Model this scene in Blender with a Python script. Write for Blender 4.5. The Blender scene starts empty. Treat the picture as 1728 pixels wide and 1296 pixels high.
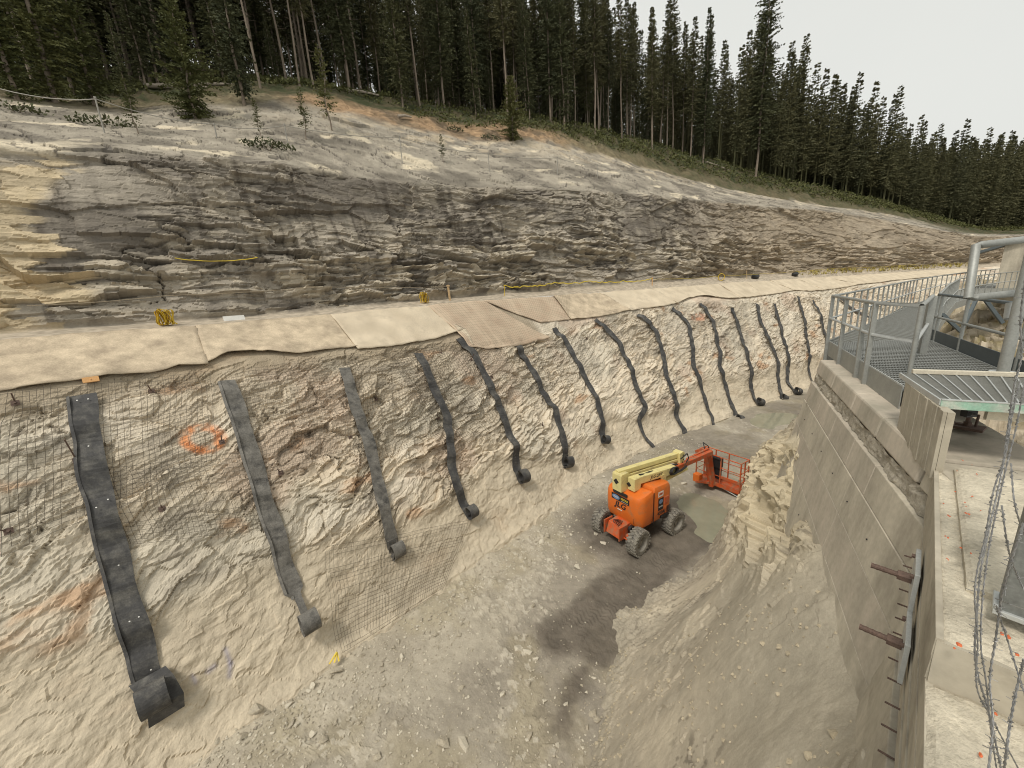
import bpy, bmesh, math, random
import numpy as np
from mathutils import Vector, Matrix
from mathutils.bvhtree import BVHTree

SC = bpy.context.scene
COL = SC.collection
R = math.radians
rnd = random.Random(7)

# ------------------------------------------------------------------ camera
CAM_H = 10.9                       # height of the phone above the trench floor
W0, H0, F0 = 1728.0, 1296.0, 650.0
VPX, VPY = 1030.0, 3350.0          # where plumb lines meet in the photograph
_d = np.array([VPX - W0 / 2, VPY - H0 / 2, F0]); _d /= np.linalg.norm(_d)
UP_C = -_d
FW_C = np.array([0, 0, 1.0]) - UP_C * UP_C[2]; FW_C /= np.linalg.norm(FW_C)
RT_C = np.cross(FW_C, UP_C)
EYE = np.array([0, 0, CAM_H])
M_CW = np.array([RT_C, FW_C, UP_C])        # rows: world axes in camera coordinates (x right, y down, z forward)

def ray(px, py):
    r = np.array([px - W0 / 2, py - H0 / 2, F0])
    return M_CW @ r

def proj(P):
    P = np.asarray(P, float) - EYE
    c = P @ M_CW
    zc = np.where(c[..., 2] < .05, .05, c[..., 2])
    return np.stack([W0 / 2 + F0 * c[..., 0] / zc, H0 / 2 + F0 * c[..., 1] / zc], -1)

def at_z(px, py, z):
    r = ray(px, py); t = (z - CAM_H) / r[2]
    return EYE + r * t

def at_dist(px, py, d):
    """point at camera depth d"""
    return EYE + ray(px, py) * (d / F0)

cam_data = bpy.data.cameras.new('camera')
cam_data.sensor_width = 36; cam_data.lens = 36 * F0 / W0
cam_data.clip_start = .05; cam_data.clip_end = 2000
cam = bpy.data.objects.new('camera', cam_data); COL.objects.link(cam)
_m = Matrix.Identity(4)
for i in range(3):
    _m[i][0] = M_CW[i][0]; _m[i][1] = -M_CW[i][1]; _m[i][2] = -M_CW[i][2]; _m[i][3] = EYE[i]
cam.matrix_world = _m
SC.camera = cam
SC.cycles.filter_width = 1.05

# ------------------------------------------------------------------ light: bright overcast
SUN_EL, SUN_AZ = R(58), R(232)      # azimuth of the direction TOWARDS the sun, from +x counter-clockwise
world = bpy.data.worlds.new('World'); SC.world = world; world.use_nodes = True
nt = world.node_tree; nt.nodes.clear()
wo = nt.nodes.new('ShaderNodeOutputWorld'); bg = nt.nodes.new('ShaderNodeBackground')
sky = nt.nodes.new('ShaderNodeTexSky'); sky.sky_type = 'NISHITA'; sky.sun_disc = False
sky.sun_elevation = SUN_EL; sky.sun_rotation = math.pi / 2 - SUN_AZ
sky.air_density = 1.0; sky.dust_density = 6.0; sky.ozone_density = 1.0
hs = nt.nodes.new('ShaderNodeHueSaturation'); hs.inputs['Saturation'].default_value = .10   # cloud deck: hardly any blue left
mx = nt.nodes.new('ShaderNodeMix'); mx.data_type = 'RGBA'; mx.inputs[0].default_value = .72
mx.inputs[7].default_value = (7.4, 7.5, 7.05, 1)       # even grey cloud
tcw = nt.nodes.new('ShaderNodeTexCoord'); cn = nt.nodes.new('ShaderNodeTexNoise'); cn.inputs['Scale'].default_value = 1.6; cn.inputs['Detail'].default_value = 5; nt.links.new(tcw.outputs['Generated'], cn.inputs['Vector'])
cr = nt.nodes.new('ShaderNodeMix'); cr.data_type = 'RGBA'; cr.inputs[6].default_value = (6.5, 6.7, 6.5, 1); cr.inputs[7].default_value = (8.0, 8.0, 7.4, 1); nt.links.new(cn.outputs[0], cr.inputs[0])   # soft, hardly visible cloud tone
nt.links.new(cr.outputs[2], mx.inputs[7]); nt.links.new(sky.outputs[0], hs.inputs['Color']); nt.links.new(hs.outputs[0], mx.inputs[6])
nt.links.new(mx.outputs[2], bg.inputs[0]); bg.inputs[1].default_value = .10
nt.links.new(bg.outputs[0], wo.inputs[0])
sl = bpy.data.lights.new('sun', 'SUN'); sl.energy = 1.5; sl.angle = R(10); sl.color = (1, .945, .86)
sun = bpy.data.objects.new('sun', sl); COL.objects.link(sun)
_dir = Vector((math.cos(SUN_EL) * math.cos(SUN_AZ), math.cos(SUN_EL) * math.sin(SUN_AZ), math.sin(SUN_EL)))
sun.rotation_euler = _dir.to_track_quat('Z', 'Y').to_euler()
vs = SC.view_settings
vs.view_transform = 'Standard'; vs.look = 'None'; vs.gamma = 1; vs.use_curve_mapping = False
vs.exposure = .36

# ------------------------------------------------------------------ noise
def _h(ix, iy, seed):
    h = (ix.astype(np.int64) * 374761393 + iy.astype(np.int64) * 668265263 + seed * 974634541) & 0xFFFFFFFF
    h = ((h ^ (h >> 13)) * 1274126177) & 0xFFFFFFFF
    h = ((h ^ (h >> 15)) * 2246822519) & 0xFFFFFFFF
    return ((h ^ (h >> 16)) & 0xFFFFFF) / float(0x1000000)

def vn(u, v, seed=0):
    u = np.asarray(u, float); v = np.asarray(v, float)
    iu = np.floor(u); iv = np.floor(v); fu = u - iu; fv = v - iv
    fu = fu * fu * (3 - 2 * fu); fv = fv * fv * (3 - 2 * fv)
    a = _h(iu, iv, seed); b = _h(iu + 1, iv, seed); c = _h(iu, iv + 1, seed); d = _h(iu + 1, iv + 1, seed)
    return (a * (1 - fu) + b * fu) * (1 - fv) + (c * (1 - fu) + d * fu) * fv * 1.0

def fbm(u, v, seed=0, oct=4, gain=.5):
    t = 0; amp = 1; n = 0
    for k in range(oct):
        t = t + amp * (vn(u * 2 ** k + 17.3 * k, v * 2 ** k - 9.1 * k, seed + 31 * k) - .5); n += amp; amp *= gain
    return t / n * 2          # about -1..1

def cells(u, v, seed=0, jit=.9):
    """nearest jittered feature: returns three randoms of the cell, offset to its centre, F2-F1"""
    u = np.asarray(u, float); v = np.asarray(v, float)
    iu = np.floor(u); iv = np.floor(v)
    f1 = np.full(u.shape, 9e9); f2 = np.full(u.shape, 9e9)
    bu = np.zeros(u.shape); bv = np.zeros(u.shape); ci = np.zeros(u.shape); cj = np.zeros(u.shape)
    for dx in (-1, 0, 1):
        for dy in (-1, 0, 1):
            a = iu + dx; b = iv + dy
            cu = a + .5 + jit * (_h(a, b, seed) - .5); cv = b + .5 + jit * (_h(a, b, seed + 1) - .5)
            d = (u - cu) ** 2 + (v - cv) ** 2
            near = d < f1
            f2 = np.where(near, f1, np.minimum(f2, d))
            bu = np.where(near, u - cu, bu); bv = np.where(near, v - cv, bv)
            ci = np.where(near, a, ci); cj = np.where(near, b, cj)
            f1 = np.where(near, d, f1)
    return _h(ci, cj, seed + 2), _h(ci, cj, seed + 3), _h(ci, cj, seed + 4), bu, bv, np.sqrt(f2) - np.sqrt(f1)

def facets(u, v, seed, tilt=.5, jit=.9):
    """broken rock: every cell is a plane of its own height and tilt"""
    r1, r2, r3, du, dv, e = cells(u, v, seed, jit)
    return (r1 - .5) + tilt * ((r2 - .5) * 2 * du + (r3 - .5) * 2 * dv), r1, e

def sstep(a, b, x):
    t = np.clip((x - a) / (b - a), 0, 1); return t * t * (3 - 2 * t)

def lerp3(c0, c1, t):
    t = np.asarray(t)[..., None]
    return np.asarray(c0) * (1 - t) + np.asarray(c1) * t

# ------------------------------------------------------------------ materials
MATS = {}
def mat(name, color=(.5, .5, .5), rough=.8, metal=0., attr=None, noise=.25, nscale=8., nscale2=60., bump=.3, bscale=40., bdist=.01,
        spec=.5, color2=None, c2scale=1.5, c2lo=.5, c2hi=.7, stretch=None, streak=None):
    m = bpy.data.materials.new(name); m.use_nodes = True; t = m.node_tree; N = t.nodes; L = t.links
    b = N['Principled BSDF']; b.inputs['Roughness'].default_value = rough; b.inputs['Metallic'].default_value = metal
    b.inputs['Specular IOR Level'].default_value = spec
    tc = N.new('ShaderNodeTexCoord'); vec = tc.outputs['Object']
    if stretch:
        mp = N.new('ShaderNodeMapping'); mp.inputs['Scale'].default_value = stretch; L.new(vec, mp.inputs[0]); vec = mp.outputs[0]
    svec = vec
    if streak:
        mp2 = N.new('ShaderNodeMapping'); mp2.inputs['Scale'].default_value = streak; L.new(vec, mp2.inputs[0]); svec = mp2.outputs[0]
    if attr:
        at = N.new('ShaderNodeAttribute'); at.attribute_name = attr; c = at.outputs['Color']
    else:
        rgb = N.new('ShaderNodeRGB'); rgb.outputs[0].default_value = (*color, 1); c = rgb.outputs[0]
    if color2:
        n0 = N.new('ShaderNodeTexNoise'); n0.inputs['Scale'].default_value = c2scale; n0.inputs['Detail'].default_value = 6; n0.inputs['Roughness'].default_value = .65
        L.new(svec, n0.inputs['Vector'])
        rp = N.new('ShaderNodeMapRange'); rp.inputs[1].default_value = c2lo; rp.inputs[2].default_value = c2hi
        L.new(n0.outputs[0], rp.inputs[0])
        mm = N.new('ShaderNodeMix'); mm.data_type = 'RGBA'; L.new(rp.outputs[0], mm.inputs[0]); L.new(c, mm.inputs[6]); mm.inputs[7].default_value = (*color2, 1)
        c = mm.outputs[2]
    if noise:
        for sc_, am in ((nscale, noise), (nscale2, noise * .8)):
            n1 = N.new('ShaderNodeTexNoise'); n1.inputs['Scale'].default_value = sc_; n1.inputs['Detail'].default_value = 5
            n1.inputs['Roughness'].default_value = .6
            L.new(vec, n1.inputs['Vector'])
            r1 = N.new('ShaderNodeMapRange'); r1.inputs[1].default_value = .25; r1.inputs[2].default_value = .75
            r1.inputs[3].default_value = 1 - am; r1.inputs[4].default_value = 1 + am
            L.new(n1.outputs[0], r1.inputs[0])
            v1 = N.new('ShaderNodeVectorMath'); v1.operation = 'SCALE'; L.new(c, v1.inputs[0]); L.new(r1.outputs[0], v1.inputs['Scale'])
            c = v1.outputs[0]
    L.new(c, b.inputs['Base Color'])
    if bump:
        n2 = N.new('ShaderNodeTexNoise'); n2.inputs['Scale'].default_value = bscale; n2.inputs['Detail'].default_value = 6; n2.inputs['Roughness'].default_value = .7
        L.new(vec, n2.inputs['Vector'])
        bp = N.new('ShaderNodeBump'); bp.inputs['Strength'].default_value = bump; bp.inputs['Distance'].default_value = bdist
        L.new(n2.outputs[0], bp.inputs['Height']); L.new(bp.outputs[0], b.inputs['Normal'])
    MATS[name] = m
    return m

# ------------------------------------------------------------------ objects
def tag(o, label=None, cat=None, group=None, kind=None):
    if label: o['label'] = label
    if cat: o['category'] = cat
    if group: o['group'] = group
    if kind: o['kind'] = kind
    return o

def link(name, me, m=None, parent=None):
    o = bpy.data.objects.new(name, me); COL.objects.link(o)
    if m and me is not None and not me.materials: me.materials.append(MATS[m] if isinstance(m, str) else m)
    if parent: o.parent = parent
    return o

def empty(name, loc=(0, 0, 0), rot=(0, 0, 0), label=None, cat=None, group=None):
    o = bpy.data.objects.new(name, None); COL.objects.link(o)
    o.location = loc; o.rotation_euler = rot; o.empty_display_size = .1
    return tag(o, label, cat, group)

def np_mesh(name, V, F, col=None, smooth=False, quads=True):
    V = np.ascontiguousarray(V, np.float32).reshape(-1, 3); F = np.ascontiguousarray(F, np.int32)
    k = F.shape[1]
    me = bpy.data.meshes.new(name)
    me.vertices.add(len(V)); me.vertices.foreach_set('co', V.ravel())
    me.loops.add(F.size); me.loops.foreach_set('vertex_index', F.ravel())
    me.polygons.add(len(F)); me.polygons.foreach_set('loop_start', np.arange(0, F.size, k, dtype=np.int32))
    me.update(calc_edges=True)
    me.polygons.foreach_set('use_smooth', np.full(len(F), smooth))
    if col is not None:
        a = me.color_attributes.new('tone', 'FLOAT_COLOR', 'POINT')
        c4 = np.ones((len(V), 4), np.float32); c4[:, :3] = np.clip(col.reshape(-1, 3), 0, 1)
        a.data.foreach_set('color', c4.ravel())
    return me

def grid_faces(n, m, mask=None):
    i, j = np.meshgrid(np.arange(n - 1), np.arange(m - 1), indexing='ij')
    a = i * m + j
    F = np.stack([a, a + m, a + m + 1, a + 1], -1)
    if mask is not None: F = F[mask]
    return F.reshape(-1, 4)

class MB:
    """collects boxes, bars, tubes and sheets; build() links them as one mesh object"""
    def __init__(s): s.v = []; s.f = []
    def add(s, V, F):
        n = len(s.v); s.v += [tuple(map(float, p)) for p in V]; s.f += [tuple(i + n for i in f) for f in F]; return s
    def box(s, c, d, M=None):
        x, y, z = d[0] / 2, d[1] / 2, d[2] / 2
        V = [Vector((a * x, b * y, e * z)) for a in (-1, 1) for b in (-1, 1) for e in (-1, 1)]
        V = [Vector(c) + (M @ p if M else p) for p in V]
        return s.add(V, [(0, 1, 3, 2), (4, 6, 7, 5), (0, 4, 5, 1), (2, 3, 7, 6), (0, 2, 6, 4), (1, 5, 7, 3)])
    def bar(s, a, b, w, h, up=(0, 0, 1)):
        a = Vector(a); b = Vector(b); d = b - a; L = d.length; d.normalize(); u = Vector(up)
        x = d.cross(u)
        if x.length < 1e-4: x = d.cross(Vector((1, 0, 0)))
        x.normalize(); u = x.cross(d)
        M = Matrix((d, x, u)).transposed()
        return s.box((a + b) / 2, (L, w, h), M)
    def tube(s, pts, r, n=8, cap=True, closed=False):
        pts = [Vector(p) for p in pts]; V = []; F = []; prev = None
        rr = r if isinstance(r, (list, tuple)) else [r] * len(pts)
        for i, p in enumerate(pts):
            if closed: d = pts[(i + 1) % len(pts)] - pts[i - 1]
            else: d = pts[min(i + 1, len(pts) - 1)] - pts[max(i - 1, 0)]
            if d.length < 1e-9: d = Vector((0, 0, 1))
            d.normalize()
            if prev is None:
                x = d.orthogonal().normalized()
            else:
                x = prev - d * prev.dot(d)
                x = x.normalized() if x.length > 1e-6 else d.orthogonal().normalized()
            prev = x; y = d.cross(x)
            for k in range(n):
                a = 2 * math.pi * k / n
                V.append(p + (x * math.cos(a) + y * math.sin(a)) * rr[i])
        m = len(pts)
        for i in range(m if closed else m - 1):
            for k in range(n):
                a = i * n + k; b = i * n + (k + 1) % n; c = ((i + 1) % m) * n
                F.append((a, b, c + (k + 1) % n, c + k))
        if cap and not closed: F += [tuple(range(n))[::-1], tuple((m - 1) * n + k for k in range(n))]
        return s.add(V, F)
    def prism(s, outline, a, b):
        """polygon outline (list of 3d offsets) swept from a to b"""
        a = Vector(a); b = Vector(b); n = len(outline)
        V = [a + Vector(p) for p in outline] + [b + Vector(p) for p in outline]
        F = [tuple(range(n))[::-1], tuple(range(n, 2 * n))] + [(i, (i + 1) % n, n + (i + 1) % n, n + i) for i in range(n)]
        return s.add(V, F)
    def mesh(s, name, smooth=False):
        me = bpy.data.meshes.new(name); me.from_pydata(s.v, [], s.f); me.update()
        bm = bmesh.new(); bm.from_mesh(me); bmesh.ops.recalc_face_normals(bm, faces=bm.faces); bm.to_mesh(me); bm.free()
        if smooth:
            me.polygons.foreach_set('use_smooth', [True] * len(me.polygons))
            try: me.set_sharp_from_angle(angle=R(40))
            except Exception: pass
        return me
    def build(s, name, m, parent=None, smooth=False, bevel=0):
        o = link(name, s.mesh(name, smooth), m, parent)
        if bevel:
            b = o.modifiers.new('bevel', 'BEVEL'); b.width = bevel; b.segments = 2; b.limit_method = 'ANGLE'; b.angle_limit = R(40)
        return o
# ================================================================== hillside: one surface in (s along the trench, a up the slope)
P0 = np.array([-4.41, 11.63])
def base_curve():
    ss = np.arange(-40, 190, .25); az = np.where(ss < 12, R(46), np.where(ss < 24, R(46) - (ss - 12) / 12 * R(16), np.where(ss < 48, R(30), np.maximum(R(10), R(30) - (ss - 48) / 30 * R(20)))))
    i0 = np.argmin(abs(ss))
    x = np.concatenate([[0], np.cumsum(np.cos((az[1:] + az[:-1]) / 2) * .25)]); y = np.concatenate([[0], np.cumsum(np.sin((az[1:] + az[:-1]) / 2) * .25)])
    return ss, x - x[i0] + P0[0], y - y[i0] + P0[1], az
BS, BX, BY, BAZ = base_curve()
def B(s):
    az = np.interp(s, BS, BAZ)
    return np.interp(s, BS, BX), np.interp(s, BS, BY), -np.sin(az), np.cos(az)

ROWS = [   # offset behind the toe, photo polyline (None: fixed height)
    ('buried', -1.6, -1.6, None),
    ('toe', 0.0, 0.0, None),
    ('felt_lo', 5.3, None, [(0, 662), (160, 642), (352, 612), (500, 598), (600, 588), (700, 577), (795, 570), (870, 570), (925, 558), (1020, 534), (1060, 523), (1150, 510), (1250, 503), (1340, 491), (1450, 481), (1550, 471), (1650, 461)]),
    ('felt_hi', 7.6, None, [(0, 577), (130, 562), (330, 552), (560, 530), (800, 508), (1000, 494), (1200, 480), (1400, 467), (1500, 461), (1650, 452)]),
    ('base', 9.3, None, [(0, 564), (140, 552), (330, 542), (560, 522), (800, 499), (1000, 484), (1200, 470), (1400, 458), (1500, 453), (1650, 446)]),
    ('brow', 12.3, None, [(0, 250), (120, 255), (270, 262), (480, 275), (600, 300), (800, 318), (950, 318), (1100, 330), (1250, 345), (1400, 356), (1500, 372), (1650, 402)]),
    ('slab', 20.0, None, [(0, 163), (200, 182), (350, 175), (480, 165), (600, 192), (700, 214), (800, 232), (900, 230), (1000, 255), (1100, 284), (1200, 312), (1300, 333), (1400, 347), (1500, 361), (1600, 383), (1650, 397)]),
    ('forest', 25.0, None, [(0, 158), (200, 158), (350, 146), (480, 138), (600, 158), (750, 184), (850, 190), (930, 203), (1050, 228), (1150, 258), (1250, 283), (1350, 310), (1450, 332), (1550, 356), (1650, 390)]),
]
S_CO = np.concatenate([np.arange(-30, 40, 1.0), np.arange(40, 181, 3.0)])
def solve_rows():
    Z = []
    bx, by, nx, ny = B(S_CO)
    for nm, o, z, poly in ROWS:
        X = bx + nx * o; Y = by + ny * o
        if poly is None: Z.append(np.full(S_CO.shape, z)); continue
        pp = np.array(poly, float); z = np.full(S_CO.shape, 10.0)
        for it in range(40):
            P = np.stack([X, Y, z], -1); q = proj(P); q2 = proj(P + np.array([0, 0, .05]))
            yt = np.interp(np.clip(q[:, 0], 0, 1650), pp[:, 0], pp[:, 1])
            z = z + np.clip((yt - q[:, 1]) / ((q2[:, 1] - q[:, 1]) / .05), -2, 2) * .8
        q = proj(np.stack([X, Y, z], -1))
        ok = (q[:, 0] > -5) & (q[:, 0] < 1655) & (S_CO > -20)
        i = np.where(ok)[0]
        z = np.interp(S_CO, S_CO[i], z[i])
        k = np.array([.25, .5, .25]); zp = np.pad(z, 1, 'edge'); z = np.convolve(zp, k, 'valid')
        Z.append(z)
    return np.array(Z)
ROWZ = solve_rows()
ROWO = np.array([r[1] for r in ROWS])
# beyond the forest edge the hill climbs on and then eases off
def hill_profile(s):
    """returns offsets and heights, arrays (rows, len(s))"""
    z = np.array([np.interp(s, S_CO, ROWZ[k]) for k in range(len(ROWS))])
    o = np.repeat(ROWO[:, None], len(s), 1)
    zf = z[-1]
    rise = np.interp(s, [-20, 0, 25, 60, 100], [.44, .44, .40, .34, .24])
    ext_o = [32, 45, 65, 95, 140]; ext = [7, 20, 36, 50, 55]
    o = np.concatenate([o] + [np.full((1, len(s)), e) for e in ext_o]); z = np.concatenate([z] + [(zf + rise * e)[None] for e in ext])
    return o, z

ARC = np.array([0, 2.2, 12.0, 14.4, 16.1, 24.5, 33.0, 38.2, 46, 60, 83, 115, 160])      # parameter a of each row
def surf(s, a, soft=.5):
    """base surface; s (n,), a (m,) -> (n, m, 3)"""
    o, z = hill_profile(s)
    O = np.zeros((len(s), len(a))); Zz = np.zeros_like(O)
    ak = np.linspace(-1, 1, 7) * soft; w = np.exp(-(ak / (soft * .6)) ** 2); w /= w.sum()
    for dk, wk in zip(ak, w):
        aa = np.clip(a + dk, 0, ARC[-1]); i = np.clip(np.searchsorted(ARC, aa) - 1, 0, len(ARC) - 2); t = (aa - ARC[i]) / (ARC[i + 1] - ARC[i])
        O += wk * (o[i] * (1 - t)[:, None] + o[i + 1] * t[:, None]).T
        Zz += wk * (z[i] * (1 - t)[:, None] + z[i + 1] * t[:, None]).T
    bx, by, nx, ny = B(s)
    return np.stack([bx[:, None] + nx[:, None] * O, by[:, None] + ny[:, None] * O, Zz], -1)

def normals(P):
    du = np.gradient(P, axis=0); dv = np.gradient(P, axis=1)
    n = np.cross(du, dv); n /= np.linalg.norm(n, axis=-1, keepdims=True) + 1e-12
    return n

def s_samples(s0, s1, k):
    out = [s0]
    while out[-1] < s1:
        bx, by, nx, ny = B(out[-1]); d = math.hypot(bx + nx * 4, by + ny * 4)
        out.append(out[-1] + max(.03, k * d))
    return np.array(out)

def gauss(A, k, axis):
    w = np.exp(-np.linspace(-2, 2, 2 * k + 1) ** 2); w /= w.sum()
    pad = [(0, 0)] * A.ndim; pad[axis] = (k, k)
    Ap = np.pad(A, pad, 'edge'); out = np.zeros_like(A)
    for i, wi in enumerate(w):
        sl = [slice(None)] * A.ndim; sl[axis] = slice(i, i + A.shape[axis]); out += wi * Ap[tuple(sl)]
    return out

# ---- strap wall: displacement
def wall_disp(S, A):
    u = S; v = A - 2.2                         # v: 0 at the toe, 9.8 at the blanket
    wu = u + .5 * fbm(u * .5, v * .5, 5) + .035 * fbm(u * 2.2, v * 2.2, 6); wv = v + .5 * fbm(u * .45, v * .6, 7) + .03 * fbm(u * 2.5, v * 2.5, 8)
    # shelves dip: bedding runs up to the right
    ru = wu * .94 + wv * .34; rv = -wu * .34 + wv * .94
    f1, r1, e1 = facets(ru / 1.5, rv / .66, 11, 1.2)
    f2, r2, e2 = facets(ru / .60, rv / .28, 21, 1.3)
    f3, r3, e3 = facets(ru / .24, rv / .12, 31, 1.1)
    big = fbm(u * .18, v * .25, 41, 3)
    # smooth, dust covered foot of the wall
    lowline = 3.0 + 1.2 * fbm(u * .3, u * 0 + 2.2, 43, 3) + np.interp(u, [-12, -6, 0, 6, 20], [1.2, .6, .0, -.4, -.8])
    rough = sstep(lowline - .35, lowline + .45, v)
    calm = np.clip(sstep(-.3, .3, fbm(u * .22 + 3, v * .35, 47, 3)) + .20 * (1 - sstep(-3, 4, u)), 0, 1)           # calmer sheets of rock here and there
    k = rough * (1 - .52 * calm)
    lip = np.exp(-((v - lowline) / .5) ** 2)                             # rock stands proud above the dusty foot
    d = .30 * big + k * (.165 * f1 + .105 * f2 + .045 * f3) + .22 * sstep(lowline - .4, lowline + .5, v) * (v < 9)
    q1_ = rv / .46 + .45 * fbm(ru * .35, rv * .6, 48, 2); q2_ = rv / .22 + .4 * fbm(ru * .6 + 5, rv * .8, 49, 2)
    fl1 = (1 - (q1_ - np.floor(q1_))) * vn(ru * .8 + 7.3 * np.floor(q1_), np.floor(q1_) * 3.1, 50) ; fl2 = (1 - (q2_ - np.floor(q2_))) * vn(ru * 1.7 + 5.1 * np.floor(q2_), np.floor(q2_) * 2.7, 51)
    d = d + rough * (1 - .35 * calm) * (.12 * fl1 * sstep(.35, .6, vn(ru * .5, rv * .7, 52) ) + .085 * fl2)
    ck = np.abs(fbm(ru * .45 + .2 * fbm(u * 1.5, v * 1.5, 44, 2), rv * 1.15, 45, 5)); crk = (1 - sstep(.006, .028, ck)) * sstep(-.2, .15, fbm(u * .4, v * .5, 46, 3)) * rough
    d = d - .07 * crk
    step = np.where(e1 < .06, -.05, 0) * k
    d = d + step
    soft = .085 * fbm(u * .6 + v * .35, v * 1.3 - u * .4, 53, 5, .55) + .03 * facets(u * 1.5 + fbm(u, v, 55), v * 2.4 + fbm(u, v, 56), 58, .8)[0] + .018 * fbm(u * 4, v * 6, 57, 3)
    d = d + (1 - rough) * soft * 1.6 + .012 * fbm(u * 9, v * 9, 59, 2) + .006 * fbm(u * 22, v * 22, 60, 2)
    d = d + .35 * np.exp(-np.clip(v, 0, 9) / .5) * (v > -.5)           # fillet of spoil at the toe
    top = sstep(9.2, 9.9, v)
    d = d * (1 - .85 * top)
    return d, dict(crk=crk, rough=rough, r1=r1, r2=r2, r3=r3, v=v, e1=e1, e2=e2, low=lowline)

WS = s_samples(-17, 112, .0028)
WA = np.concatenate([np.linspace(0, 1.8, 12), np.arange(1.9, 12.2, .042), np.linspace(12.3, 14.4, 14)])
WP = surf(WS, WA)
WN = normals(gauss(gauss(WP, 6, 0), 6, 1))
if WN[len(WS) // 3, 60, 2] < 0: WN = -WN
SS, AA = np.meshgrid(WS, WA, indexing='ij')
WD, wi = wall_disp(SS, AA)
WP2 = WP + WN * WD[..., None]

def wall_color():
    u, v = SS, wi['v']
    rgh = wi['rough']
    tan = np.array([.56, .475, .355]); grey = np.array([.49, .435, .34]); pale = np.array([.69, .615, .495]); rust = np.array([.46, .29, .17]); dust = np.array([.51, .435, .32]); pink = np.array([.47, .36, .27])
    c = lerp3(tan, grey, sstep(-.25, .45, fbm(u * .35, v * .5, 61, 4)))
    c = lerp3(c, pale[None, None], np.clip(sstep(.1, .55, fbm(u * .5 + 9, v * .8, 63, 4)) * .8 + .45 * sstep(4, 16, u) , 0, 1) * .75)
    c = lerp3(c, pink[None, None], .6 * sstep(.15, .5, fbm(u * .4 - 4, v * .5 + 3, 64, 4)))
    c = lerp3(c, rust[None, None], .75 * sstep(.34, .58, fbm(u * .55 + 40, v * 1.1, 65, 5)))
    c = c * (.86 + .28 * wi['r1'][..., None] * .5 + .24 * wi['r2'][..., None] * .6)
    dk = np.array([.24, .205, .16])
    c = lerp3(c, dk[None, None], .5 * rgh * sstep(.30, .5, fbm(u * .8 + 3, v * 2.2, 67, 4)))
    c = lerp3(c, np.array([.20, .165, .125])[None, None], .72 * wi['crk'])
    d = dust * (1 + .12 * fbm(u * 1.2, v * 1.5, 69, 4)[..., None])
    c = lerp3(c, d, (1 - rgh) * .85)
    soil = np.array([.31, .25, .17])                                     # brown soil just under the blanket
    c = lerp3(c, soil[None, None], .8 * sstep(8.6, 9.5, v + .5 * fbm(u * 1.2, v, 71, 3)) * sstep(-1, 0, -u + 14))
    # spray-paint ring round one rock bolt, and a blue mark on the foot
    Q = proj(WP)
    for (cx, cy, rx, ry, w_, colr, a0) in ((341, 745, 30, 19, .34, (.80, .27, .07), .75), (1180, 536, 8, 4, .8, (.75, .3, .15), .5)):
        rr = np.sqrt(((Q[..., 0] - cx) / rx) ** 2 + ((Q[..., 1] - cy) / ry) ** 2)
        k = np.exp(-((rr - 1) / w_) ** 4) * a0 * sstep(-.35, .2, fbm(u * 3, v * 3, 73, 3))
        c = lerp3(c, np.array(colr)[None, None], k)
    for pts in (((380, 1095), (388, 1118), (386, 1140)), ((350, 1132), (362, 1122)), ((325, 1140), (330, 1150))):
        for (x0, y0), (x1, y1) in zip(pts[:-1], pts[1:]):
            t = np.clip(((Q[..., 0] - x0) * (x1 - x0) + (Q[..., 1] - y0) * (y1 - y0)) / ((x1 - x0) ** 2 + (y1 - y0) ** 2), 0, 1)
            dd = np.hypot(Q[..., 0] - x0 - t * (x1 - x0), Q[..., 1] - y0 - t * (y1 - y0))
            c = lerp3(c, np.array([.25, .24, .33])[None, None], .55 * np.exp(-(dd / 4.5) ** 2))
    return c
mat('wall_rock', attr='tone', rough=.92, noise=.13, nscale=2.5, nscale2=22, bump=.55, bscale=14, bdist=.03, spec=.25)
wall = link('rock_wall', np_mesh('rock_wall', WP2, grid_faces(len(WS), len(WA)), wall_color()), 'wall_rock')
tag(wall, kind='structure')

# coarse copy of the bare surface for placing things on it: photo direction -> (s, a)
CS = np.concatenate([np.arange(-20, 30, .5), np.arange(30, 140, 1.0)]); CA = np.concatenate([np.arange(0, 16.2, .3), np.arange(16.4, 60, .8)])
CP = surf(CS, CA)
_cf = grid_faces(len(CS), len(CA)); _ct = np.concatenate([_cf[:, [0, 1, 2]], _cf[:, [0, 2, 3]]])
CV = CP.reshape(-1, 3); CPAR = np.stack(np.meshgrid(CS, CA, indexing='ij'), -1).reshape(-1, 2)
CBVH = BVHTree.FromPolygons(CV.tolist(), _ct.tolist())
def to_sa(px, py):
    d = Vector(ray(px, py)).normalized()
    h = CBVH.ray_cast(Vector(EYE), d)
    if h[0] is None: return None
    p = np.array(h[0]); T = _ct[h[2]]; a, b, c = CV[T]
    v0, v1, v2 = b - a, c - a, p - a
    d00, d01, d11, d20, d21 = v0 @ v0, v0 @ v1, v1 @ v1, v2 @ v0, v2 @ v1
    den = d00 * d11 - d01 * d01; w1 = (d11 * d20 - d01 * d21) / den; w2 = (d00 * d21 - d01 * d20) / den
    return CPAR[T[0]] * (1 - w1 - w2) + CPAR[T[1]] * w1 + CPAR[T[2]] * w2

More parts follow.
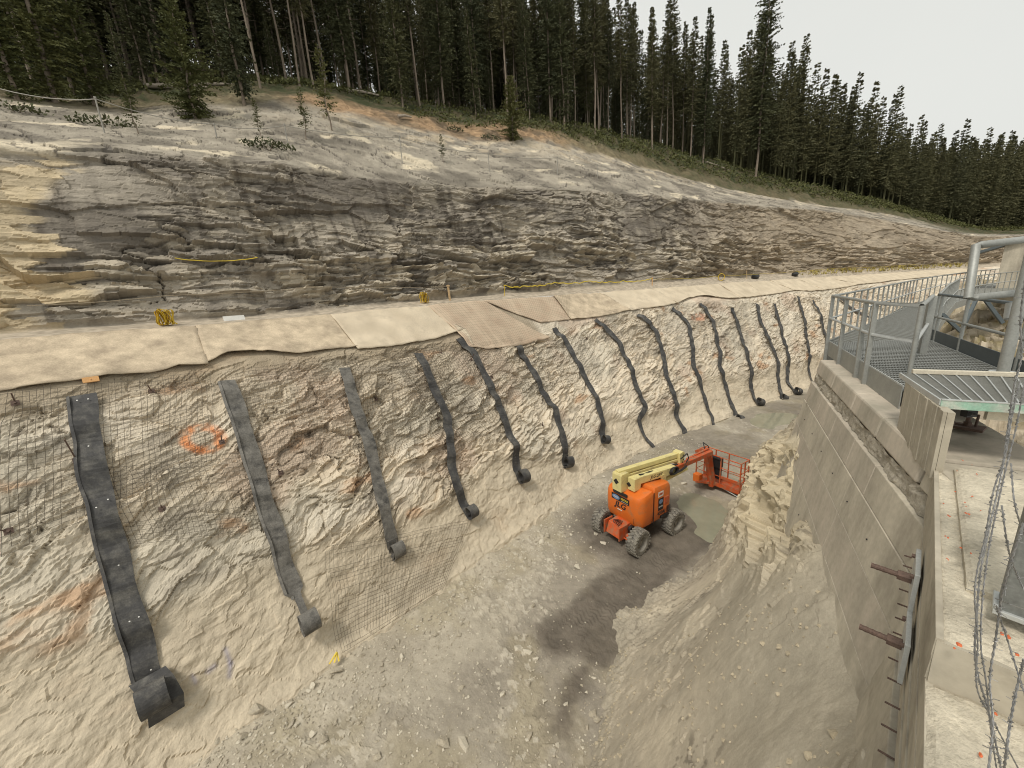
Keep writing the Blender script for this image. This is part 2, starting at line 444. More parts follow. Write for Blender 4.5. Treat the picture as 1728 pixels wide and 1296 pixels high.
def dilate(A, k, axis):
    out = A.copy()
    for i in range(-k, k + 1): out = np.maximum(out, np.roll(A, i, axis))
    return out
WDX = gauss(gauss(dilate(dilate(WD, 5, 0), 3, 1), 4, 0), 4, 1)     # envelope of the relief: straps ride on this
WDS = gauss(gauss(WD, 4, 0), 5, 1)      # smoothed relief: cloth and straps lie on this
def bil(Agrid, s, a, xs, ys):
    s = np.asarray(s, float); a = np.asarray(a, float)
    i = np.clip(np.searchsorted(xs, s) - 1, 0, len(xs) - 2); j = np.clip(np.searchsorted(ys, a) - 1, 0, len(ys) - 2)
    t = np.clip((s - xs[i]) / (xs[i + 1] - xs[i]), 0, 1); w = np.clip((a - ys[j]) / (ys[j + 1] - ys[j]), 0, 1)
    if Agrid.ndim == 3: t = t[..., None]; w = w[..., None]
    return (Agrid[i, j] * (1 - t) + Agrid[i + 1, j] * t) * (1 - w) + (Agrid[i, j + 1] * (1 - t) + Agrid[i + 1, j + 1] * t) * w
def on_wall(s, a, off=0., smooth=True, grid=None):
    """point on the strap wall (with relief) moved out by off"""
    return bil(WP, s, a, WS, WA) + bil(WN, s, a, WS, WA) * (bil(grid if grid is not None else (WDS if smooth else WD), s, a, WS, WA) + off)[..., None]
def wall_n(s, a): return bil(WN, s, a, WS, WA)

# ---- upper rock face, slab and soil band
FS = s_samples(-22, 150, .0033)
FA = np.concatenate([np.linspace(14.4, 16.0, 10)[:-1], np.arange(16.0, 25.0, .055), np.arange(25.0, 40.5, .13)])
FP = surf(FS, FA, .18)
FN = normals(gauss(gauss(FP, 5, 0), 8, 1))
if FN[len(FS) // 3, 60, 2] < 0: FN = -FN
FSS, FAA = np.meshgrid(FS, FA, indexing='ij')
def face_disp():
    u, v = FSS, FAA - 16.1
    wu = u + .5 * fbm(u * .3, v * .5, 105) + .06 * fbm(u * 2, v * 2, 106); wv = v + .40 * fbm(u * .22, v * .35, 107) + .04 * fbm(u * 1.6, v * 2.4, 108)
    ru = wu; rv = wv + .06 * wu
    h1, p1, e1 = facets(ru / 2.6, rv / .75, 111, .8)
    h2, p2, e2 = facets(ru / 1.05, rv / .30, 121, 1.0)
    h3, p3, e3 = facets(ru / .40, rv / .15, 131, 1.0)
    # bedding shelves: stand out at the bottom edge of each bed
    th = .62; q = rv / th + .8 * fbm(u * .12, v * .2, 113, 3); fr = q - np.floor(q); bed = _h(np.floor(q), np.floor(u * 0), 115)
    shelf = (fr < .9) * (1 - fr) * (.35 + bed)
    upper = sstep(3.2, 5.8, v + 1.2 * fbm(u * .15, v * 0, 117, 3) + np.interp(u, [-12, 0, 20], [-.8, 0, .4]))     # upper half: finer, more massive
    facem = sstep(0, .4, v) * (1 - sstep(8.1, 8.6, v))
    brokenm = sstep(-.25, .30, fbm(u * .13 + 5, v * .22, 104, 3) + .25 * (1 - upper) - .1); kk_ = .30 + .85 * brokenm
    crk = np.abs(fbm(u * .16 + .25 * fbm(u * .7, v * .7, 102, 2), v * .75 + u * .03, 103, 4)); crack = (1 - sstep(.008, .03, crk)) * sstep(-.35, .1, fbm(u * .2, v * .4, 101, 2))
    d = facem * (kk_ * ((1 - upper) * (.55 * h1 + .20 * h2 + .07 * h3 + .24 * shelf) + upper * (.24 * h1 + .12 * h2 + .06 * h3 + .03 * shelf)) - .16 * crack + .02 * fbm(u * 3, v * 3, 109, 3))
    b4, pb4, eb4 = facets(wu / 5.5, rv / 1.9, 118, .7)
    d = d + facem * (.30 * fbm(u * .25, v * .3, 119, 3) + .55 * b4 * (1 - .4 * upper))
    # slab: smooth planes with low steps
    slab = sstep(8.2, 8.8, v) * (1 - sstep(15.5, 17.5, v))
    g1, q1, ee1 = facets((u + v * .9) / 3.2 + .3 * fbm(u * .5, v * .5, 141), (v - u * .15) / 1.7 + .3 * fbm(u * .5, v * .5, 142), 143, .5)
    g2, q2, ee2 = facets((u + v * .8) / 1.0, (v - u * .15) / .5 + .25 * fbm(u, v, 144), 145, .6)
    d = d + slab * (.14 * g1 + .06 * g2 + .035 * fbm(u * 3, v * 3, 147, 3) - .06 * (ee1 < .02) * (fbm(u * .4, v * .4, 148, 2) > 0))
    soil = sstep(15.5, 18, v)
    d = d + soil * (.35 * fbm(u * .5, v * .5, 151, 4) + .12 * fbm(u * 2.3, v * 2.3, 153, 3))
    return d, dict(u=u, v=v, upper=upper, facem=facem, slab=slab, soil=soil, brokenm=brokenm, crack=crack, p1=p1, p2=p2, p3=p3, q1=q1, q2=q2, ee1=ee1, fr=fr)
FD, fi = face_disp()
FP2 = FP + FN * FD[..., None]
def face_color():
    u, v = fi['u'], fi['v']
    Q = proj(FP)
    dark = np.array([.17, .148, .121]); mid = np.array([.325, .286, .23]); tan = np.array([.45, .39, .295]); ylw = np.array([.56, .45, .285])
    streak = fbm(u * 3.0 + .25 * fbm(u, v * .8, 160, 3), v * .22, 161, 5, .6) + .25 * fbm(u * 9, v * .2, 162, 3)
    c = lerp3(mid, dark, sstep(-.25, .35, fbm(u * .22, v * .45, 163, 4) + .35 * streak + .35 * (fi['upper'] - .4)))
    brk = sstep(.50, .66, fi['p2'] * .6 + .4 * fi['p1'] + .35 * fbm(u * .5, v * .9, 165, 4))
    c = lerp3(c, tan[None, None], .75 * brk * (1 - .55 * fi['upper']) * (.4 + .6 * fi['brokenm']))
    c = c * (1 + (.40 * fi['p3'] - .20) * (.45 + .55 * fi['brokenm']))[..., None]
    c = lerp3(c, np.array([.10, .085, .07])[None, None], .7 * fi['crack'])
    c = lerp3(c, (np.array([.09, .074, .058]))[None, None], .58 * sstep(.05, .45, streak) * sstep(-.25, .25, fbm(u * .3, v * .15, 167, 3) + .2 * fi['upper']))
    right = sstep(1080, 1320, Q[..., 0])
    c = lerp3(c, (np.array([.36, .29, .205]) * (.8 + .4 * fi['p2'][..., None])), .65 * right)
    left = (1 - sstep(70, 110, Q[..., 0] - 45 * fbm(u * .5, v * .8, 169, 4) - 110 * (fi['p1'] - .5) - 70 * (fi['p2'] - .5))) * sstep(255, 275, Q[..., 1] + 20 * (fi['p2'] - .5))
    c = lerp3(c, ylw * (.62 + .5 * fi['p2'][..., None]), .75 * left)
    # slab
    sl = np.array([.335, .297, .236]); sl2 = np.array([.185, .163, .13]); cream = np.array([.66, .57, .42])
    cs = lerp3(sl, sl2, sstep(-.2, .5, fbm(u * .45 + v * .3, v * .8, 171, 4)))
    cs = cs * (.85 + .3 * fi['q2'])[..., None]
    cs = lerp3(cs, cream[None, None], .8 * sstep(.32, .55, fbm(u * .4 + 4, v * 1.0 - u * .1, 173, 5)))
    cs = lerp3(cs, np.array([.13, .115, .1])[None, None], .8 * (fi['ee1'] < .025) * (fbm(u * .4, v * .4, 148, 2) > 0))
    ck = np.abs(fbm(u * .55 + v * .9, v * .9 - u * .25, 174, 5)); ck2 = np.abs(fbm(u * 1.1 + v * 1.6, v * 1.5 - u * .3, 176, 4))
    cs = lerp3(cs, np.array([.12, .104, .085])[None, None], .85 * np.clip((1 - sstep(.008, .030, ck)) + .7 * (1 - sstep(.004, .018, ck2)) * sstep(0, .3, fbm(u * .3, v * .3, 179, 2)), 0, 1))
    topc = sstep(12.5, 15.5, v + .8 * fbm(u * .6, v, 177, 3)) * sstep(0, 14, u) * (1 - sstep(-.1, .3, fbm(u * .5, v * .6, 178, 3)) * .5)
    cs = lerp3(cs, np.array([.60, .49, .34])[None, None], .55 * topc * sstep(-.1, .35, fbm(u * 1.1, v * 1.6, 180, 4)))
    t = sstep(8.0, 8.7, v + .3 * fbm(u * .8, v, 175, 3))
    c = lerp3(c, cs, t)
    # soil, duff and low plants above the slab
    so = lerp3(np.array([.32, .215, .125]), np.array([.17, .125, .08]), sstep(-.2, .4, fbm(u * .9, v * .9, 181, 5)))
    so = so * (.6 + .8 * vn(u * 5 + 3 * fbm(u * 2, v * 2, 182), v * 5, 184)[..., None])
    red = sstep(440, 520, Q[..., 0]) * (1 - sstep(900, 1000, Q[..., 0]))
    so = lerp3(np.array([.16, .14, .085]) * (.5 + vn(u * 5, v * 5, 188)[..., None]), so, .15 + .85 * red)
    gr = lerp3(np.array([.052, .058, .026]), np.array([.095, .08, .045]), sstep(-.3, .3, fbm(u * 1.5, v * 1.5, 183, 4)))
    so = lerp3(so, gr, np.clip(sstep(18.3, 20.2, v + 1.2 * fbm(u * .4, v * .4, 185, 4)) + .6 * sstep(30, 50, u), 0, 1))
    far_green = sstep(84, 100, u + 3 * fbm(u * .3, v * .5, 186, 3)) * sstep(9.5, 11, v)
    c = lerp3(c, so, sstep(15.7, 17.2, v + 1.0 * fbm(u * .6, v * .6, 187, 4)))
    c = lerp3(c, gr, far_green)
    # bench rubble
    c = lerp3(np.array([.40, .34, .26]) * (.7 + .6 * vn(u * 6, v * 6, 189)[..., None]), c, sstep(-.4, .35, v + .3 * fbm(u * 1.5, v, 191, 3)))
    return c
mat('face_rock', attr='tone', rough=.93, noise=.16, nscale=1.6, nscale2=14, bump=.6, bscale=9, bdist=.05, spec=.2)
face = link('rock_face', np_mesh('rock_face', FP2, grid_faces(len(FS), len(FA)), face_color()), 'face_rock')
tag(face, kind='structure')

# ---- forest floor
HS = np.concatenate([np.arange(-40, 60, 1.0), np.arange(60, 190, 2.5)]); HA = np.concatenate([np.arange(40.3, 70, 1.0), np.arange(70, 160, 4.0)])
HP = surf(np.clip(HS, -39, 185), HA, .5)
hu, hv = np.meshgrid(HS, HA, indexing='ij')
HP[..., 2] += .35 * fbm(hu * .3, hv * .3, 201, 4) * sstep(40.3, 42, hv)
hc = lerp3(np.array([.065, .07, .028]), np.array([.10, .08, .045]), sstep(-.2, .4, fbm(hu * .5, hv * .5, 203, 4)))
mat('duff', attr='tone', rough=1, noise=.35, nscale=3, nscale2=20, bump=.8, bscale=6, bdist=.12, spec=.1)
tag(link('forest_floor', np_mesh('forest_floor', HP, grid_faces(len(HS), len(HA)), hc, True), 'duff'), kind='structure')
# ================================================================== trench floor
def seg_dist(X, Y, pts):
    d = np.full(X.shape, 1e9)
    for (x0, y0), (x1, y1) in zip(pts[:-1], pts[1:]):
        L2 = (x1 - x0) ** 2 + (y1 - y0) ** 2 + 1e-9
        t = np.clip(((X - x0) * (x1 - x0) + (Y - y0) * (y1 - y0)) / L2, 0, 1)
        d = np.minimum(d, np.hypot(X - x0 - t * (x1 - x0), Y - y0 - t * (y1 - y0)))
    return d
def gz(px, py, z=0.): return tuple(at_z(px, py, z)[:2])
rr_ = [3.2]
while rr_[-1] < 75: rr_.append(rr_[-1] * 1.0062)
GR = np.array(rr_); GA = np.linspace(R(26), R(160), 620)
GA2, GR2 = np.meshgrid(GA, GR, indexing='ij')
GX, GY = GR2 * np.cos(GA2), GR2 * np.sin(GA2)
TRACK = [gz(940, 1075), gz(1000, 1030), gz(1060, 975), gz(1150, 925), gz(1215, 880)]
TRK2 = [gz(1000, 1085), gz(1040, 1020), gz(1110, 955), gz(1200, 900)]
POOL = [gz(1172, 850), gz(1195, 868), gz(1205, 890), gz(1215, 880)]
POOL2 = [gz(1300, 712), gz(1325, 700)]
LIFT_C = np.array(gz(1085, 885))
td = np.minimum(seg_dist(GX, GY, TRACK), seg_dist(GX, GY, TRK2))
pd_ = seg_dist(GX, GY, POOL); pd2 = seg_dist(GX, GY, POOL2)
ldist = np.hypot(GX - LIFT_C[0], GY - LIFT_C[1])
wet = 1 - sstep(.45, 1.0, td + .35 * fbm(GX * .9, GY * .9, 301, 4))
wet = np.maximum(wet, 1 - sstep(2.4, 4.2, ldist + 1.0 * fbm(GX * .6, GY * .6, 303, 4)))
mud = (1 - sstep(.0, .75, seg_dist(GX, GY, [gz(985, 1130), gz(958, 1175), gz(950, 1215)]) + .55 * fbm(GX * 1.5, GY * 1.5, 305, 5, .6))) 
far = sstep(19, 24, GR2)
wet = np.clip(np.maximum(np.maximum(wet, mud), far * .55 * sstep(-.4, .2, fbm(GX * .3, GY * .3, 307, 4))), 0, 1)
# signed distance from the toe line, to heap spoil against the wall
sb = np.interp(GX * math.cos(R(42)) + GY * math.sin(R(42)), BX * math.cos(R(42)) + BY * math.sin(R(42)), np.arange(len(BX)))
bx_ = np.interp(sb, np.arange(len(BX)), BX); by_ = np.interp(sb, np.arange(len(BX)), BY)
toe = (bx_ - GX) * -math.sin(R(42)) + (by_ - GY) * math.cos(R(42))          # >0 on the trench side
apron = np.exp(-np.clip(toe + .3, 0, 9) / 1.5)
GZ = .12 * fbm(GX * .35, GY * .35, 311, 3) + .05 * fbm(GX * 1.3, GY * 1.3, 313, 4) + .022 * fbm(GX * 5, GY * 5, 315, 3)
c1, q1_, e1_ = facets(GX * 3.2, GY * 3.2, 317, .5); c2, q2_, e2_ = facets(GX * 8, GY * 8, 319, .6)
stony = sstep(-.25, .35, fbm(GX * .5, GY * .5, 321, 4)) * (1 - wet * .7)
GZ += stony * (.035 * c1 + .018 * c2) + .35 * apron * (1 - far) * (1 + .6 * fbm(GX * .8, GY * .8, 323, 3))
# tyre tread bars pressed into the wet track
al = GX * math.cos(R(48)) + GY * math.sin(R(48)); ac = -GX * math.sin(R(48)) + GY * math.cos(R(48))
tr1 = seg_dist(GX, GY, TRACK) + .06 * fbm(GX * 2, GY * 2, 325, 2)
in_tr = (1 - sstep(.30, .45, tr1)); in_t2 = 1 - sstep(.25, .4, seg_dist(GX, GY, TRK2))
lug = np.sin((al + np.abs(ac - np.round(ac / .4) * .4) * .9) * 2 * math.pi / .17)
GZ += np.maximum(in_tr, in_t2) * (-.04 + .016 * lug * sstep(-.05, .35, fbm(GX * 1.1, GY * 1.1, 327, 4)) + .03 * fbm(GX * 2.4, GY * 2.4, 328, 4)) + .05 * wet * fbm(GX * 3.5, GY * 3.5, 329, 4)
shore = pd_ + .55 * fbm(GX * .9, GY * .9, 341, 4); sh2 = pd2 + .9 * fbm(GX * .6, GY * .6, 343, 4)
k_ = 1 - sstep(2.0, 3.4, pd_); GZ = GZ * (1 - k_) + k_ * (.02 + .25 * GZ)
k_ = 1 - sstep(3.5, 6.0, pd2); GZ = GZ * (1 - k_) + k_ * (.02 + .25 * GZ)
GZ -= .16 * (1 - sstep(.3, 1.6, shore)) + .14 * (1 - sstep(.4, 1.7, sh2))
gc = lerp3(np.array([.365, .325, .255]), np.array([.27, .238, .188]), sstep(-.3, .3, fbm(GX * .45, GY * .45, 331, 5)))
gc = lerp3(gc, np.array([.49, .425, .315])[None, None], .6 * np.clip(apron * 1.3, 0, 1))
gc = lerp3(gc, np.array([.30, .255, .165])[None, None], .5 * sstep(0, .4, fbm(GX * .8 + 7, GY * .8, 333, 4)))
gc = gc * (.86 + .28 * q1_ * stony + .14 * (1 - stony))[..., None]
gc = lerp3(gc, np.array([.50, .45, .36])[None, None], .75 * stony * (q2_ > .9))
gc = lerp3(gc, (np.array([.125, .105, .082]) * (1 + .35 * fbm(GX * 2.2, GY * 2.2, 335, 4)[..., None])), .92 * wet)
ground_m = mat('ground', attr='tone', rough=.93, noise=.16, nscale=3, nscale2=25, bump=.6, bscale=18, bdist=.02, spec=.3)
gmask = (GR2 < 70)[:-1, :-1]
floor_ob = tag(link('trench_floor', np_mesh('trench_floor', np.stack([GX, GY, GZ], -1), grid_faces(len(GA), len(GR), gmask), gc), 'ground'), kind='structure')
def floor_z(x, y):
    a = math.atan2(y, x); r = math.hypot(x, y)
    i = min(max(int((a - GA[0]) / (GA[1] - GA[0])), 0), len(GA) - 1); j = min(max(int(np.searchsorted(GR, r)), 0), len(GR) - 1)
    return float(GZ[i, j])

wm = mat('muddy_water', color=(.27, .26, .185), rough=.06, noise=.10, nscale=.6, nscale2=3, bump=.03, bscale=6, bdist=.01, spec=.5)
def pool(name, pts, rad, z):
    n = 40; cx = sum(p[0] for p in pts) / len(pts); cy = sum(p[1] for p in pts) / len(pts); V = [(cx, cy, z)]
    for k in range(n):
        a = 2 * math.pi * k / n; V.append((cx + math.cos(a) * rad, cy + math.sin(a) * rad, z))
    me = bpy.data.meshes.new(name); me.from_pydata(V, [], [(0, 1 + k, 1 + (k + 1) % n) for k in range(n)]); me.update()
    tag(link(name, me, 'muddy_water'), kind='structure')
pool('water', POOL, 3.0, -.055); pool('water', POOL2, 4.6, -.045)

# ================================================================== concrete wall line (plan, top edge) - used by the spoil bank too
WE, WK = np.array([6.95, 8.45]), np.array([4.10, 3.45])
WN0, WN1 = np.array([1.56, 1.09]), np.array([-2.4, -2.5])
DECK = 9.0
BATTER = .17
def unit(v): return v / np.linalg.norm(v)
d_far = unit(WK - WE); n_far = np.array([d_far[1], -d_far[0]])        # towards the trench
d_near = unit(WN0 - WK); n_near = np.array([d_near[1], -d_near[0]])
L_far = np.linalg.norm(WK - WE)
def far_pt(t, z, off=0.):
    """t metres from the far end along the far stretch; battered face at height z"""
    p = WE + d_far * t + n_far * (off + BATTER * max(0, DECK - z)); return (p[0], p[1], z)
def near_pt(t, z, off=0.):
    p = WK + d_near * t + n_near * off; return (p[0], p[1], z)
def cast_plane(px, py, p0, n):
    r = ray(px, py); n3 = np.array([n[0], n[1], 0.]); p3 = np.array([p0[0], p0[1], 0])
    t = ((p3 - EYE) @ n3) / (r @ n3); return EYE + r * t
def cast_batter(px, py, p0, n):
    n3 = np.array([n[0], n[1], BATTER]); p3 = np.array([p0[0], p0[1], DECK]); r = ray(px, py)
    return EYE + r * (((p3 - EYE) @ n3) / (r @ n3))

# ================================================================== spoil bank heaped against the wall
def fw(px, py): return cast_batter(px, py, WE, n_far)
def nw(px, py):
    n3 = np.array([n_near[0], n_near[1], BATTER]); p3 = np.array([WK[0] + n_near[0] * .03, WK[1] + n_near[1] * .03, 7.61]); r = ray(px, py)
    return EYE + r * (((p3 - EYE) @ n3) / (r @ n3))
def cwall(px, py):
    a, b = nw(px, py), fw(px, py); r = ray(px, py); r = r / np.linalg.norm(r)
    ta, tb = (a - EYE) @ r, (b - EYE) @ r
    return a if (0 < ta < 60 and (ta < tb or tb < 0)) else b
def az_(px, py, z): return at_z(px, py, z)
BANK = [
    [az_(900, 1520, -.2), az_(1090, 1520, 2.4), az_(1290, 1520, 4.8), nw(1432, 1480) + np.array([.15, .15, 0])],
    [az_(985, 1296, -.2), az_(1120, 1296, 2.9), az_(1285, 1296, 5.5), nw(1446, 1296)],
    [az_(1012, 1160, -.2), az_(1105, 1150, 1.9), az_(1230, 1115, 4.9), cwall(1455, 1130)],
    [az_(1030, 1045, -.2), az_(1130, 1035, 1.0), az_(1238, 1005, 4.3), cwall(1418, 1000)],
    [az_(1115, 965, -.2), az_(1195, 965, .7), az_(1258, 935, 4.0), cwall(1388, 910)],
    [az_(1190, 938, -.1), az_(1224, 912, 1.7), az_(1285, 870, 4.3), fw(1364, 855)],
    [az_(1232, 872, .6), az_(1248, 850, 2.7), az_(1296, 812, 5.0), fw(1345, 815)],
    [az_(1262, 818, 1.1), az_(1278, 800, 3.3), az_(1306, 772, 5.3), fw(1328, 771)],
    [az_(1302, 757, 1.2), az_(1312, 745, 3.4), az_(1328, 722, 5.4), fw(1340, 725)],
    [az_(1345, 692, 1.5), az_(1350, 690, 3.8), az_(1353, 688, 5.4), fw(1356, 687)],
    [az_(1362, 672, 2.0), az_(1366, 668, 4.0), az_(1370, 664, 5.6), fw(1373, 660)],
]
BK = np.array(BANK)
def wall_perp(x, y):
    """signed distance of a plan point from the wall's top edge, towards the trench"""
    a = (x - WE[0]) * n_far[0] + (y - WE[1]) * n_far[1]; b = (x - WK[0]) * n_near[0] + (y - WK[1]) * n_near[1]
    return np.minimum(a, b)
ctl = BK.reshape(-1, 3).copy(); ctl = ctl[np.isfinite(ctl).all(1)]
inn = BK[:, 3].copy(); inn[:, :2] -= n_far * 1.2; inn[:, 2] += .5
outp = []
for row in BK[:6]:                                                     # open floor beyond the toe
    d_ = row[0, :2] - row[2, :2]; d_ = d_ / np.linalg.norm(d_)
    for k in (1.2, 3.0): outp.append([*(row[0, :2] + d_ * k), -.9 - .3 * k])
for row in BK[6:]:
    d_ = np.array([-math.sin(R(45)), math.cos(R(45))])
    for k in (1.6, 3.5): outp.append([*(row[0, :2] + d_ * k), row[0, 2] - 1.8 - .8 * k])
ctl = np.concatenate([ctl, inn, np.array(outp)])
def catmull(A, n):
    A = np.concatenate([[2 * A[0] - A[1]], A, [2 * A[-1] - A[-2]]]); out = []
    for i in range(1, len(A) - 2):
        for k in range(n):
            t = k / n
            out.append(.5 * (2 * A[i] + (A[i + 1] - A[i - 1]) * t + (2 * A[i - 1] - 5 * A[i] + 4 * A[i + 1] - A[i + 2]) * t * t + (3 * A[i] - A[i - 1] - 3 * A[i + 1] + A[i + 2]) * t ** 3))
    out.append(A[-2]); return np.array(out)
def rbf(ctl, X, Y):
    n = len(ctl); d = np.hypot(ctl[:, None, 0] - ctl[None, :, 0], ctl[:, None, 1] - ctl[None, :, 1])
    A_ = np.zeros((n + 3, n + 3)); A_[:n, :n] = -d - np.eye(n) * .12; Pm = np.c_[np.ones(n), ctl[:, :2]]; A_[:n, n:] = Pm; A_[n:, :n] = Pm.T
    w = np.linalg.solve(A_, np.r_[ctl[:, 2], 0, 0, 0])
    Z = w[n] + w[n + 1] * X + w[n + 2] * Y
    for k in range(n): Z = Z - w[k] * np.hypot(X - ctl[k, 0], Y - ctl[k, 1])
    return Z
ba = np.linspace(R(28), R(128), 560); br = [1.3]
while br[-1] < 36: br.append(br[-1] + max(.03, .0058 * br[-1]))
br = np.array(br); ba2, br2 = np.meshgrid(ba, br, indexing='ij'); kx, ky = br2 * np.cos(ba2), br2 * np.sin(ba2)
kz = rbf(ctl, kx, ky); kz = gauss(gauss(kz, 6, 0), 4, 1)
q = proj(np.stack([kx, ky, kz], -1))
rocky = np.exp(-(((q[..., 0] - 1308) / 70) ** 2 + ((q[..., 1] - 860) / 85) ** 2)) + .8 * np.exp(-(((q[..., 0] - 1320) / 45) ** 2 + ((q[..., 1] - 790) / 60) ** 2))
rocky = np.clip(rocky * 1.25, 0, 1)
w1_, w2_ = kx + .5 * fbm(kx * .8, ky * .8, 401), ky + .5 * fbm(kx * .8, ky * .8, 402)
h1, p1, e1 = facets(w1_ * 1.1, w2_ * 1.1, 403, .7)
h2, p2, e2 = facets(w1_ * 3.0 + .2 * fbm(kx * 3, ky * 3, 404), w2_ * 3.0, 405, .8)
h3, p3, e3 = facets(w1_ * 7.0, w2_ * 7.0, 406, .8)
down = kz                                                              # rills and drips follow the fall of the bank
rill = fbm((kx * d_far[0] + ky * d_far[1]) * 1.5 + .3 * fbm(kx, ky, 411, 3), down * .35, 412, 4)
lowk = 1 - sstep(.15, 1.1, kz)
kz2 = kz + lowk * (.16 * fbm(kx * 2.6, ky * 2.6, 435, 5, .6) + .06 * fbm(kx * 8, ky * 8, 436, 3)) + .16 * fbm(kx * .5, ky * .5, 407, 3) + .05 * fbm(kx * 1.8, ky * 1.8, 409, 5, .55) + .05 * rill  + .020 * h3 * sstep(0, .4, fbm(kx * .9, ky * .9, 424, 3)) + .012 * fbm(kx * 14, ky * 14, 410, 2)
KP = np.stack([kx, ky, kz2], -1)
kn = normals(gauss(gauss(np.stack([kx, ky, kz], -1), 5, 0), 5, 1)); kn *= np.sign(kn[..., 2:3] + 1e-9)
rc_u = kx * d_far[0] + ky * d_far[1]; rc_v = kz * 1.05 + wall_perp(kx, ky) * .45
rc_u = rc_u + .35 * fbm(rc_u * .8, rc_v * .8, 428, 3); rc_v = rc_v + .3 * fbm(rc_u * .8, rc_v * .8, 429, 3)
h1, p1, e1 = facets(rc_u * 1.05, rc_v * 1.5, 431, 1.0); h2, p2, e2 = facets(rc_u * 2.6, rc_v * 3.4, 432, 1.0); h3, p3, e3 = facets(rc_u * 6, rc_v * 7, 433, 1.0)
KP = KP + kn * (rocky * (.38 * h1 + .17 * h2 + .06 * h3) + (1 - rocky) * .05 * h2 * sstep(-.1, .4, fbm(rc_u * .5, rc_v * .5, 434, 3)))[..., None]
kc = lerp3(np.array([.455, .395, .30]), np.array([.37, .325, .25]), sstep(-.3, .35, fbm(kx * .8, ky * .8, 413, 5)))
kc = lerp3(kc, np.array([.56, .49, .37])[None, None], .7 * sstep(-.05, .5, rill + .5 * fbm(kx * 1.5, ky * 1.5, 415, 3)) * (1 - sstep(3.0, 4.6, kz)))
grn = sstep(3.0, 5.2, kz - .8 * fbm(kx * .8, ky * .8, 417, 3)) * (1 - rocky)
kc = lerp3(kc, np.array([.345, .31, .24])[None, None], .6 * grn)
kc = lerp3(kc, (np.array([.49, .415, .28]) * (.8 + .3 * p1[..., None] + .15 * p2[..., None])), .8 * rocky)
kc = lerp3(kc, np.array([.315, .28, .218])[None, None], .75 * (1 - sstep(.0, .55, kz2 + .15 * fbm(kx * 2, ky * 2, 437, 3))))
crumb = (vn(kx * 15, ky * 15, 419) > .76) * sstep(.0, .35, fbm(kx * 1.2, ky * 1.2, 421, 3))
kc = lerp3(kc, np.array([.17, .145, .11])[None, None], .65 * crumb)
kc = lerp3(kc, np.array([.22, .185, .14])[None, None], .5 * sstep(.25, .5, fbm(kx * .7 + 8, ky * .7, 426, 4)) * (1 - sstep(2, 4, kz)))
bm_ok = (kz2 > -.35) & (wall_perp(kx, ky) > -.75)
bm_ok = bm_ok[:-1, :-1] | bm_ok[1:, 1:]
mat('bank_soil', attr='tone', rough=.95, noise=.14, nscale=4, nscale2=40, bump=.6, bscale=30, bdist=.015, spec=.2)
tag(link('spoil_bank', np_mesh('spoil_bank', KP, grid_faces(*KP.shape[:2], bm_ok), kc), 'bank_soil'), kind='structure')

# ================================================================== rocky ground on the far side of the walkway
ra = np.linspace(R(12), R(46), 150); rd = np.exp(np.linspace(math.log(6.6), math.log(70), 150))
ra2, rd2 = np.meshgrid(ra, rd, indexing='ij'); rx, ry = rd2 * np.cos(ra2), rd2 * np.sin(ra2)
h1, p1, e1 = facets(rx * .7, ry * .7, 431, .9); h2, p2, e2 = facets(rx * 2.0, ry * 2.0, 433, .9)
edge = 1 - sstep(R(40), R(45.5), ra2 + .02 * fbm(rx * .4, ry * .4, 437))
rz = 5.2 + .06 * np.clip(rd2 - 9, 0, 60) + (.8 * h1 + .35 * h2 + .5 * fbm(rx * .3, ry * .3, 435, 4)) * .8
rz = rz * edge + 2.0 * (1 - edge)
rc = lerp3(np.array([.42, .36, .27]), np.array([.17, .14, .085]), sstep(-.1, .35, fbm(rx * .8, ry * .8, 439, 5)))
rc = lerp3(rc, np.array([.20, .16, .05])[None, None], .6 * sstep(.1, .4, fbm(rx * 1.5, ry * 1.5, 441, 4))) * (.75 + .5 * p2[..., None])
tag(link('rocky_ground', np_mesh('rocky_ground', np.stack([rx, ry, rz], -1), grid_faces(150, 150), rc), 'face_rock'), kind='structure')
# ================================================================== concrete wall, deck, pier
mat('concrete', color=(.49, .44, .345), rough=.9, noise=.14, nscale=1.2, nscale2=14, bump=.35, bscale=30, bdist=.006, spec=.3, color2=(.31, .275, .215), c2scale=2.2, c2lo=.42, c2hi=.72, streak=(1, 1, .22))
mat('concrete_warm', color=(.48, .42, .335), rough=.9, noise=.13, nscale=1.2, nscale2=14, bump=.35, bscale=30, bdist=.006, spec=.3, color2=(.33, .30, .235), c2scale=1.8, c2lo=.42, c2hi=.7, streak=(1, 1, .25))
mat('concrete_pale', color=(.62, .555, .43), rough=.95, noise=.22, nscale=6, nscale2=45, bump=1.0, bscale=38, bdist=.02, spec=.2, color2=(.40, .355, .27), c2scale=2.2, c2lo=.52, c2hi=.72)
mat('concrete_rough', color=(.37, .33, .26), rough=.95, noise=.3, nscale=8, nscale2=40, bump=1.0, bscale=22, bdist=.03, spec=.2)
mat('concrete_board', color=(.43, .385, .30), rough=.9, noise=.16, nscale=1.3, nscale2=9, bump=.35, bscale=24, bdist=.006, spec=.3, color2=(.235, .205, .155), c2scale=1.2, c2lo=.48, c2hi=.7)
mat('rust_steel', color=(.13, .085, .065), rough=.75, metal=.3, noise=.3, nscale=20, nscale2=90, bump=.3, bscale=60, bdist=.004)
mat('galv', color=(.315, .318, .292), rough=.55, metal=.35, noise=.13, nscale=5, nscale2=40, bump=.05, spec=.5)
mat('galv_light', color=(.46, .47, .45), rough=.5, metal=.35, noise=.12, nscale=5, nscale2=40, bump=.05)
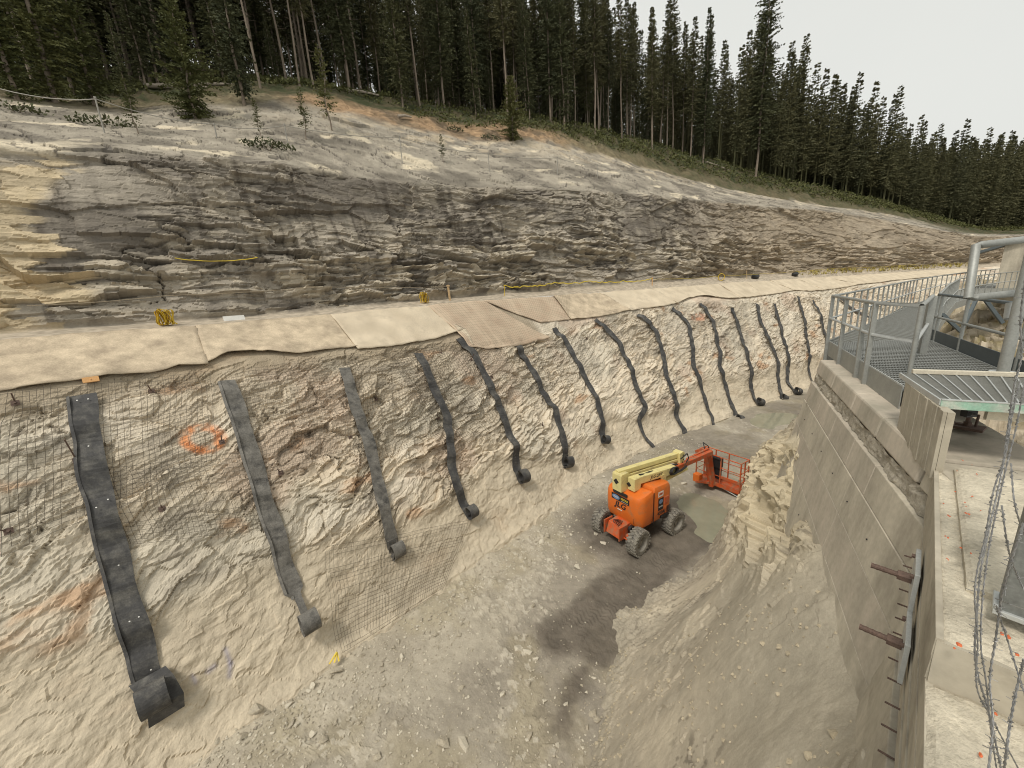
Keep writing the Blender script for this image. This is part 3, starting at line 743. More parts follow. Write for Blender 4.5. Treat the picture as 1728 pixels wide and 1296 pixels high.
mat('steel_dark', color=(.10, .118, .122), rough=.55, metal=.3, noise=.12, nscale=6, nscale2=40, bump=.05)
mat('black_gap', color=(.03, .028, .025), rough=.9, noise=.1, bump=0)

cw = empty('concrete_wall', far_pt(0, 5.0), label='long stepped concrete wall with cap ledge along the right side of the trench', cat='wall')
def rel(parent, P): return [Vector(p) - parent.location for p in P]
def slab8(mb, pts):      # 4 front corners (ring) + 4 back corners
    mb.add(pts, [(0, 1, 2, 3), (7, 6, 5, 4), (0, 4, 5, 1), (1, 5, 6, 2), (2, 6, 7, 3), (3, 7, 4, 0)])
def far_panel(name, t0, t1, z0, z1, off, thick, m, ztop_in=None, bevel=.012, nseg=1, jag=0.):
    mb = MB()
    P = [far_pt(t0, z0, off), far_pt(t1, z0, off), far_pt(t1, z1, off), far_pt(t0, z1, off),
         far_pt(t0, z0, off - thick - BATTER * (DECK - z0)), far_pt(t1, z0, off - thick - BATTER * (DECK - z0)), far_pt(t1, z1, off - thick - BATTER * (DECK - z1)), far_pt(t0, z1, off - thick - BATTER * (DECK - z1))]
    slab8(mb, rel(cw, P))
    o = mb.build(name, m, cw, bevel=bevel)
    return o
# cap ledge blocks, a rough chiselled band under them, then rows of formed panels
cuts = [0, 1.55, 3.0, 4.25, L_far - .16]
for a, b in zip(cuts[:-1], cuts[1:]):
    far_panel('cap_block', a + .008, b - .008, 8.70, 9.0, .0, .95, 'concrete_warm', bevel=.03)
far_panel('cap_block', L_far - .10, L_far + .75, 8.70, 8.995, -.01, .8, 'concrete', bevel=.02)
def rough_band():
    n, m_ = 150, 7; t = np.linspace(.02, L_far + .7, n); z = np.linspace(8.50, 8.695, m_); T, Zz = np.meshgrid(t, z, indexing='ij')
    f, r_, e_ = facets(T * 5, Zz * 9, 451, .8)
    off = -.02 + .03 * f + .012 * fbm(T * 12, Zz * 12, 453, 3)
    P = np.array([[far_pt(T[i, j], Zz[i, j], off[i, j]) for j in range(m_)] for i in range(n)]) - np.array(cw.location)
    o = link('rough_band', np_mesh('rough_band', P, grid_faces(n, m_)), 'concrete_rough', cw); return o
rough_band()
cuts = [0, 1.35, 2.6, 3.75, 4.7, L_far + .9]
for k, (a, b) in enumerate(zip(cuts[:-1], cuts[1:])):
    far_panel('face_panel', a + .006, b - .006, 8.06, 8.49, .03, .5, 'concrete_warm' if k < 4 else 'concrete', bevel=.01)
cuts = [0, 2.1, 4.2, L_far + 1.2]
for k, (a, b) in enumerate(zip(cuts[:-1], cuts[1:])):
    far_panel('face_panel', a + .004, b - .004, 7.50, 8.055, .040, .5, 'concrete', bevel=.004)
    far_panel('face_panel', a + .004, b - .004, 6.85, 7.497, .042, .5, 'concrete_warm', bevel=.004)
    far_panel('face_panel', a + .004, b - .004, 3.0, 6.847, .044, .5, 'concrete', bevel=.004)
# form tie holes, two rows
hm = MB(); hm.tube([(0, 0, 0), (n_far[0] * .012, n_far[1] * .012, 0)], .010, 8); hole_me = hm.mesh('tie_hole'); hole_me.materials.append(MATS['black_gap'])
for zz_, t0_ in ((7.78, .7), (6.5, .8)):
    for k_ in range(6):
        o = bpy.data.objects.new('tie_hole', hole_me); COL.objects.link(o); o.parent = cw; o.location = Vector(far_pt(t0_ + k_ * .92, zz_, .042 if zz_ > 7 else .046)) - cw.location
# near stretch: horizontal board-formed concrete above a dark joint, plain battered face below
LN = 9.0
def near_box(name, t0, t1, z0, z1, off0, off1, thick, m, parent=cw, bevel=.004):
    mb = MB()
    P = [near_pt(t0, z0, off0), near_pt(t1, z0, off0), near_pt(t1, z1, off1), near_pt(t0, z1, off1),
         near_pt(t0, z0, -thick), near_pt(t1, z0, -thick), near_pt(t1, z1, -thick), near_pt(t0, z1, -thick)]
    slab8(mb, [Vector(p) - parent.location for p in P]); return mb.build(name, m, parent, bevel=bevel)
STEP_T0 = float(np.dot(np.array(at_z(1650, 1100, 9.0)[:2]) - WK, d_near))
zb = 8.99; k = 0
hts = [.13, .15, .14, .12, .16, .14, .15, .13, .14, .12]
for i_, h in enumerate(hts):
    near_box('formed_board', .02, STEP_T0 if i_ < 2 else LN, zb - h + .004, zb, .0 + rnd.uniform(-.006, .006), rnd.uniform(-.006, .006), .035, 'concrete_board', bevel=.003); zb -= h
ZJ = zb                                                             # the joint
near_box('joint_strip', .03, LN, ZJ - .05, ZJ - .002, -.03, -.03, .3, 'black_gap', bevel=0)
zl = ZJ - .052
for k, h in enumerate([.28, .34, .40, 1.0, 2.6]):
    near_box('face_panel', -.3 if k > 1 else .0, LN, zl - h + .006, zl, .035 + BATTER * (ZJ - zl + h), .03 + BATTER * (ZJ - zl), .4, 'concrete' if k % 2 == 0 else 'concrete_board', bevel=.006); zl -= h
# rebar stubs along the joint
def tube_between(mb, a, b, r, n=8): mb.tube([a, b], r, n)
nn3 = Vector((n_near[0], n_near[1], 0))
st = MB(); st.tube([(0, 0, 0), tuple(nn3 * .095)], .0075, 6); stub_me = st.mesh('rebar_stub')
stub_me.materials.append(MATS['rust_steel'])
ticks = [(1186, 10), (1188, 45), (1188, 88), (1188, 132), (1187, 184), (1186, 236), (1182, 290), (1160, 415), (1155, 485), (1142, 560), (1132, 637), (1110, 765), (1112, 875), (1104, 997), (1086, 1112), (1072, 1250)]
for x, y in ticks:
    p = cast_plane(1152 + x / 3, 864 + y / 3, WK + n_near * .0, n_near)
    o = bpy.data.objects.new('rebar_stub', stub_me); COL.objects.link(o); o.parent = cw; o.location = Vector(p) - cw.location - nn3 * .01 + Vector((0, 0, rnd.uniform(-.01, .01)))
# steel anchor plates with threaded bars
for (px, py, h) in ((1547, 980, .46), (1531, 1092, .46)):
    p = Vector(cast_plane(px, py, WK + n_near * .02, n_near)); dn = Vector((d_near[0], d_near[1], 0))
    M3 = Matrix((dn, Vector((0, 0, 1)), nn3)).transposed()
    pl = MB(); pl.box((0, 0, 0), (.42, .34, .03), M3)
    po = pl.build('anchor_plate', 'galv_light', cw, bevel=.003); po.location = p - cw.location + nn3 * .012
    rb = MB(); pts = [tuple(nn3 * (.0 + i * .02)) for i in range(14)]
    rb.tube(pts, [.021 + .003 * (i % 2) for i in range(14)], 10)
    rb.build('threaded_rod', 'rust_steel', po)
    nb = MB(); nb.tube([tuple(nn3 * .016), tuple(nn3 * .10)], .042, 6); nb.build('nut', 'rust_steel', po)
    for k in (-1, 1):
        b = MB(); c = dn * (.16 * k) + Vector((0, 0, .12)); b.tube([tuple(c + nn3 * .01), tuple(c + nn3 * .035)], .018, 6); b.build('bolt', 'rust_steel', po)

# deck on top of the near wall
dk = empty('concrete_deck', near_pt(4, 8.5, -1), label='rough pale concrete deck with a low step and orange lichen spots', cat='deck')
def deck_pt(t, off, z): return near_pt(t, z, off)
def rough_sheet(name, t0, t1, o0, o1, z, m, n=70, m_=90, amp=.012, parent=dk, seed=461, skirt=.25):
    t = np.linspace(t0, t1, n); o = np.linspace(o0, o1, m_); T, O = np.meshgrid(t, o, indexing='ij')
    Z = z + amp * fbm(T * 14, O * 14, seed, 4) + amp * .6 * fbm(T * 40, O * 40, seed + 1, 2) - .03 * (np.exp(-(T - t0) / .03) + np.exp(-(t1 - T) / .03) + np.exp(-(o0 - O) / .025))
    bnd = (T == t0) | (T == t1) | (O == o0) | (O == o1)
    P = np.array([[near_pt(T[i, j], Z[i, j], O[i, j]) for j in range(m_)] for i in range(n)]) - np.array(parent.location)
    # skirt
    P2 = np.pad(P, ((1, 1), (1, 1), (0, 0)), 'edge'); P2[0, :, 2] -= skirt; P2[-1, :, 2] -= skirt; P2[:, 0, 2] -= skirt; P2[:, -1, 2] -= skirt
    return link(name, np_mesh(name, P2, grid_faces(n + 2, m_ + 2)), m, parent)
STEP_T = float(np.dot(np.array(at_z(1650, 1100, 9.0)[:2]) - WK, d_near))
rough_sheet('upper_deck', .0, STEP_T, -.006, -5.0, 8.985, 'concrete_pale', 110, 190)
rough_sheet('topping_slab', .05, STEP_T - .55, -.13, -4.9, 9.055, 'concrete_pale', 120, 190, .008, seed=471, skirt=.09)
rough_sheet('lower_deck', STEP_T + .004, STEP_T + 4.0, -.004, -5.0, 8.74, 'concrete_pale', 90, 150, .012, seed=481)
mb = MB()
P = [near_pt(STEP_T + .02, 8.70, -.01), near_pt(STEP_T + .02, 8.70, -5), near_pt(STEP_T + .004, 8.975, -5), near_pt(STEP_T + .004, 8.975, -.01)]
P += [near_pt(STEP_T - .1, 8.70, -.01), near_pt(STEP_T - .1, 8.70, -5), near_pt(STEP_T - .1, 8.96, -5), near_pt(STEP_T - .1, 8.96, -.01)]
slab8(mb, [Vector(p) - dk.location for p in P]); mb.build('step_riser', 'concrete_board', dk)
# lichen
mat('lichen', color=(.55, .13, .045), rough=.9, noise=.3, nscale=30, nscale2=90, bump=.3, bscale=60)
def blob(mb, c, r, ax, ay, n=9, h=.004):
    V = [(c[0], c[1], c[2] + h)]
    for k in range(n):
        a = 2 * math.pi * k / n; q_ = r * rnd.uniform(.6, 1.15)
        V.append((c[0] + ax[0] * math.cos(a) * q_ + ay[0] * math.sin(a) * q_ * .5, c[1] + ax[1] * math.cos(a) * q_ + ay[1] * math.sin(a) * q_ * .5, c[2] - .002))
    mb.add(V, [(0, 1 + k, 1 + (k + 1) % n) for k in range(n)])
lm = MB()
for (px, py, r) in [(1622, 925, .012), (1638, 934, .012), (1635, 868, .02), (1628, 848, .014), (1600, 870, .012), (1655, 862, .01), (1612, 830, .012), (1618, 1088, .022), (1610, 1094, .012), (1690, 1070, .018), (1716, 1105, .02), (1630, 855, .01), (1592, 850, .012), (1640, 838, .012), (1680, 1205, .012), (1655, 1275, .02), (1672, 1258, .01), (1595, 905, .012), (1600, 945, .01), (1625, 778, .01), (1648, 800, .010), (1615, 795, .012), (1640, 785, .010)]:
    low = py > 1150; zz = 8.75 if low else 9.058
    p = at_z(px, py, zz + .012) - np.array(dk.location)
    for k in range(rnd.choice([1, 1, 2])):
        blob(lm, (p[0] + rnd.uniform(-.02, .02) * k, p[1] + rnd.uniform(-.02, .02) * k, p[2] + .004), r * rnd.uniform(.8, 1.2), d_near, n_near)
tag(lm.build('lichen', 'lichen', dk), kind='stuff')

# board-marked pier carrying the steel landing
K1 = np.array(at_z(1515, 722, 9.0)[:2]); K2 = np.array(at_z(1574, 792, 9.0)[:2])
pr = empty('concrete_pier', (K1[0], K1[1], 9.0), label='short board-marked concrete pier under the steel landing', cat='pier')
dp = unit(K2 - K1); npn = np.array([dp[1], -dp[0]]); Lp = np.linalg.norm(K2 - K1)
ZP = 9.58
mb = MB(); f = lambda t, o, z: Vector((K1[0] + dp[0] * t + npn[0] * o, K1[1] + dp[1] * t + npn[1] * o, z)) - pr.location
slab8(mb, [f(0, -.02, 8.9), f(Lp, -.02, 8.9), f(Lp, -.02, ZP - .006), f(0, -.02, ZP - .006), f(0, -.07, 8.9), f(Lp, -.07, 8.9), f(Lp, -.07, ZP - .006), f(0, -.07, ZP - .006)])
mb.build('core', 'concrete_board', pr)
nb = 14
for k in range(nb):
    t0, t1 = Lp * k / nb + .002, Lp * (k + 1) / nb - .002; pz = rnd.uniform(.0, .012)
    mb = MB(); slab8(mb, [f(t0, pz, 8.905), f(t1, pz, 8.905), f(t1, pz, ZP), f(t0, pz, ZP), f(t0, -.018, 8.905), f(t1, -.018, 8.905), f(t1, -.018, ZP), f(t0, -.018, ZP)])
    mb.build('formed_board', 'concrete_board', pr, bevel=.002)
# anchor plate with threaded rod on the deck
c = at_z(1631, 722, 9.045)
ap = empty('rod_anchor', c, (0, 0, math.atan2(d_near[1], d_near[0]) + R(78)), 'rusty square base plate with an upright threaded rod on pale concrete', 'anchor plate')
mb = MB(); mb.box((0, 0, .012), (.27, .20, .03)); mb.build('base_plate', 'rust_steel', ap, bevel=.002)
mb = MB(); mb.tube([(-.0, 0, .027 + i * .012) for i in range(32)], [.019 + .002 * (i % 2) for i in range(32)], 10); mb.build('threaded_rod', 'rust_steel', ap)
mb = MB(); mb.tube([(0, 0, .028), (0, 0, .075)], .036, 6); mb.build('nut', 'rust_steel', ap)
mb = MB(); mb.tube([(.06, .03, .028), (.065, .03, .17)], .012, 8); mb.build('rod_stub', 'rust_steel', ap)
mb = MB(); mb.box((-.06, -.01, .035), (.06, .035, .02)); mb.build('washer_plate', 'rust_steel', ap)
# ================================================================== black drain strips on the wall
def strip_mat():
    m = mat('drain_black', color=(.045, .043, .041), rough=.7, noise=.4, nscale=4, nscale2=30, bump=.25, bscale=50, bdist=.006, spec=.5, color2=(.14, .13, .11), c2scale=2.6, c2lo=.46, c2hi=.76)
    mat('drain_dusty', color=(.15, .14, .122), rough=.8, noise=.4, nscale=4, nscale2=30, bump=.3, bscale=50, bdist=.006, spec=.4, color2=(.045, .043, .04), c2scale=2.5, c2lo=.5, c2hi=.7)
strip_mat()
mat('nail', color=(.75, .73, .68), rough=.4, metal=.3, noise=.05, bump=0)
def px_path(pts):
    out = [to_sa(x, y) for x, y in pts]
    return np.array([p for p in out if p is not None])
def resample(P, step):
    d = np.concatenate([[0], np.cumsum(np.linalg.norm(np.diff(P, axis=0), axis=1))]); n = max(2, int(d[-1] / step) + 1)
    t = np.linspace(0, d[-1], n); return np.stack([np.interp(t, d, P[:, k]) for k in range(P.shape[1])], -1)
def ribbon(mb, L, Rr, N, th):
    """sheet with left and right edge point lists, thickness th along -N; corrugated edge"""
    n = len(L); V = []
    for k in range(n): V += [L[k], Rr[k], Rr[k] - N[k] * th, L[k] - N[k] * th]
    F = []
    for k in range(n - 1):
        a = 4 * k; b = a + 4
        F += [(a, a + 1, b + 1, b), (a + 1, a + 2, b + 2, b + 1), (a + 2, a + 3, b + 3, b + 2), (a + 3, a, b, b + 3)]
    F += [(0, 3, 2, 1), (4 * n - 4, 4 * n - 3, 4 * n - 2, 4 * n - 1)]
    mb.add(V, F)
STRIPS = [
    ([(139, 668), (152, 740), (164, 810), (180, 880), (197, 950), (214, 1015), (233, 1070), (254, 1138)], 'big', 'drain_black', 'leftmost black drain strip, ending in a big folded loop', 0.52),
    ([(382, 648), (405, 720), (430, 800), (455, 880), (480, 950), (499, 1010)], 'loop', 'drain_dusty', 'grey dusty drain strip beside the orange paint ring, its loop hanging on a torn neck', 0.46),
    ([(575, 628), (590, 690), (612, 750), (630, 820), (648, 880), (660, 912)], 'loop', 'drain_dusty', 'faded drain strip behind wire mesh, third from the left, short loop at its foot', 0.44),
    ([(700, 600), (716, 640), (735, 680), (748, 710), (754, 770), (764, 815), (782, 858)], 'hook', 'drain_black', 'drain strip with a broad curl at its foot and a pale torn patch halfway up', 0.42),
    ([(772, 572), (792, 600), (815, 645), (835, 690), (852, 730), (864, 770), (872, 797)], 'roll', 'drain_black', 'wavy drain strip starting under the corner of the mesh-covered blanket', 0.45),
    ([(868, 588), (887, 620), (905, 655), (925, 690), (938, 730), (950, 770)], 'roll', 'drain_black', 'drain strip ending in the fattest coil, starting under the low blanket edge', 0.47),
    ([(933, 555), (955, 590), (980, 640), (1000, 680), (1009, 712), (1014, 736)], 'hook', 'drain_black', 'short drain strip ending high on the slope left of the boom lift', .44),
    ([(1003, 540), (1035, 575), (1051, 610), (1069, 660), (1083, 690), (1076, 707), (1085, 738), (1102, 768)], 'tail', 'drain_black', 'kinked drain strip hanging loose behind the yellow boom', .44),
    ([(1073, 532), (1100, 560), (1113, 600), (1118, 640), (1135, 680), (1146, 720), (1162, 758)], 'ring', 'drain_black', 'drain strip reaching the floor behind the boom with a thin ring at its foot', .44),
    ([(1133, 520), (1158, 548), (1164, 590), (1166, 620), (1184, 660), (1193, 700), (1197, 734)], 'tail', 'drain_black', 'straight-ended drain strip dropping to the floor beyond the lift basket', .44),
    ([(1180, 512), (1200, 545), (1208, 590), (1209, 620), (1224, 650), (1231, 690), (1236, 708)], 'roll', 'drain_black', 'drain strip with a rolled end just beyond the lift basket', .44),
    ([(1228, 523), (1243, 560), (1250, 595), (1262, 630), (1269, 660), (1272, 678)], 'roll', 'drain_black', 'drain strip whose top starts lowest among the far strips', .44),
    ([(1268, 517), (1273, 540), (1290, 575), (1307, 610), (1310, 635), (1313, 672)], 'roll', 'drain_black', 'far drain strip with a sharp bend near its top and a small roll', .44),
    ([(1298, 517), (1308, 545), (1318, 580), (1328, 620), (1326, 645), (1331, 662)], 'roll', 'drain_black', 'far drain strip with an open ring roll at its foot, close to the concrete wall', .44),
    ([(1337, 505), (1350, 545), (1357, 580), (1361, 610), (1367, 648)], 'tail', 'drain_black', 'thin far drain strip running down behind the concrete wall end', .42),
    ([(1363, 510), (1378, 545), (1387, 575), (1396, 603)], 'tail', 'drain_black', 'last drain strip left of the walkway corner post', .42),
    ([(1411, 503), (1428, 520), (1446, 532), (1470, 545)], 'tail', 'drain_black', 'drain strip seen through the walkway railing', .42),
]
nail_me = None
def make_strip(pts, end, m, label, width):
    global nail_me
    sa = resample(px_path(pts), .12)
    n = len(sa); t = np.linspace(0, 1, n)
    sa = sa.copy(); sa[:, 0] += .05 * fbm(t * 7, t * 0 + pts[0][0], 501, 2)
    P = on_wall(sa[:, 0], sa[:, 1], .035, grid=WDX); N = wall_n(sa[:, 0], sa[:, 1])
    P = gauss(P, 2, 0)
    wr = np.array([.035 * math.sin(i * .9 + pts[0][0]) * (.5 + .5 * math.sin(i * .23)) for i in range(n)])
    P = P + N * (wr + .03)[:, None]
    T = np.gradient(P, axis=0); T /= np.linalg.norm(T, axis=1, keepdims=True)
    Wd = np.cross(N, T); Wd /= np.linalg.norm(Wd, axis=1, keepdims=True)
    if Wd[0] @ np.array([.7, .7, 0]) < 0: Wd = -Wd
    N2 = np.cross(T, Wd); N2 *= np.sign((N2 * N).sum(1))[:, None]
    hw = width / 2 * (1 + .06 * np.sin(t * 23 + pts[0][0]))
    if end == 'tail': hw = hw * np.where(t > .6, 1 - .45 * (t - .6) / .4, 1)
    if end == 'loop' and 'torn' in label: hw = hw * np.where(t > .97, .5, 1)
    root = empty('drain_strip', tuple(P[-1]), label=label, cat='drain strip', group='black drain strips on the rock slope')
    Q = [Vector(p) - root.location for p in P]; W_ = [Vector(w) for w in Wd]; NN = [Vector(x) for x in N2]
    tilt = [.10 * math.sin(i * .5 + pts[0][0] * .3) for i in range(n)]
    mb = MB(); ribbon(mb, [Q[i] - W_[i] * hw[i] + NN[i] * tilt[i] * hw[i] for i in range(n)], [Q[i] + W_[i] * hw[i] - NN[i] * tilt[i] * hw[i] for i in range(n)], NN, .022)
    mb.build('strip', m, root)
    # thick edge turned up along one side of the near strips
    if pts[0][0] < 450:
        mb = MB(); ribbon(mb, [Q[i] - W_[i] * (hw[i] + .05) - NN[i] * .02 for i in range(n)], [Q[i] - W_[i] * (hw[i] - .02) + NN[i] * .035 for i in range(n)], NN, .02); mb.build('folded_edge', m, root)
    w = W_[-1]; tt = Vector(T[-1]); nn = NN[-1]; e = Q[-1]; h = width * .5
    down = (tt - nn * .15).normalized()
    def sweep(path, hw_, mm, name, th=.022):
        path = [Vector(p) for p in path]; k = len(path); nor = []
        for i in range(k):
            d = path[min(i + 1, k - 1)] - path[max(i - 1, 0)]; nv = w.cross(d); nor.append(nv.normalized() if nv.length > 1e-6 else nn)
        mb = MB(); ribbon(mb, [p - w * hw_ for p in path], [p + w * hw_ for p in path], nor, th); return mb.build(name, mm, root)
    if end in ('roll', 'loop', 'big', 'hook'):
        r0 = dict(roll=.33, loop=.32, big=.40, hook=.30)[end]; turns = dict(roll=2.2, loop=1.5, big=1.25, hook=1.05)[end]
        hw_ = h * dict(roll=1.0, loop=1.05, big=1.08, hook=1.0)[end]
        c = e + down * r0 * (1.15 if 'torn' not in label or end != 'loop' else 1.6) + nn * r0 * .95
        if end == 'loop' and 'torn' in label: c = c + down * .35
        path = []
        k = int(26 * turns)
        for i in range(k + 1):
            a = 2 * math.pi * turns * i / k; r = r0 * (1 - .42 * i / k) * (1 + .05 * math.sin(3 * a))
            path.append(c - nn * r * math.cos(a) * .9 + down * r * math.sin(a) * 1.12)
        path = [e] + path if not (end == 'loop' and 'torn' in label) else path
        sweep(path, hw_, 'drain_black' if end != 'loop' else m, 'coil')
        if end == 'loop' and 'torn' in label: sweep([e, e + down * .12 + nn * .03, e + down * .3 + nn * .05, path[0]], .10, m, 'torn_neck')
        if end == 'big':
            path = [e + nn * .03, e + down * .25 + nn * .25 + w * .1, e + down * .75 + nn * .42 + w * .18, e + down * 1.1 + nn * .30 + w * .12]
            sweep(path, .34, m, 'folded_flap')
    if end == 'ring':
        c = e + nn * .35 + w * .35 + Vector((0, 0, .25))
        mb = MB(); mb.tube([c + (w * math.cos(a) + Vector((0, 0, 1)) * math.sin(a)) * .42 for a in np.linspace(0, 2 * math.pi, 28)[:-1]], .03, 6, closed=True); mb.build('loose_ring', m, root)
    if pts[0][0] < 150:
        if nail_me is None:
            mb = MB(); mb.tube([(0, 0, 0), (0, 0, .02)], .017, 10); nail_me = mb.mesh('nail'); nail_me.materials.append(MATS['nail'])
        for (x, y) in ((133, 681), (152, 681), (154, 760), (167, 859), (188, 853), (203, 955), (222, 1050), (237, 1042), (256, 1128)):
            s_, a_ = to_sa(x, y); i = int(np.argmin(np.linalg.norm(sa - np.array([s_, a_]), axis=1))); off = (sa[i, 0] - s_)
            p = Q[i] - W_[i] * max(-hw[i] * .8, min(hw[i] * .8, off * (1 if (W_[i] @ Vector((.7, .7, 0))) > 0 else -1))) + NN[i] * .045
            o = bpy.data.objects.new('nail', nail_me); COL.objects.link(o); o.parent = root; o.location = p
            o.rotation_euler = NN[i].to_track_quat('Z', 'Y').to_euler()
for st_ in STRIPS: make_strip(*st_)

# ================================================================== felt blankets along the crest
mat('felt', color=(.53, .435, .31), rough=.97, noise=.24, nscale=2.2, nscale2=26, bump=.5, bscale=26, bdist=.012, spec=.15, color2=(.37, .30, .215), c2scale=1.3, c2lo=.42, c2hi=.66)
mat('felt_pink', color=(.545, .435, .315), rough=.97, noise=.14, nscale=2.2, nscale2=26, bump=.5, bscale=26, bdist=.012, spec=.15, color2=(.42, .31, .22), c2scale=1.1, c2lo=.45, c2hi=.75)
mat('felt_pale', color=(.59, .50, .37), rough=.97, noise=.22, nscale=2.2, nscale2=26, bump=.5, bscale=26, bdist=.012, spec=.15, color2=(.46, .385, .28), c2scale=1.1, c2lo=.44, c2hi=.68)
SPROJ = proj(surf(CS, np.array([14.4]))[:, 0])
def s_of_top(px):
    i = np.where((SPROJ[:, 0] > -400) & (CS > -15))[0]; return float(np.interp(px, SPROJ[i, 0], CS[i]))
LOWS = [(-260, 690), (-120, 676), (0, 662), (80, 652), (160, 641), (250, 633), (300, 622), (352, 620)]
FELT = [
    (LOWS, -140, 332, 'felt', 'tan felt blanket at the left end of the crest with a rust stain'),
    ([(350, 616), (385, 601), (450, 597), (500, 600), (560, 592), (603, 587)], 330, 558, 'felt', 'tan felt blanket over the orange ring and second drain strip, ragged lower edge'),
    ([(602, 592), (650, 588), (700, 580), (740, 572), (783, 558), (796, 586)], 556, 722, 'felt_pale', 'damp-stained felt blanket lifting off the brown soil, beside the wooden stake'),
    ([(790, 588), (820, 593), (870, 586), (900, 578), (926, 572)], 720, 815, 'felt_pink', 'pinkish felt blanket hanging lowest under wire mesh'),
    ([(912, 546), (935, 543), (964, 540)], 812, 934, 'felt_pink', 'narrow pinkish felt blanket under wire mesh with a raised red-brown edge'),
    ([(962, 541), (1000, 537), (1030, 532), (1064, 524)], 932, 1012, 'felt', 'felt blanket above the kinked drain strip, plain tan'),
    ([(1062, 525), (1090, 521), (1118, 518), (1144, 512)], 1010, 1097, 'felt_pale', 'cream felt blanket overlapping its neighbour, beside the orange stake'),
    ([(1142, 513), (1160, 505), (1180, 500), (1212, 503)], 1096, 1170, 'felt_pale', 'cream felt blanket over a hump of rock'),
    ([(1210, 503), (1230, 505), (1250, 504)], 1168, 1212, 'felt_pale', 'cream felt blanket below the yellow rope coil'),
    ([(1248, 504), (1270, 502), (1292, 499)], 1210, 1256, 'felt_pale', 'cream felt blanket below the pale stake'),
    ([(1290, 499), (1315, 496), (1340, 491)], 1254, 1300, 'felt_pale', 'cream felt blanket below the first black bag'),
    ([(1338, 491), (1362, 492), (1388, 491)], 1298, 1345, 'felt_pale', 'cream felt blanket between the two black bags'),
    ([(1386, 491), (1420, 486), (1450, 481)], 1343, 1392, 'felt_pale', 'far cream felt blanket behind the walkway corner post'),
    ([(1448, 481), (1480, 478), (1510, 474)], 1390, 1450, 'felt_pale', 'far cream felt blanket behind the long railing'),
    ([(1508, 474), (1560, 469), (1600, 465)], 1448, 1530, 'felt_pale', 'far cream felt blanket above the curved walkway'),
    ([(1598, 465), (1625, 462), (1650, 460)], 1528, 1640, 'felt_pale', 'farthest cream felt blanket beside the concrete hut'),
]
def felt_panel(low, xt0, xt1, m, label, k):
    LO = []
    for x, y in low:
        q_ = to_sa(max(x, -200), y) if x >= 0 else None
        LO.append(q_)
    # left of the picture: carry on along the crest
    ok = [i for i, q_ in enumerate(LO) if q_ is not None]
    for i in range(len(LO)):
        if LO[i] is None: LO[i] = LO[ok[0]] + np.array([(low[i][0] - low[ok[0]][0]) * .016, 0.])
    LO = resample(np.array(LO), .15)
    n = len(LO); s0 = s_of_top(xt0) if xt0 > -100 else LO[0, 0] - 1; s1 = s_of_top(xt1)
    if k == 0: s0 = LO[0, 0] - .5
    s1 = max(s1, s0 + .5); TOP = np.stack([np.linspace(s0, s1, n), np.full(n, 14.35)], -1)
    m_ = max(8, min(24, int(4.5 / .2)))
    v = np.linspace(0, 1, m_)
    G = LO[:, None] * (1 - v)[None, :, None] + TOP[:, None] * v[None, :, None]
    P = on_wall(G[..., 0].ravel(), np.clip(G[..., 1].ravel(), 0, 14.35), 0).reshape(n, m_, 3); N = wall_n(G[..., 0].ravel(), np.clip(G[..., 1].ravel(), 0, 14.35)).reshape(n, m_, 3)
    off = .085 + .05 * np.exp(-v / .08)[None] + .07 * fbm(G[..., 0] * .8, G[..., 1] * .8, 511 + k, 3) + .022 * fbm(G[..., 0] * 3.2, G[..., 1] * 3.2, 512 + k, 3) + .012 * (np.exp(-np.arange(n) / 2.)[:, None]) + .012 * (k % 2)
    off = off + .10 * fbm(G[..., 0] * 1.6, G[..., 1] * .3 + k, 513, 3) * np.exp(-v / .3)[None]
    P = P + N * off[..., None]
    o = link('felt_blanket', np_mesh('felt_blanket', P, grid_faces(n, m_), smooth=True), m)
    md = o.modifiers.new('thick', 'SOLIDIFY'); md.thickness = .025; md.offset = -1
    tag(o, label, 'felt blanket', 'felt blankets along the crest')
for k, f_ in enumerate(FELT): felt_panel(*f_, k)

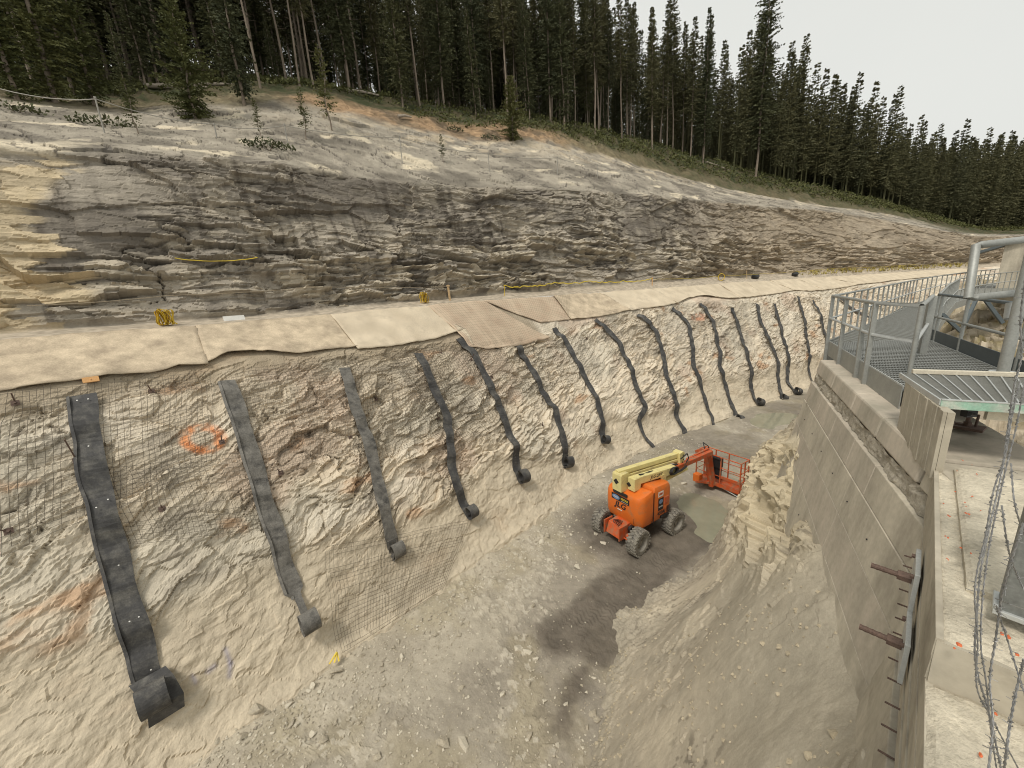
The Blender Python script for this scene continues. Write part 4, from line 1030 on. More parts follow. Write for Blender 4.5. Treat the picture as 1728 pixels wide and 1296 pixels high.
# ================================================================== wire mesh sheets
mat('wire', color=(.115, .095, .07), rough=.7, metal=.3, noise=.2, nscale=3, bump=0)
def mesh_sheet(corners, label, off=.05, sp=.13, r=.0055, drop=.06, seed=0, extra=None):
    """corners: photo points tl, tr, br, bl"""
    c = [to_sa(*p) for p in corners]; c = [np.array([q_[0], min(q_[1], 14.3)]) for q_ in c]
    Lu = max(np.linalg.norm(c[1] - c[0]), np.linalg.norm(c[2] - c[3])); Lv = max(np.linalg.norm(c[3] - c[0]), np.linalg.norm(c[2] - c[1]))
    nu, nv = int(Lu / sp) + 1, int(Lv / sp) + 1
    u, v = np.meshgrid(np.linspace(0, 1, nu), np.linspace(0, 1, nv), indexing='ij')
    G = (c[0] * ((1 - u) * (1 - v))[..., None] + c[1] * (u * (1 - v))[..., None] + c[2] * (u * v)[..., None] + c[3] * ((1 - u) * v)[..., None])
    G[..., 0] += .05 * fbm(u * 4, v * 4, 521 + seed, 2); G[..., 1] += .05 * fbm(u * 4, v * 4, 523 + seed, 2)
    P = on_wall(G[..., 0].ravel(), G[..., 1].ravel(), 0, True).reshape(nu, nv, 3); N = wall_n(G[..., 0].ravel(), G[..., 1].ravel()).reshape(nu, nv, 3)
    Pr = on_wall(G[..., 0].ravel(), G[..., 1].ravel(), 0, False).reshape(nu, nv, 3)
    top = np.maximum(((Pr - P) * N).sum(-1), 0); top = gauss(gauss(top, 2, 0), 2, 1)
    P = P + N * (off + top + .05 * np.abs(fbm(u * 5, v * 5, 525 + seed, 3)))[..., None]
    rs = np.random.RandomState(seed)
    V = []; F = []; base = 0
    def wire(pts):
        nonlocal base
        k = len(pts)
        d = np.gradient(pts, axis=0); d /= np.linalg.norm(d, axis=1, keepdims=True) + 1e-9
        x = np.cross(d, np.array([0.3, -.5, .8])); x /= np.linalg.norm(x, axis=1, keepdims=True); y = np.cross(d, x)
        ring = [pts + r * (x * math.cos(a) + y * math.sin(a)) for a in (0, 2.094, 4.189)]
        V.append(np.stack(ring, 1).reshape(-1, 3))
        i = np.arange(k - 1) * 3 + base
        for j in range(3):
            F.append(np.stack([i + j, i + (j + 1) % 3, i + 3 + (j + 1) % 3, i + 3 + j], -1))
        base += 3 * k
    for i in range(nu):
        if rs.rand() > drop: wire(P[i, int(rs.rand() * 2):nv - int(rs.rand() * 3)])
    for j in range(nv):
        if rs.rand() > drop: wire(P[int(rs.rand() * 3):nu - int(rs.rand() * 3), j] + N[:, j][int(0):1].mean(0) * .004)
    o = link('wire_mesh', np_mesh('wire_mesh', np.concatenate(V), np.concatenate(F)), 'wire')
    tag(o, label, 'wire mesh', 'wire mesh sheets pinned to the slope')
mesh_sheet([(0, 664), (352, 624), (366, 790), (0, 945)], 'rusty wire mesh sheet round the leftmost drain strip and the paint ring', seed=1)
mesh_sheet([(378, 632), (600, 600), (618, 770), (420, 815)], 'wire mesh sheet over soil between the second and third drain strips', seed=2)
mesh_sheet([(572, 606), (745, 580), (762, 720), (600, 800)], 'wire mesh sheet just right of the faded drain strip', seed=3, sp=.14)
mesh_sheet([(545, 925), (790, 880), (735, 1000), (565, 1105)], 'loose wire mesh sheet at the foot of the slope near the yellow tape', off=.12, seed=4, drop=.1)
mesh_sheet([(722, 516), (960, 499), (960, 548), (800, 600)], 'wire mesh sheet lying over the pinkish felt blankets', off=.16, seed=5, sp=.17, r=.0036)
mesh_sheet([(760, 585), (985, 560), (1010, 640), (800, 690)], 'wire mesh sheet hanging below the pinkish felt over broken rock', seed=6, sp=.15)
mesh_sheet([(650, 600), (770, 578), (850, 715), (745, 770)], 'wire mesh sheet over the upper halves of the fourth and fifth drain strips', seed=8, sp=.15)
mesh_sheet([(150, 800), (418, 770), (450, 900), (205, 930)], 'wire mesh sheet pinned low between the two big left drain strips', seed=9, drop=.12)
mesh_sheet([(1100, 520), (1250, 506), (1265, 585), (1120, 610)], 'wire mesh sheet high on the slope above the lift basket', seed=10, sp=.18)
mesh_sheet([(1000, 528), (1090, 520), (1110, 600), (1030, 620)], 'small wire mesh sheet between two drain strips above the boom lift', seed=7, sp=.16)

# ================================================================== rock bolts
mat('wood', color=(.55, .38, .20), rough=.8, noise=.2, nscale=6, nscale2=40, bump=.2)
mat('orange_wood', color=(.60, .33, .13), rough=.8, noise=.15, nscale=8, bump=.2)
BOLTS = [(28, 683, .40, 'rock bolt at the left edge of the slope just under the felt'), (257, 664, .40, 'rock bolt under the felt above the paint ring'), (134, 783, .75, 'long bent rock bolt touching the leftmost drain strip'), (373, 752, .35, 'rock bolt on the rim of the orange paint ring'), (275, 862, .28, 'dark stubby rock bolt below the paint ring'),
         (24, 900, .22, 'rock bolt with a grey cap low at the left edge'), (470, 803, .22, 'small rock bolt right of the second drain strip'), (632, 676, .22, 'small rock bolt beside the faded drain strip'), (735, 708, .35, 'rock bolt with a white washer on the torn drain strip'), (790, 612, .45, 'thin rock bolt right of the wavy drain strip top'), (825, 640, .3, 'rock bolt beside the middle of the wavy drain strip'), (845, 690, .3, 'small rock bolt between the wavy strip and the fat coil strip'), (740, 600, .3, 'rock bolt below the damp felt blanket'), (985, 575, .8, 'long thin rock bolt crossing the small mesh sheet'), (910, 720, .25, 'small rock bolt left of the fat coil strip'), (585, 745, .22, 'tiny rock bolt above the faded strip loop')]
for i, (px, py, L, lab) in enumerate(BOLTS):
    s_, a_ = to_sa(px, py); p = Vector(on_wall([s_], [a_], .0)[0]); n_ = Vector(wall_n([s_], [a_])[0])
    t = empty('rock_bolt', p, label=lab, cat='rock bolt', group='rock bolts in the slope')
    d = (n_ + Vector((rnd.uniform(-.8, .1), rnd.uniform(-.3, .3), rnd.uniform(.1, .7)))).normalized()
    mb = MB(); mb.tube([d * -.1, d * L], .016, 7); mb.build('rod', 'rust_steel', t)
    mb = MB(); M3 = n_.to_track_quat('Z', 'Y').to_matrix(); mb.box(n_ * .05, (.15, .15, .012), M3); mb.build('plate', 'rust_steel', t)
    mb = MB(); mb.tube([n_ * .05, n_ * .10], .028, 6); mb.build('nut', 'rust_steel', t)

# ================================================================== things along the bench
mat('yellow_web', color=(.62, .42, .03), rough=.7, noise=.15, nscale=10, bump=.2)
mat('yellow_tape', color=(.70, .52, .05), rough=.6, noise=.1, bump=0)
mat('black_bag', color=(.018, .018, .018), rough=.5, noise=.3, nscale=5, bump=.4, bscale=6, bdist=.05)
mat('white_card', color=(.62, .60, .55), rough=.6, noise=.1, bump=0)
mat('rope', color=(.33, .27, .19), rough=.9, noise=.2, bump=0)
FBV = None
def on_face(px, py):
    global FBV
    if FBV is None:
        st_ = 4; A_ = FP2[::st_, ::st_]; f_ = grid_faces(*A_.shape[:2]); FBV = BVHTree.FromPolygons(A_.reshape(-1, 3).tolist(), f_.tolist())
    h = FBV.ray_cast(Vector(EYE), Vector(ray(px, py)).normalized()); return h[0]
def bench(px, a=15.3):
    s_ = float(np.interp(px, SPROJ[:, 0][(CS > -12)], CS[CS > -12])); i = np.argmin(abs(FS - s_)); j = np.argmin(abs(FA - a)); return Vector(FP2[i, j])
def stake(px, h, w, m, label, lean=0):
    p = bench(px); o = empty('survey_stake', p, (rnd.uniform(-.1, .1), lean, rnd.uniform(0, 3)), label, 'stake')
    mb = MB(); mb.box((0, 0, h / 2 - .1), (w, w * .6, h + .2)); mb.prism([(w * .5, w * .3, 0), (-w * .5, w * .3, 0), (-w * .5, -w * .3, 0), (w * .5, -w * .3, 0)], (0, 0, h), (0, 0, h + .002)); mb.build('post', m, o, bevel=.006)
    mb = MB(); mb.box((0, 0, h - .06), (w * 1.5, w * 1.2, .07)); mb.build('top_band', m, o)
    return o
stake(775, .95, .11, 'wood', 'pale wooden stake on the bench above the damp-stained felt')
stake(867, .75, .04, 'yellow_web', 'thin yellow stake where the barrier tape begins')
stake(1113, .75, .07, 'orange_wood', 'short orange stake on the bench at the end of the yellow tape')
stake(1273, .95, .06, 'wood', 'pale thin stake on the bench beside a black bag')
def sling(px, h, label):
    p = bench(px); o = empty('webbing_bundle', p, (0, 0, R(46)), label, 'webbing')
    mb = MB()
    for k in range(10):
        x0 = rnd.uniform(-.20, .20); w = rnd.uniform(.07, .13); top = h * rnd.uniform(.85, 1.0)
        path = [Vector((x0 + w * math.cos(a) + .05 * math.sin(2 * a + k), rnd.uniform(-.04, .04) - .03 * k, top * .52 + top * .5 * math.sin(a))) for a in np.linspace(0, 2 * math.pi, 18)[:-1]]
        path.append(path[0]); nor = [Vector((0, -1, 0))] * len(path)
        ribbon(mb, [q_ + Vector((.02, .05, 0)) for q_ in path], [q_ - Vector((.02, .05, 0)) for q_ in path], [Vector((1, 0, 0))] * len(path), .014)
    mb.build('loops', 'yellow_web', o)
    mb = MB(); mb.tube([(-.16, -.1, h * .75), (.16, -.1, h * .8)], .03, 6); mb.build('tie', 'yellow_web', o)
    mb = MB(); mb.bar((.1, 0, h * .4), (.32, -.15, .02), .07, .02); mb.build('tail', 'yellow_web', o)
sling(288, .62, 'bundle of yellow webbing slings on the bench above the left felt blanket')
sling(729, .62, 'bundle of yellow webbing slings beside the wooden stake')
p = bench(1230); o = empty('rope_coil', p, label='coil of yellow rope standing on the bench', cat='rope coil')
for k in range(3):
    mb = MB(); mb.tube([(.35 * math.cos(a) + .06 * k, .1 * k, .38 + .36 * math.sin(a)) for a in np.linspace(0, 2 * math.pi, 20)[:-1]], .035, 5, closed=True); mb.build('turn', 'yellow_web', o)
def bag(px, w, label):
    p = bench(px); bm = bmesh.new(); bmesh.ops.create_icosphere(bm, subdivisions=3, radius=1)
    for v in bm.verts:
        c = v.co.copy(); k = 1 + .25 * float(fbm(np.array(c.x * 1.7 + px), np.array(c.y * 1.7 + c.z), 541, 3)); v.co = Vector((c.x * w * k, c.y * .35 * k, (c.z * .5 + .35) * .62 * k))
    me = bpy.data.meshes.new('black_bag'); bm.to_mesh(me); bm.free(); o = link('black_bag', me, 'black_bag'); o.location = p; o.rotation_euler.z = R(35); tag(o, label, 'bag')
bag(1287, .75, 'low black bag lying on the bench beside the thin pale stake'); bag(1354, .6, 'small black bag lying alone farther along the bench')
def strand(name, pts, r, m, label, cat, n=5):
    mb = MB(); mb.tube(pts, r, n); o = mb.build(name, m); tag(o, label, cat); return o
def sagline(pts, step=.5, sag=.08, jit=.02):
    out = []
    for a, b in zip(pts[:-1], pts[1:]):
        a = Vector(a); b = Vector(b); k = max(3, int((b - a).length / step))
        for i in range(k): t = i / k; out.append(a.lerp(b, t) + Vector((rnd.uniform(-jit, jit), rnd.uniform(-jit, jit), -sag * 4 * t * (1 - t) + rnd.uniform(-jit, jit))))
    out.append(Vector(pts[-1])); return out
b0 = [bench(867) + Vector((0, 0, .72)), bench(905) + Vector((0, 0, .62)), bench(950) + Vector((0, 0, .75)), bench(1010) + Vector((0, 0, .70)), bench(1065) + Vector((0, 0, .55)), bench(1113) + Vector((0, 0, .62))]
pp = sagline(b0, .25, .10, .06); mb = MB(); ribbon(mb, [q_ + Vector((0, 0, .035)) for q_ in pp], [q_ - Vector((0, 0, .035)) for q_ in pp], [Vector((.7, -.7, 0))] * len(pp), .004)
tag(mb.build('barrier_tape', 'yellow_tape'), 'yellow barrier tape fluttering between the thin yellow stake and the orange stake', 'tape')
strand('safety_line', sagline([bench(60) + Vector((0, 0, .9)), bench(300) + Vector((0, 0, 1.1)), bench(560) + Vector((0, 0, 1.2)), bench(775) + Vector((0, 0, .85))], .5, .05, .005), .011, 'rope', 'thin pale rope strung low along the bench past the wooden stake', 'rope')
strand('safety_line', sagline([bench(1113) + Vector((0, 0, .6)), bench(1230) + Vector((0, 0, .5)), bench(1420) + Vector((0, 0, .7)), bench(1560) + Vector((0, 0, .7))], .5, .1, .03), .010, 'yellow_tape', 'yellow line running on from the orange stake to the far end of the bench', 'rope')
ff = [on_face(x, y) for x, y in ((296, 436), (330, 440), (370, 441), (405, 439), (434, 435))]
strand('yellow_rope', sagline([q_ + Vector((.1, -.15, .0)) for q_ in ff if q_], .3, .02, .005), .02, 'yellow_tape', 'yellow rope lying across a ledge of the rock face', 'rope')
p = bench(406); mb = MB(); mb.box((0, 0, .1), (.75, .04, .22)); o = mb.build('white_board', 'white_card'); o.location = p; o.rotation_euler = (R(-30), 0, R(44)); tag(o, 'small white board lying on the bench behind the second felt blanket', 'board')
s_, a_ = to_sa(155, 645); p = Vector(on_wall([s_], [a_], .12)[0]); mb = MB(); mb.box((0, 0, 0), (.34, .05, .16)); mb.tube([(0, .03, 0), (0, -.04, 0)], .02, 8); o = mb.build('wood_block', 'orange_wood', bevel=.006); o.location = p; o.rotation_euler = (R(-25), 0, R(44)); tag(o, 'orange wooden block nailed under the left felt blanket', 'wood block')
s_, a_ = to_sa(560, 1100); p = Vector(on_wall([s_], [a_], .25)[0]); mb = MB()
for k in range(3): mb.bar((0, 0, .02 * k), (.12 * math.cos(k + .5), -.16 - .08 * k, -.14 + .05 * k), .045, .012)
o = mb.build('tape_scrap', 'yellow_tape'); o.location = p; tag(o, 'scrap of yellow tape at the foot of the slope under the loose wire mesh', 'tape')
# low weeds on the far bench
def tufts(name, pts, n, h, m, label):
    V = []; F = []
    for k in range(n):
        p = rnd.choice(pts) + Vector((rnd.gauss(0, .9), rnd.gauss(0, .5), 0)); 
        for b in range(7):
            a = rnd.uniform(0, 6.28); l = h * rnd.uniform(.5, 1.2); d = Vector((math.cos(a) * .6, math.sin(a) * .6, rnd.uniform(.5, 1.2))).normalized() * l; w = Vector((-math.sin(a), math.cos(a), 0)) * .03
            i = len(V); V += [p - w, p + w, p + d * .6 + w * .8, p + d]; F.append((i, i + 1, i + 2, i + 3))
    me = bpy.data.meshes.new(name); me.from_pydata([tuple(v) for v in V], [], F); me.update(); o = link(name, me, m); tag(o, label, 'weeds', kind='stuff'); return o
mat('dry_weed', color=(.36, .29, .07), rough=.9, noise=.3, nscale=3, bump=0)
tufts('weeds', [bench(x, a) for x in range(1380, 1650, 12) for a in (15.3, 16.0)], 260, .55, 'dry_weed', 'yellowing weeds along the far bench')

# ================================================================== rope fence on the slab
mat('post_grey', color=(.30, .28, .24), rough=.7, noise=.15, bump=0)
fpts = [(177, 226, 175, 173), (366, 232, 362, 212), (487, 250, 486, 215), (679, 275, 679, 235), (826, 290, 825, 262), (941, 294, 941, 268), (1008, 300, 1008, 280), (1100, 312, 1100, 296)]
tops = []
LABP = ['pale fence post on the slab by the big left spruce', 'short fence post on the slab under the bushy young spruce', 'dark fence post on the slab by the straggly shrub', 'thin fence post in the middle of the bare slab', 'thin fence post right of the lone seedling', 'thin fence post below the dark bush', 'low fence post near the cream edge of the slab', 'last fence post at the narrow end of the slab']
for i, (x0, y0, x1, y1) in enumerate(fpts):
    b = on_face(x0, y0); d = (Vector(b) - Vector(EYE)) @ Vector(M_CW @ np.array([0, 0, 1.])); h = (y0 - y1) / F0 * d * 1.02
    o = empty('fence_post', b, label=LABP[i], cat='fence post', group='posts of the rope fence')
    mb = MB(); mb.tube([(0, 0, -.2), (0, 0, h)], .03, 6); mb.build('post', 'post_grey', o); mb = MB(); mb.tube([(0, 0, h - .05), (0, 0, h + .03)], .045, 6); mb.build('cap', 'post_grey', o)
    tops.append(b + Vector((0, 0, h * .95)))
tops = [on_face(2, 170) + Vector((0, 0, .5))] + tops
strand('rope_fence_line', sagline(tops, .8, .18, .01), .02, 'post_grey', 'thin dark rope sagging between the fence posts on the slab', 'rope')
# ================================================================== articulated boom lift
mat('lift_orange', color=(.66, .15, .018), rough=.45, noise=.05, nscale=3, nscale2=20, bump=.02, spec=.5, color2=(.40, .17, .07), c2scale=2.8, c2lo=.50, c2hi=.78)
mat('lift_red', color=(.52, .085, .018), rough=.5, noise=.12, nscale=5, bump=.05, color2=(.27, .17, .10), c2scale=4, c2lo=.44, c2hi=.68)
mat('lift_cream', color=(.66, .57, .25), rough=.45, noise=.07, nscale=4, nscale2=30, bump=.02, color2=(.42, .35, .19), c2scale=3, c2lo=.52, c2hi=.75)
mat('lift_black', color=(.015, .015, .016), rough=.5, noise=.2, nscale=6, bump=.1)
mat('lift_grey', color=(.17, .165, .155), rough=.6, noise=.2, nscale=6, bump=.1)
mat('tyre', color=(.235, .215, .175), rough=.95, noise=.22, nscale=6, nscale2=40, bump=.4, bscale=30, color2=(.12, .11, .095), c2scale=5, c2lo=.45, c2hi=.65)
mat('rim', color=(.27, .25, .21), rough=.8, noise=.2, nscale=8, bump=.2)
mat('decal_white', color=(.75, .72, .66), rough=.5, noise=.03, bump=0)
mat('decal_black', color=(.012, .012, .014), rough=.5, noise=.03, bump=0)
mat('decal_yellow', color=(.80, .58, .06), rough=.5, noise=.03, bump=0)
mat('decal_blue', color=(.16, .24, .38), rough=.5, noise=.03, bump=0)

LAZ = R(32)
lift = empty('boom_lift', (5.28, 15.40, float(floor_z(5.28, 15.4)) - .01), (0, 0, LAZ), 'orange and cream articulated boom lift parked on the wet trench floor, basket lowered', 'boom lift')
def child(mb, name, m, parent=lift, smooth=False, bevel=0, label=None):
    o = mb.build(name, m, parent, smooth, bevel)
    if label: o['label'] = label
    return o
# wheels
TR, TW = .56, .46
def wheel_meshes():
    prof = [(-TW / 2 + .02, TR * .56), (-TW / 2, TR * .66), (-TW / 2, TR * .84), (-TW / 2 + .05, TR * .93), (-TW / 2 + .10, TR * .955), (TW / 2 - .10, TR * .955), (TW / 2 - .05, TR * .93), (TW / 2, TR * .84), (TW / 2, TR * .66), (TW / 2 - .02, TR * .56)]
    def lathe(prof, n=40):
        mb = MB(); V = []; F = []; k = len(prof)
        for i in range(n):
            a = 2 * math.pi * i / n
            for y, r in prof: V.append((r * math.cos(a), y, r * math.sin(a)))
        for i in range(n):
            for j in range(k - 1): F.append((i * k + j, i * k + j + 1, ((i + 1) % n) * k + j + 1, ((i + 1) % n) * k + j))
        mb.add(V, F); return mb
    t = lathe(prof)
    for i in range(22):                 # chevron lugs
        for sgn in (-1, 1):
            a = 2 * math.pi * (i + (.5 if sgn > 0 else 0)) / 22
            for (y0, y1, da) in ((.0, .12, 0.), (.12, .225, .09)):
                b0 = a + (0 if y0 == 0 else .09) ; b1 = b0 + .09
                c0 = Vector((TR * .97 * math.cos(b0), sgn * y0, TR * .97 * math.sin(b0))); c1 = Vector((TR * (.97 if y1 < .2 else .93) * math.cos(b1), sgn * y1, TR * (.97 if y1 < .2 else .93) * math.sin(b1)))
                t.bar(c0, c1, .075, .075, up=(math.cos(b0), 0, math.sin(b0)))
    tm = t.mesh('tyre', True)
    rprof = [(.06, .0), (.06, .10), (.10, .13), (.10, .16), (.05, .20), (.05, TR * .46), (.16, TR * .52), (.20, TR * .57), (TW / 2 - .02, TR * .60), (TW / 2 - .005, TR * .58), (TW / 2 - .03, TR * .56)]
    r = lathe(rprof, 32)
    r2 = [(-y, q_) for y, q_ in rprof]; r.add(*(lambda L: (L.v, L.f))(lathe(r2, 32)))
    for k in range(8):
        a = 2 * math.pi * k / 8
        for s_ in (-1, 1): r.tube([(.165 * math.cos(a), s_ * .045, .165 * math.sin(a)), (.165 * math.cos(a), s_ * .075, .165 * math.sin(a))], .014, 6)
    return tm, r.mesh('rim', True)
tm, rm = wheel_meshes(); tm.materials.append(MATS['tyre']); rm.materials.append(MATS['rim'])
for (x, y, st_) in ((-1.18, -1.0, 6), (-1.18, 1.0, 6), (1.18, -1.0, 0), (1.18, 1.0, 0)):
    hub = MB(); hub.tube([(0, -.13, 0), (0, .13, 0)], .10, 14); w = child(hub, 'wheel', 'rim'); w.location = (x, y, TR); w.rotation_euler.z = R(st_)
    a = bpy.data.objects.new('tyre', tm); COL.objects.link(a); a.parent = w; a.rotation_euler.y = rnd.uniform(0, 1)
    a = bpy.data.objects.new('rim', rm); COL.objects.link(a); a.parent = w
# chassis
mb = MB(); mb.box((0, 0, .72), (1.9, .95, .42)); child(mb, 'chassis', 'lift_red', bevel=.03)
mb = MB(); mb.add([(-1.62, -.36, .50), (-1.62, .36, .50), (-1.46, .36, .98), (-1.46, -.36, .98), (-.9, -.36, .50), (-.9, .36, .50), (-.9, .36, 1.02), (-.9, -.36, 1.02)], [(0, 3, 2, 1), (4, 5, 6, 7), (0, 1, 5, 4), (1, 2, 6, 5), (2, 3, 7, 6), (3, 0, 4, 7)]); nose = child(mb, 'chassis_nose', 'lift_red', bevel=.02)
for s_ in (-1, 1):
    mb = MB(); mb.box((-1.42, s_ * .42, .76), (.52, .05, .62)); child(mb, 'side_cheek', 'lift_red', bevel=.015)
    mb = MB(); mb.tube([(-1.18, s_ * .42, .56), (-1.18, s_ * .78, .56)], .09, 10); mb.box((-1.18, s_ * .76, .56), (.22, .10, .36)); child(mb, 'steering_knuckle', 'lift_red', bevel=.01)
    mb = MB(); mb.tube([(-1.40, s_ * .12, .50), (-1.36, s_ * .72, .52)], .035, 8); child(mb, 'tie_rod', 'lift_red')
mb = MB(); mb.tube([(-1.18, -.5, .54), (-1.18, .5, .54)], .11, 12); child(mb, 'axle', 'lift_red')
mb = MB(); mb.tube([(1.18, -.8, TR), (1.18, .8, TR)], .13, 12); mb.box((1.18, 0, TR), (.36, .5, .36)); child(mb, 'axle', 'lift_grey')
mb = MB(); mb.tube([(-1.05, -.47, .86), (-1.05, -.60, .86)], .15, 16); child(mb, 'drive_motor', 'lift_black')
mb = MB()
for k in range(5): mb.tube([(-1.5 + .02 * k, -.2 + .08 * k, .99), (-1.35, -.22 + .1 * k, 1.06), (-1.1, -.1 + .05 * k, 1.0), (-.8, .05 * k, .98)], .016, 5)
child(mb, 'hose', 'lift_black')
mb = MB(); mb.tube([(0, 0, .92), (0, 0, 1.10)], .48, 28); child(mb, 'slew_ring', 'lift_black')
# turntable bodywork: smooth moulded covers, built as lofts of rounded rectangles
def rrect(x0, x1, y0, y1, r, n=7, rl=None):
    """r: near (x0) corner radius, rl: far corner radius"""
    rl = r if rl is None else rl; P = []
    for cx, cy, a0, q_ in ((x1 - rl, y1 - rl, 0, rl), (x0 + r, y1 - r, 90, r), (x0 + r, y0 + r, 180, r), (x1 - rl, y0 + rl, 270, rl)):
        for i in range(n): a = R(a0 + 90 * i / (n - 1)); P.append((cx + q_ * math.cos(a), cy + q_ * math.sin(a)))
    return P
def loft(levels):
    """levels: list of (outline, z or z-function)"""
    mb = MB(); n = len(levels[0][0]); V = []; F = []
    for P, z in levels:
        for x, y in P: V.append((x, y, z(x, y) if callable(z) else z))
    for k in range(len(levels) - 1):
        for i in range(n): F.append((k * n + i, k * n + (i + 1) % n, (k + 1) * n + (i + 1) % n, (k + 1) * n + i))
    F.append(tuple(range(n))[::-1]); m_ = (len(levels) - 1) * n; F.append(tuple(m_ + i for i in range(n)))
    return mb.add(V, F)
def cover(x0, x1, y0, y1, r, zb, zt, rl=.05, tin=.065, bot=.10):
    T = zt if callable(zt) else (lambda x, y: zt)
    L = [(rrect(x0 + bot, x1 - .02, y0 + bot, y1 - .02, max(.05, r - bot), rl=rl), zb),
         (rrect(x0 + .03, x1, y0 + .03, y1, r - .02, rl=rl), lambda x, y: zb + .22), (rrect(x0, x1, y0, y1, r, rl=rl), lambda x, y: zb + .55),
         (rrect(x0, x1, y0, y1, r, rl=rl), lambda x, y: T(x, y) - .22), (rrect(x0 + tin * .35, x1 - .01, y0 + tin * .35, y1 - .01, r - tin * .3, rl=rl), lambda x, y: T(x, y) - .09),
         (rrect(x0 + tin, x1 - .04, y0 + tin, y1 - .04, max(.04, r - tin * .8), rl=max(.03, rl - .02)), lambda x, y: T(x, y) - .015), (rrect(x0 + tin * 2, x1 - .1, y0 + tin * 2, y1 - .1, max(.03, r - tin), rl=max(.02, rl - .03)), T)]
    return loft(L)
child(cover(-1.02, -.22, -1.0, 1.02, .34, .98, lambda x, y: 2.36 + .18 * sstep(.0, -.9, y) + .25 * (x + .22)), 'tail_cover', 'lift_orange', smooth=True)
child(cover(-.20, 1.02, -1.0, -.14, .06, 1.0, lambda x, y: 2.62 - .10 * sstep(.5, 1.0, x), rl=.26), 'engine_hood', 'lift_orange', smooth=True)
child(cover(-.20, 1.02, .58, 1.02, .06, 1.0, lambda x, y: 2.25, rl=.2), 'tank_hood', 'lift_orange', smooth=True)
mb = MB(); mb.box((.3, .22, 1.35), (1.3, .66, .6)); child(mb, 'turntable_frame', 'lift_black', bevel=.02)
for k in range(6):
    mb = MB(); mb.box((.78, -1.003, 1.52 - .05 * k), (.26, .012, .022)); child(mb, 'louvre', 'lift_black')
mb = MB(); mb.box((.62, -1.0, 1.85), (.30, .04, .34)); child(mb, 'grab_recess', 'lift_red', bevel=.03)
mb = MB(); mb.box((.55, -.95, 1.12), (.5, .10, .14)); child(mb, 'hood_latch', 'lift_black', bevel=.01)
# boom tower at the tail
def plate_y(mb, prof, y0, y1): return mb.prism([(x, 0, z) for x, z in prof], (0, y0, 0), (0, y1, 0))
mb = MB(); plate_y(mb, [(-1.06, 2.30), (-.55, 2.30), (-.50, 2.95), (-.62, 3.12), (-1.02, 3.12), (-1.06, 3.05)], .02, .52); tower = child(mb, 'boom_tower', 'lift_cream', bevel=.012)
mb = MB(); mb.box((-1.063, .30, 2.74), (.02, .20, .20), Matrix.Rotation(R(45), 3, 'X')); child(mb, 'tower_hole', 'lift_black', tower)
mb = MB(); mb.box((-1.03, .10, 2.25), (.06, .75, .13)); child(mb, 'tail_slot', 'lift_black')
mb = MB(); plate_y(mb, [(-.74, 2.42), (-.36, 2.44), (-.30, 2.96), (-.74, 2.99)], -.42, -.06); t2 = child(mb, 'boom_bracket', 'lift_cream', bevel=.012)
mb = MB(); mb.box((-.745, -.12, 2.66), (.02, .17, .17), Matrix.Rotation(R(45), 3, 'X')); child(mb, 'bracket_hole', 'lift_black', t2)
mb = MB(); mb.bar((-.95, .36, 3.08), (2.45, -.20, 3.14), .24, .22); child(mb, 'upper_arm', 'lift_cream', bevel=.02)
mb = MB(); mb.bar((-.7, .26, 2.86), (2.40, -.26, 2.92), .14, .12); child(mb, 'lower_arm', 'lift_cream', bevel=.015)
mb = MB(); mb.prism([(0, 0, -.35), (.30, 0, -.28), (.34, 0, .22), (.22, 0, .30), (-.02, 0, .26)], (2.36, -.42, 3.02), (2.36, -.02, 3.02)); kn = child(mb, 'knuckle', 'lift_cream', bevel=.015)
for (x, z) in ((2.56, 3.15), (2.62, 2.92), (2.55, 2.80)):
    mb = MB(); mb.tube([(x, -.43, z), (x, -.40, z)], .035, 10); child(mb, 'pin', 'lift_black', kn)
a, b = Vector((-.62, -.24, 2.84)), Vector((1.72, -.52, 2.78))
mb = MB(); mb.bar(a, b, .30, .34); mbm = child(mb, 'main_boom', 'lift_cream', bevel=.025)
mb = MB(); mb.bar((1.5, -.50, 2.76), (5.35, -.16, 2.40), .20, .22); child(mb, 'telescopic_boom', 'lift_red', bevel=.015)
mb = MB(); mb.bar((3.2, -.22, 2.66), (5.35, .02, 2.52), .10, .12); child(mb, 'boom_link', 'lift_red', bevel=.01)
mb = MB()
for k in range(4): mb.tube([(1.46 + .23 * math.cos(t), -.70 - .03 * k, 2.80 + .16 * math.sin(t) + .02 * k) for t in np.linspace(0, 6.28, 16)[:-1]], .035, 6, closed=True)
mb.tube([(1.6, -.72, 2.66), (2.1, -.66, 2.62), (2.6, -.60, 2.66)], .045, 6); child(mb, 'hose_bundle', 'lift_black')
mb = MB(); mb.bar((.9, -.46, 2.36), (2.65, -.58, 2.52), .12, .14); child(mb, 'lower_strut', 'lift_cream', bevel=.012)
mb = MB(); mb.prism([(-.16, 0, .3), (.22, 0, .3), (.10, 0, -.14), (-.02, 0, -.14)], (.95, -.60, 2.46), (.95, -.50, 2.46)); child(mb, 'strut_lug', 'lift_cream')
mb = MB(); mb.tube([(.05, -.34, 2.5), (1.0, -.46, 2.52)], .07, 10); child(mb, 'lift_cylinder', 'lift_black')
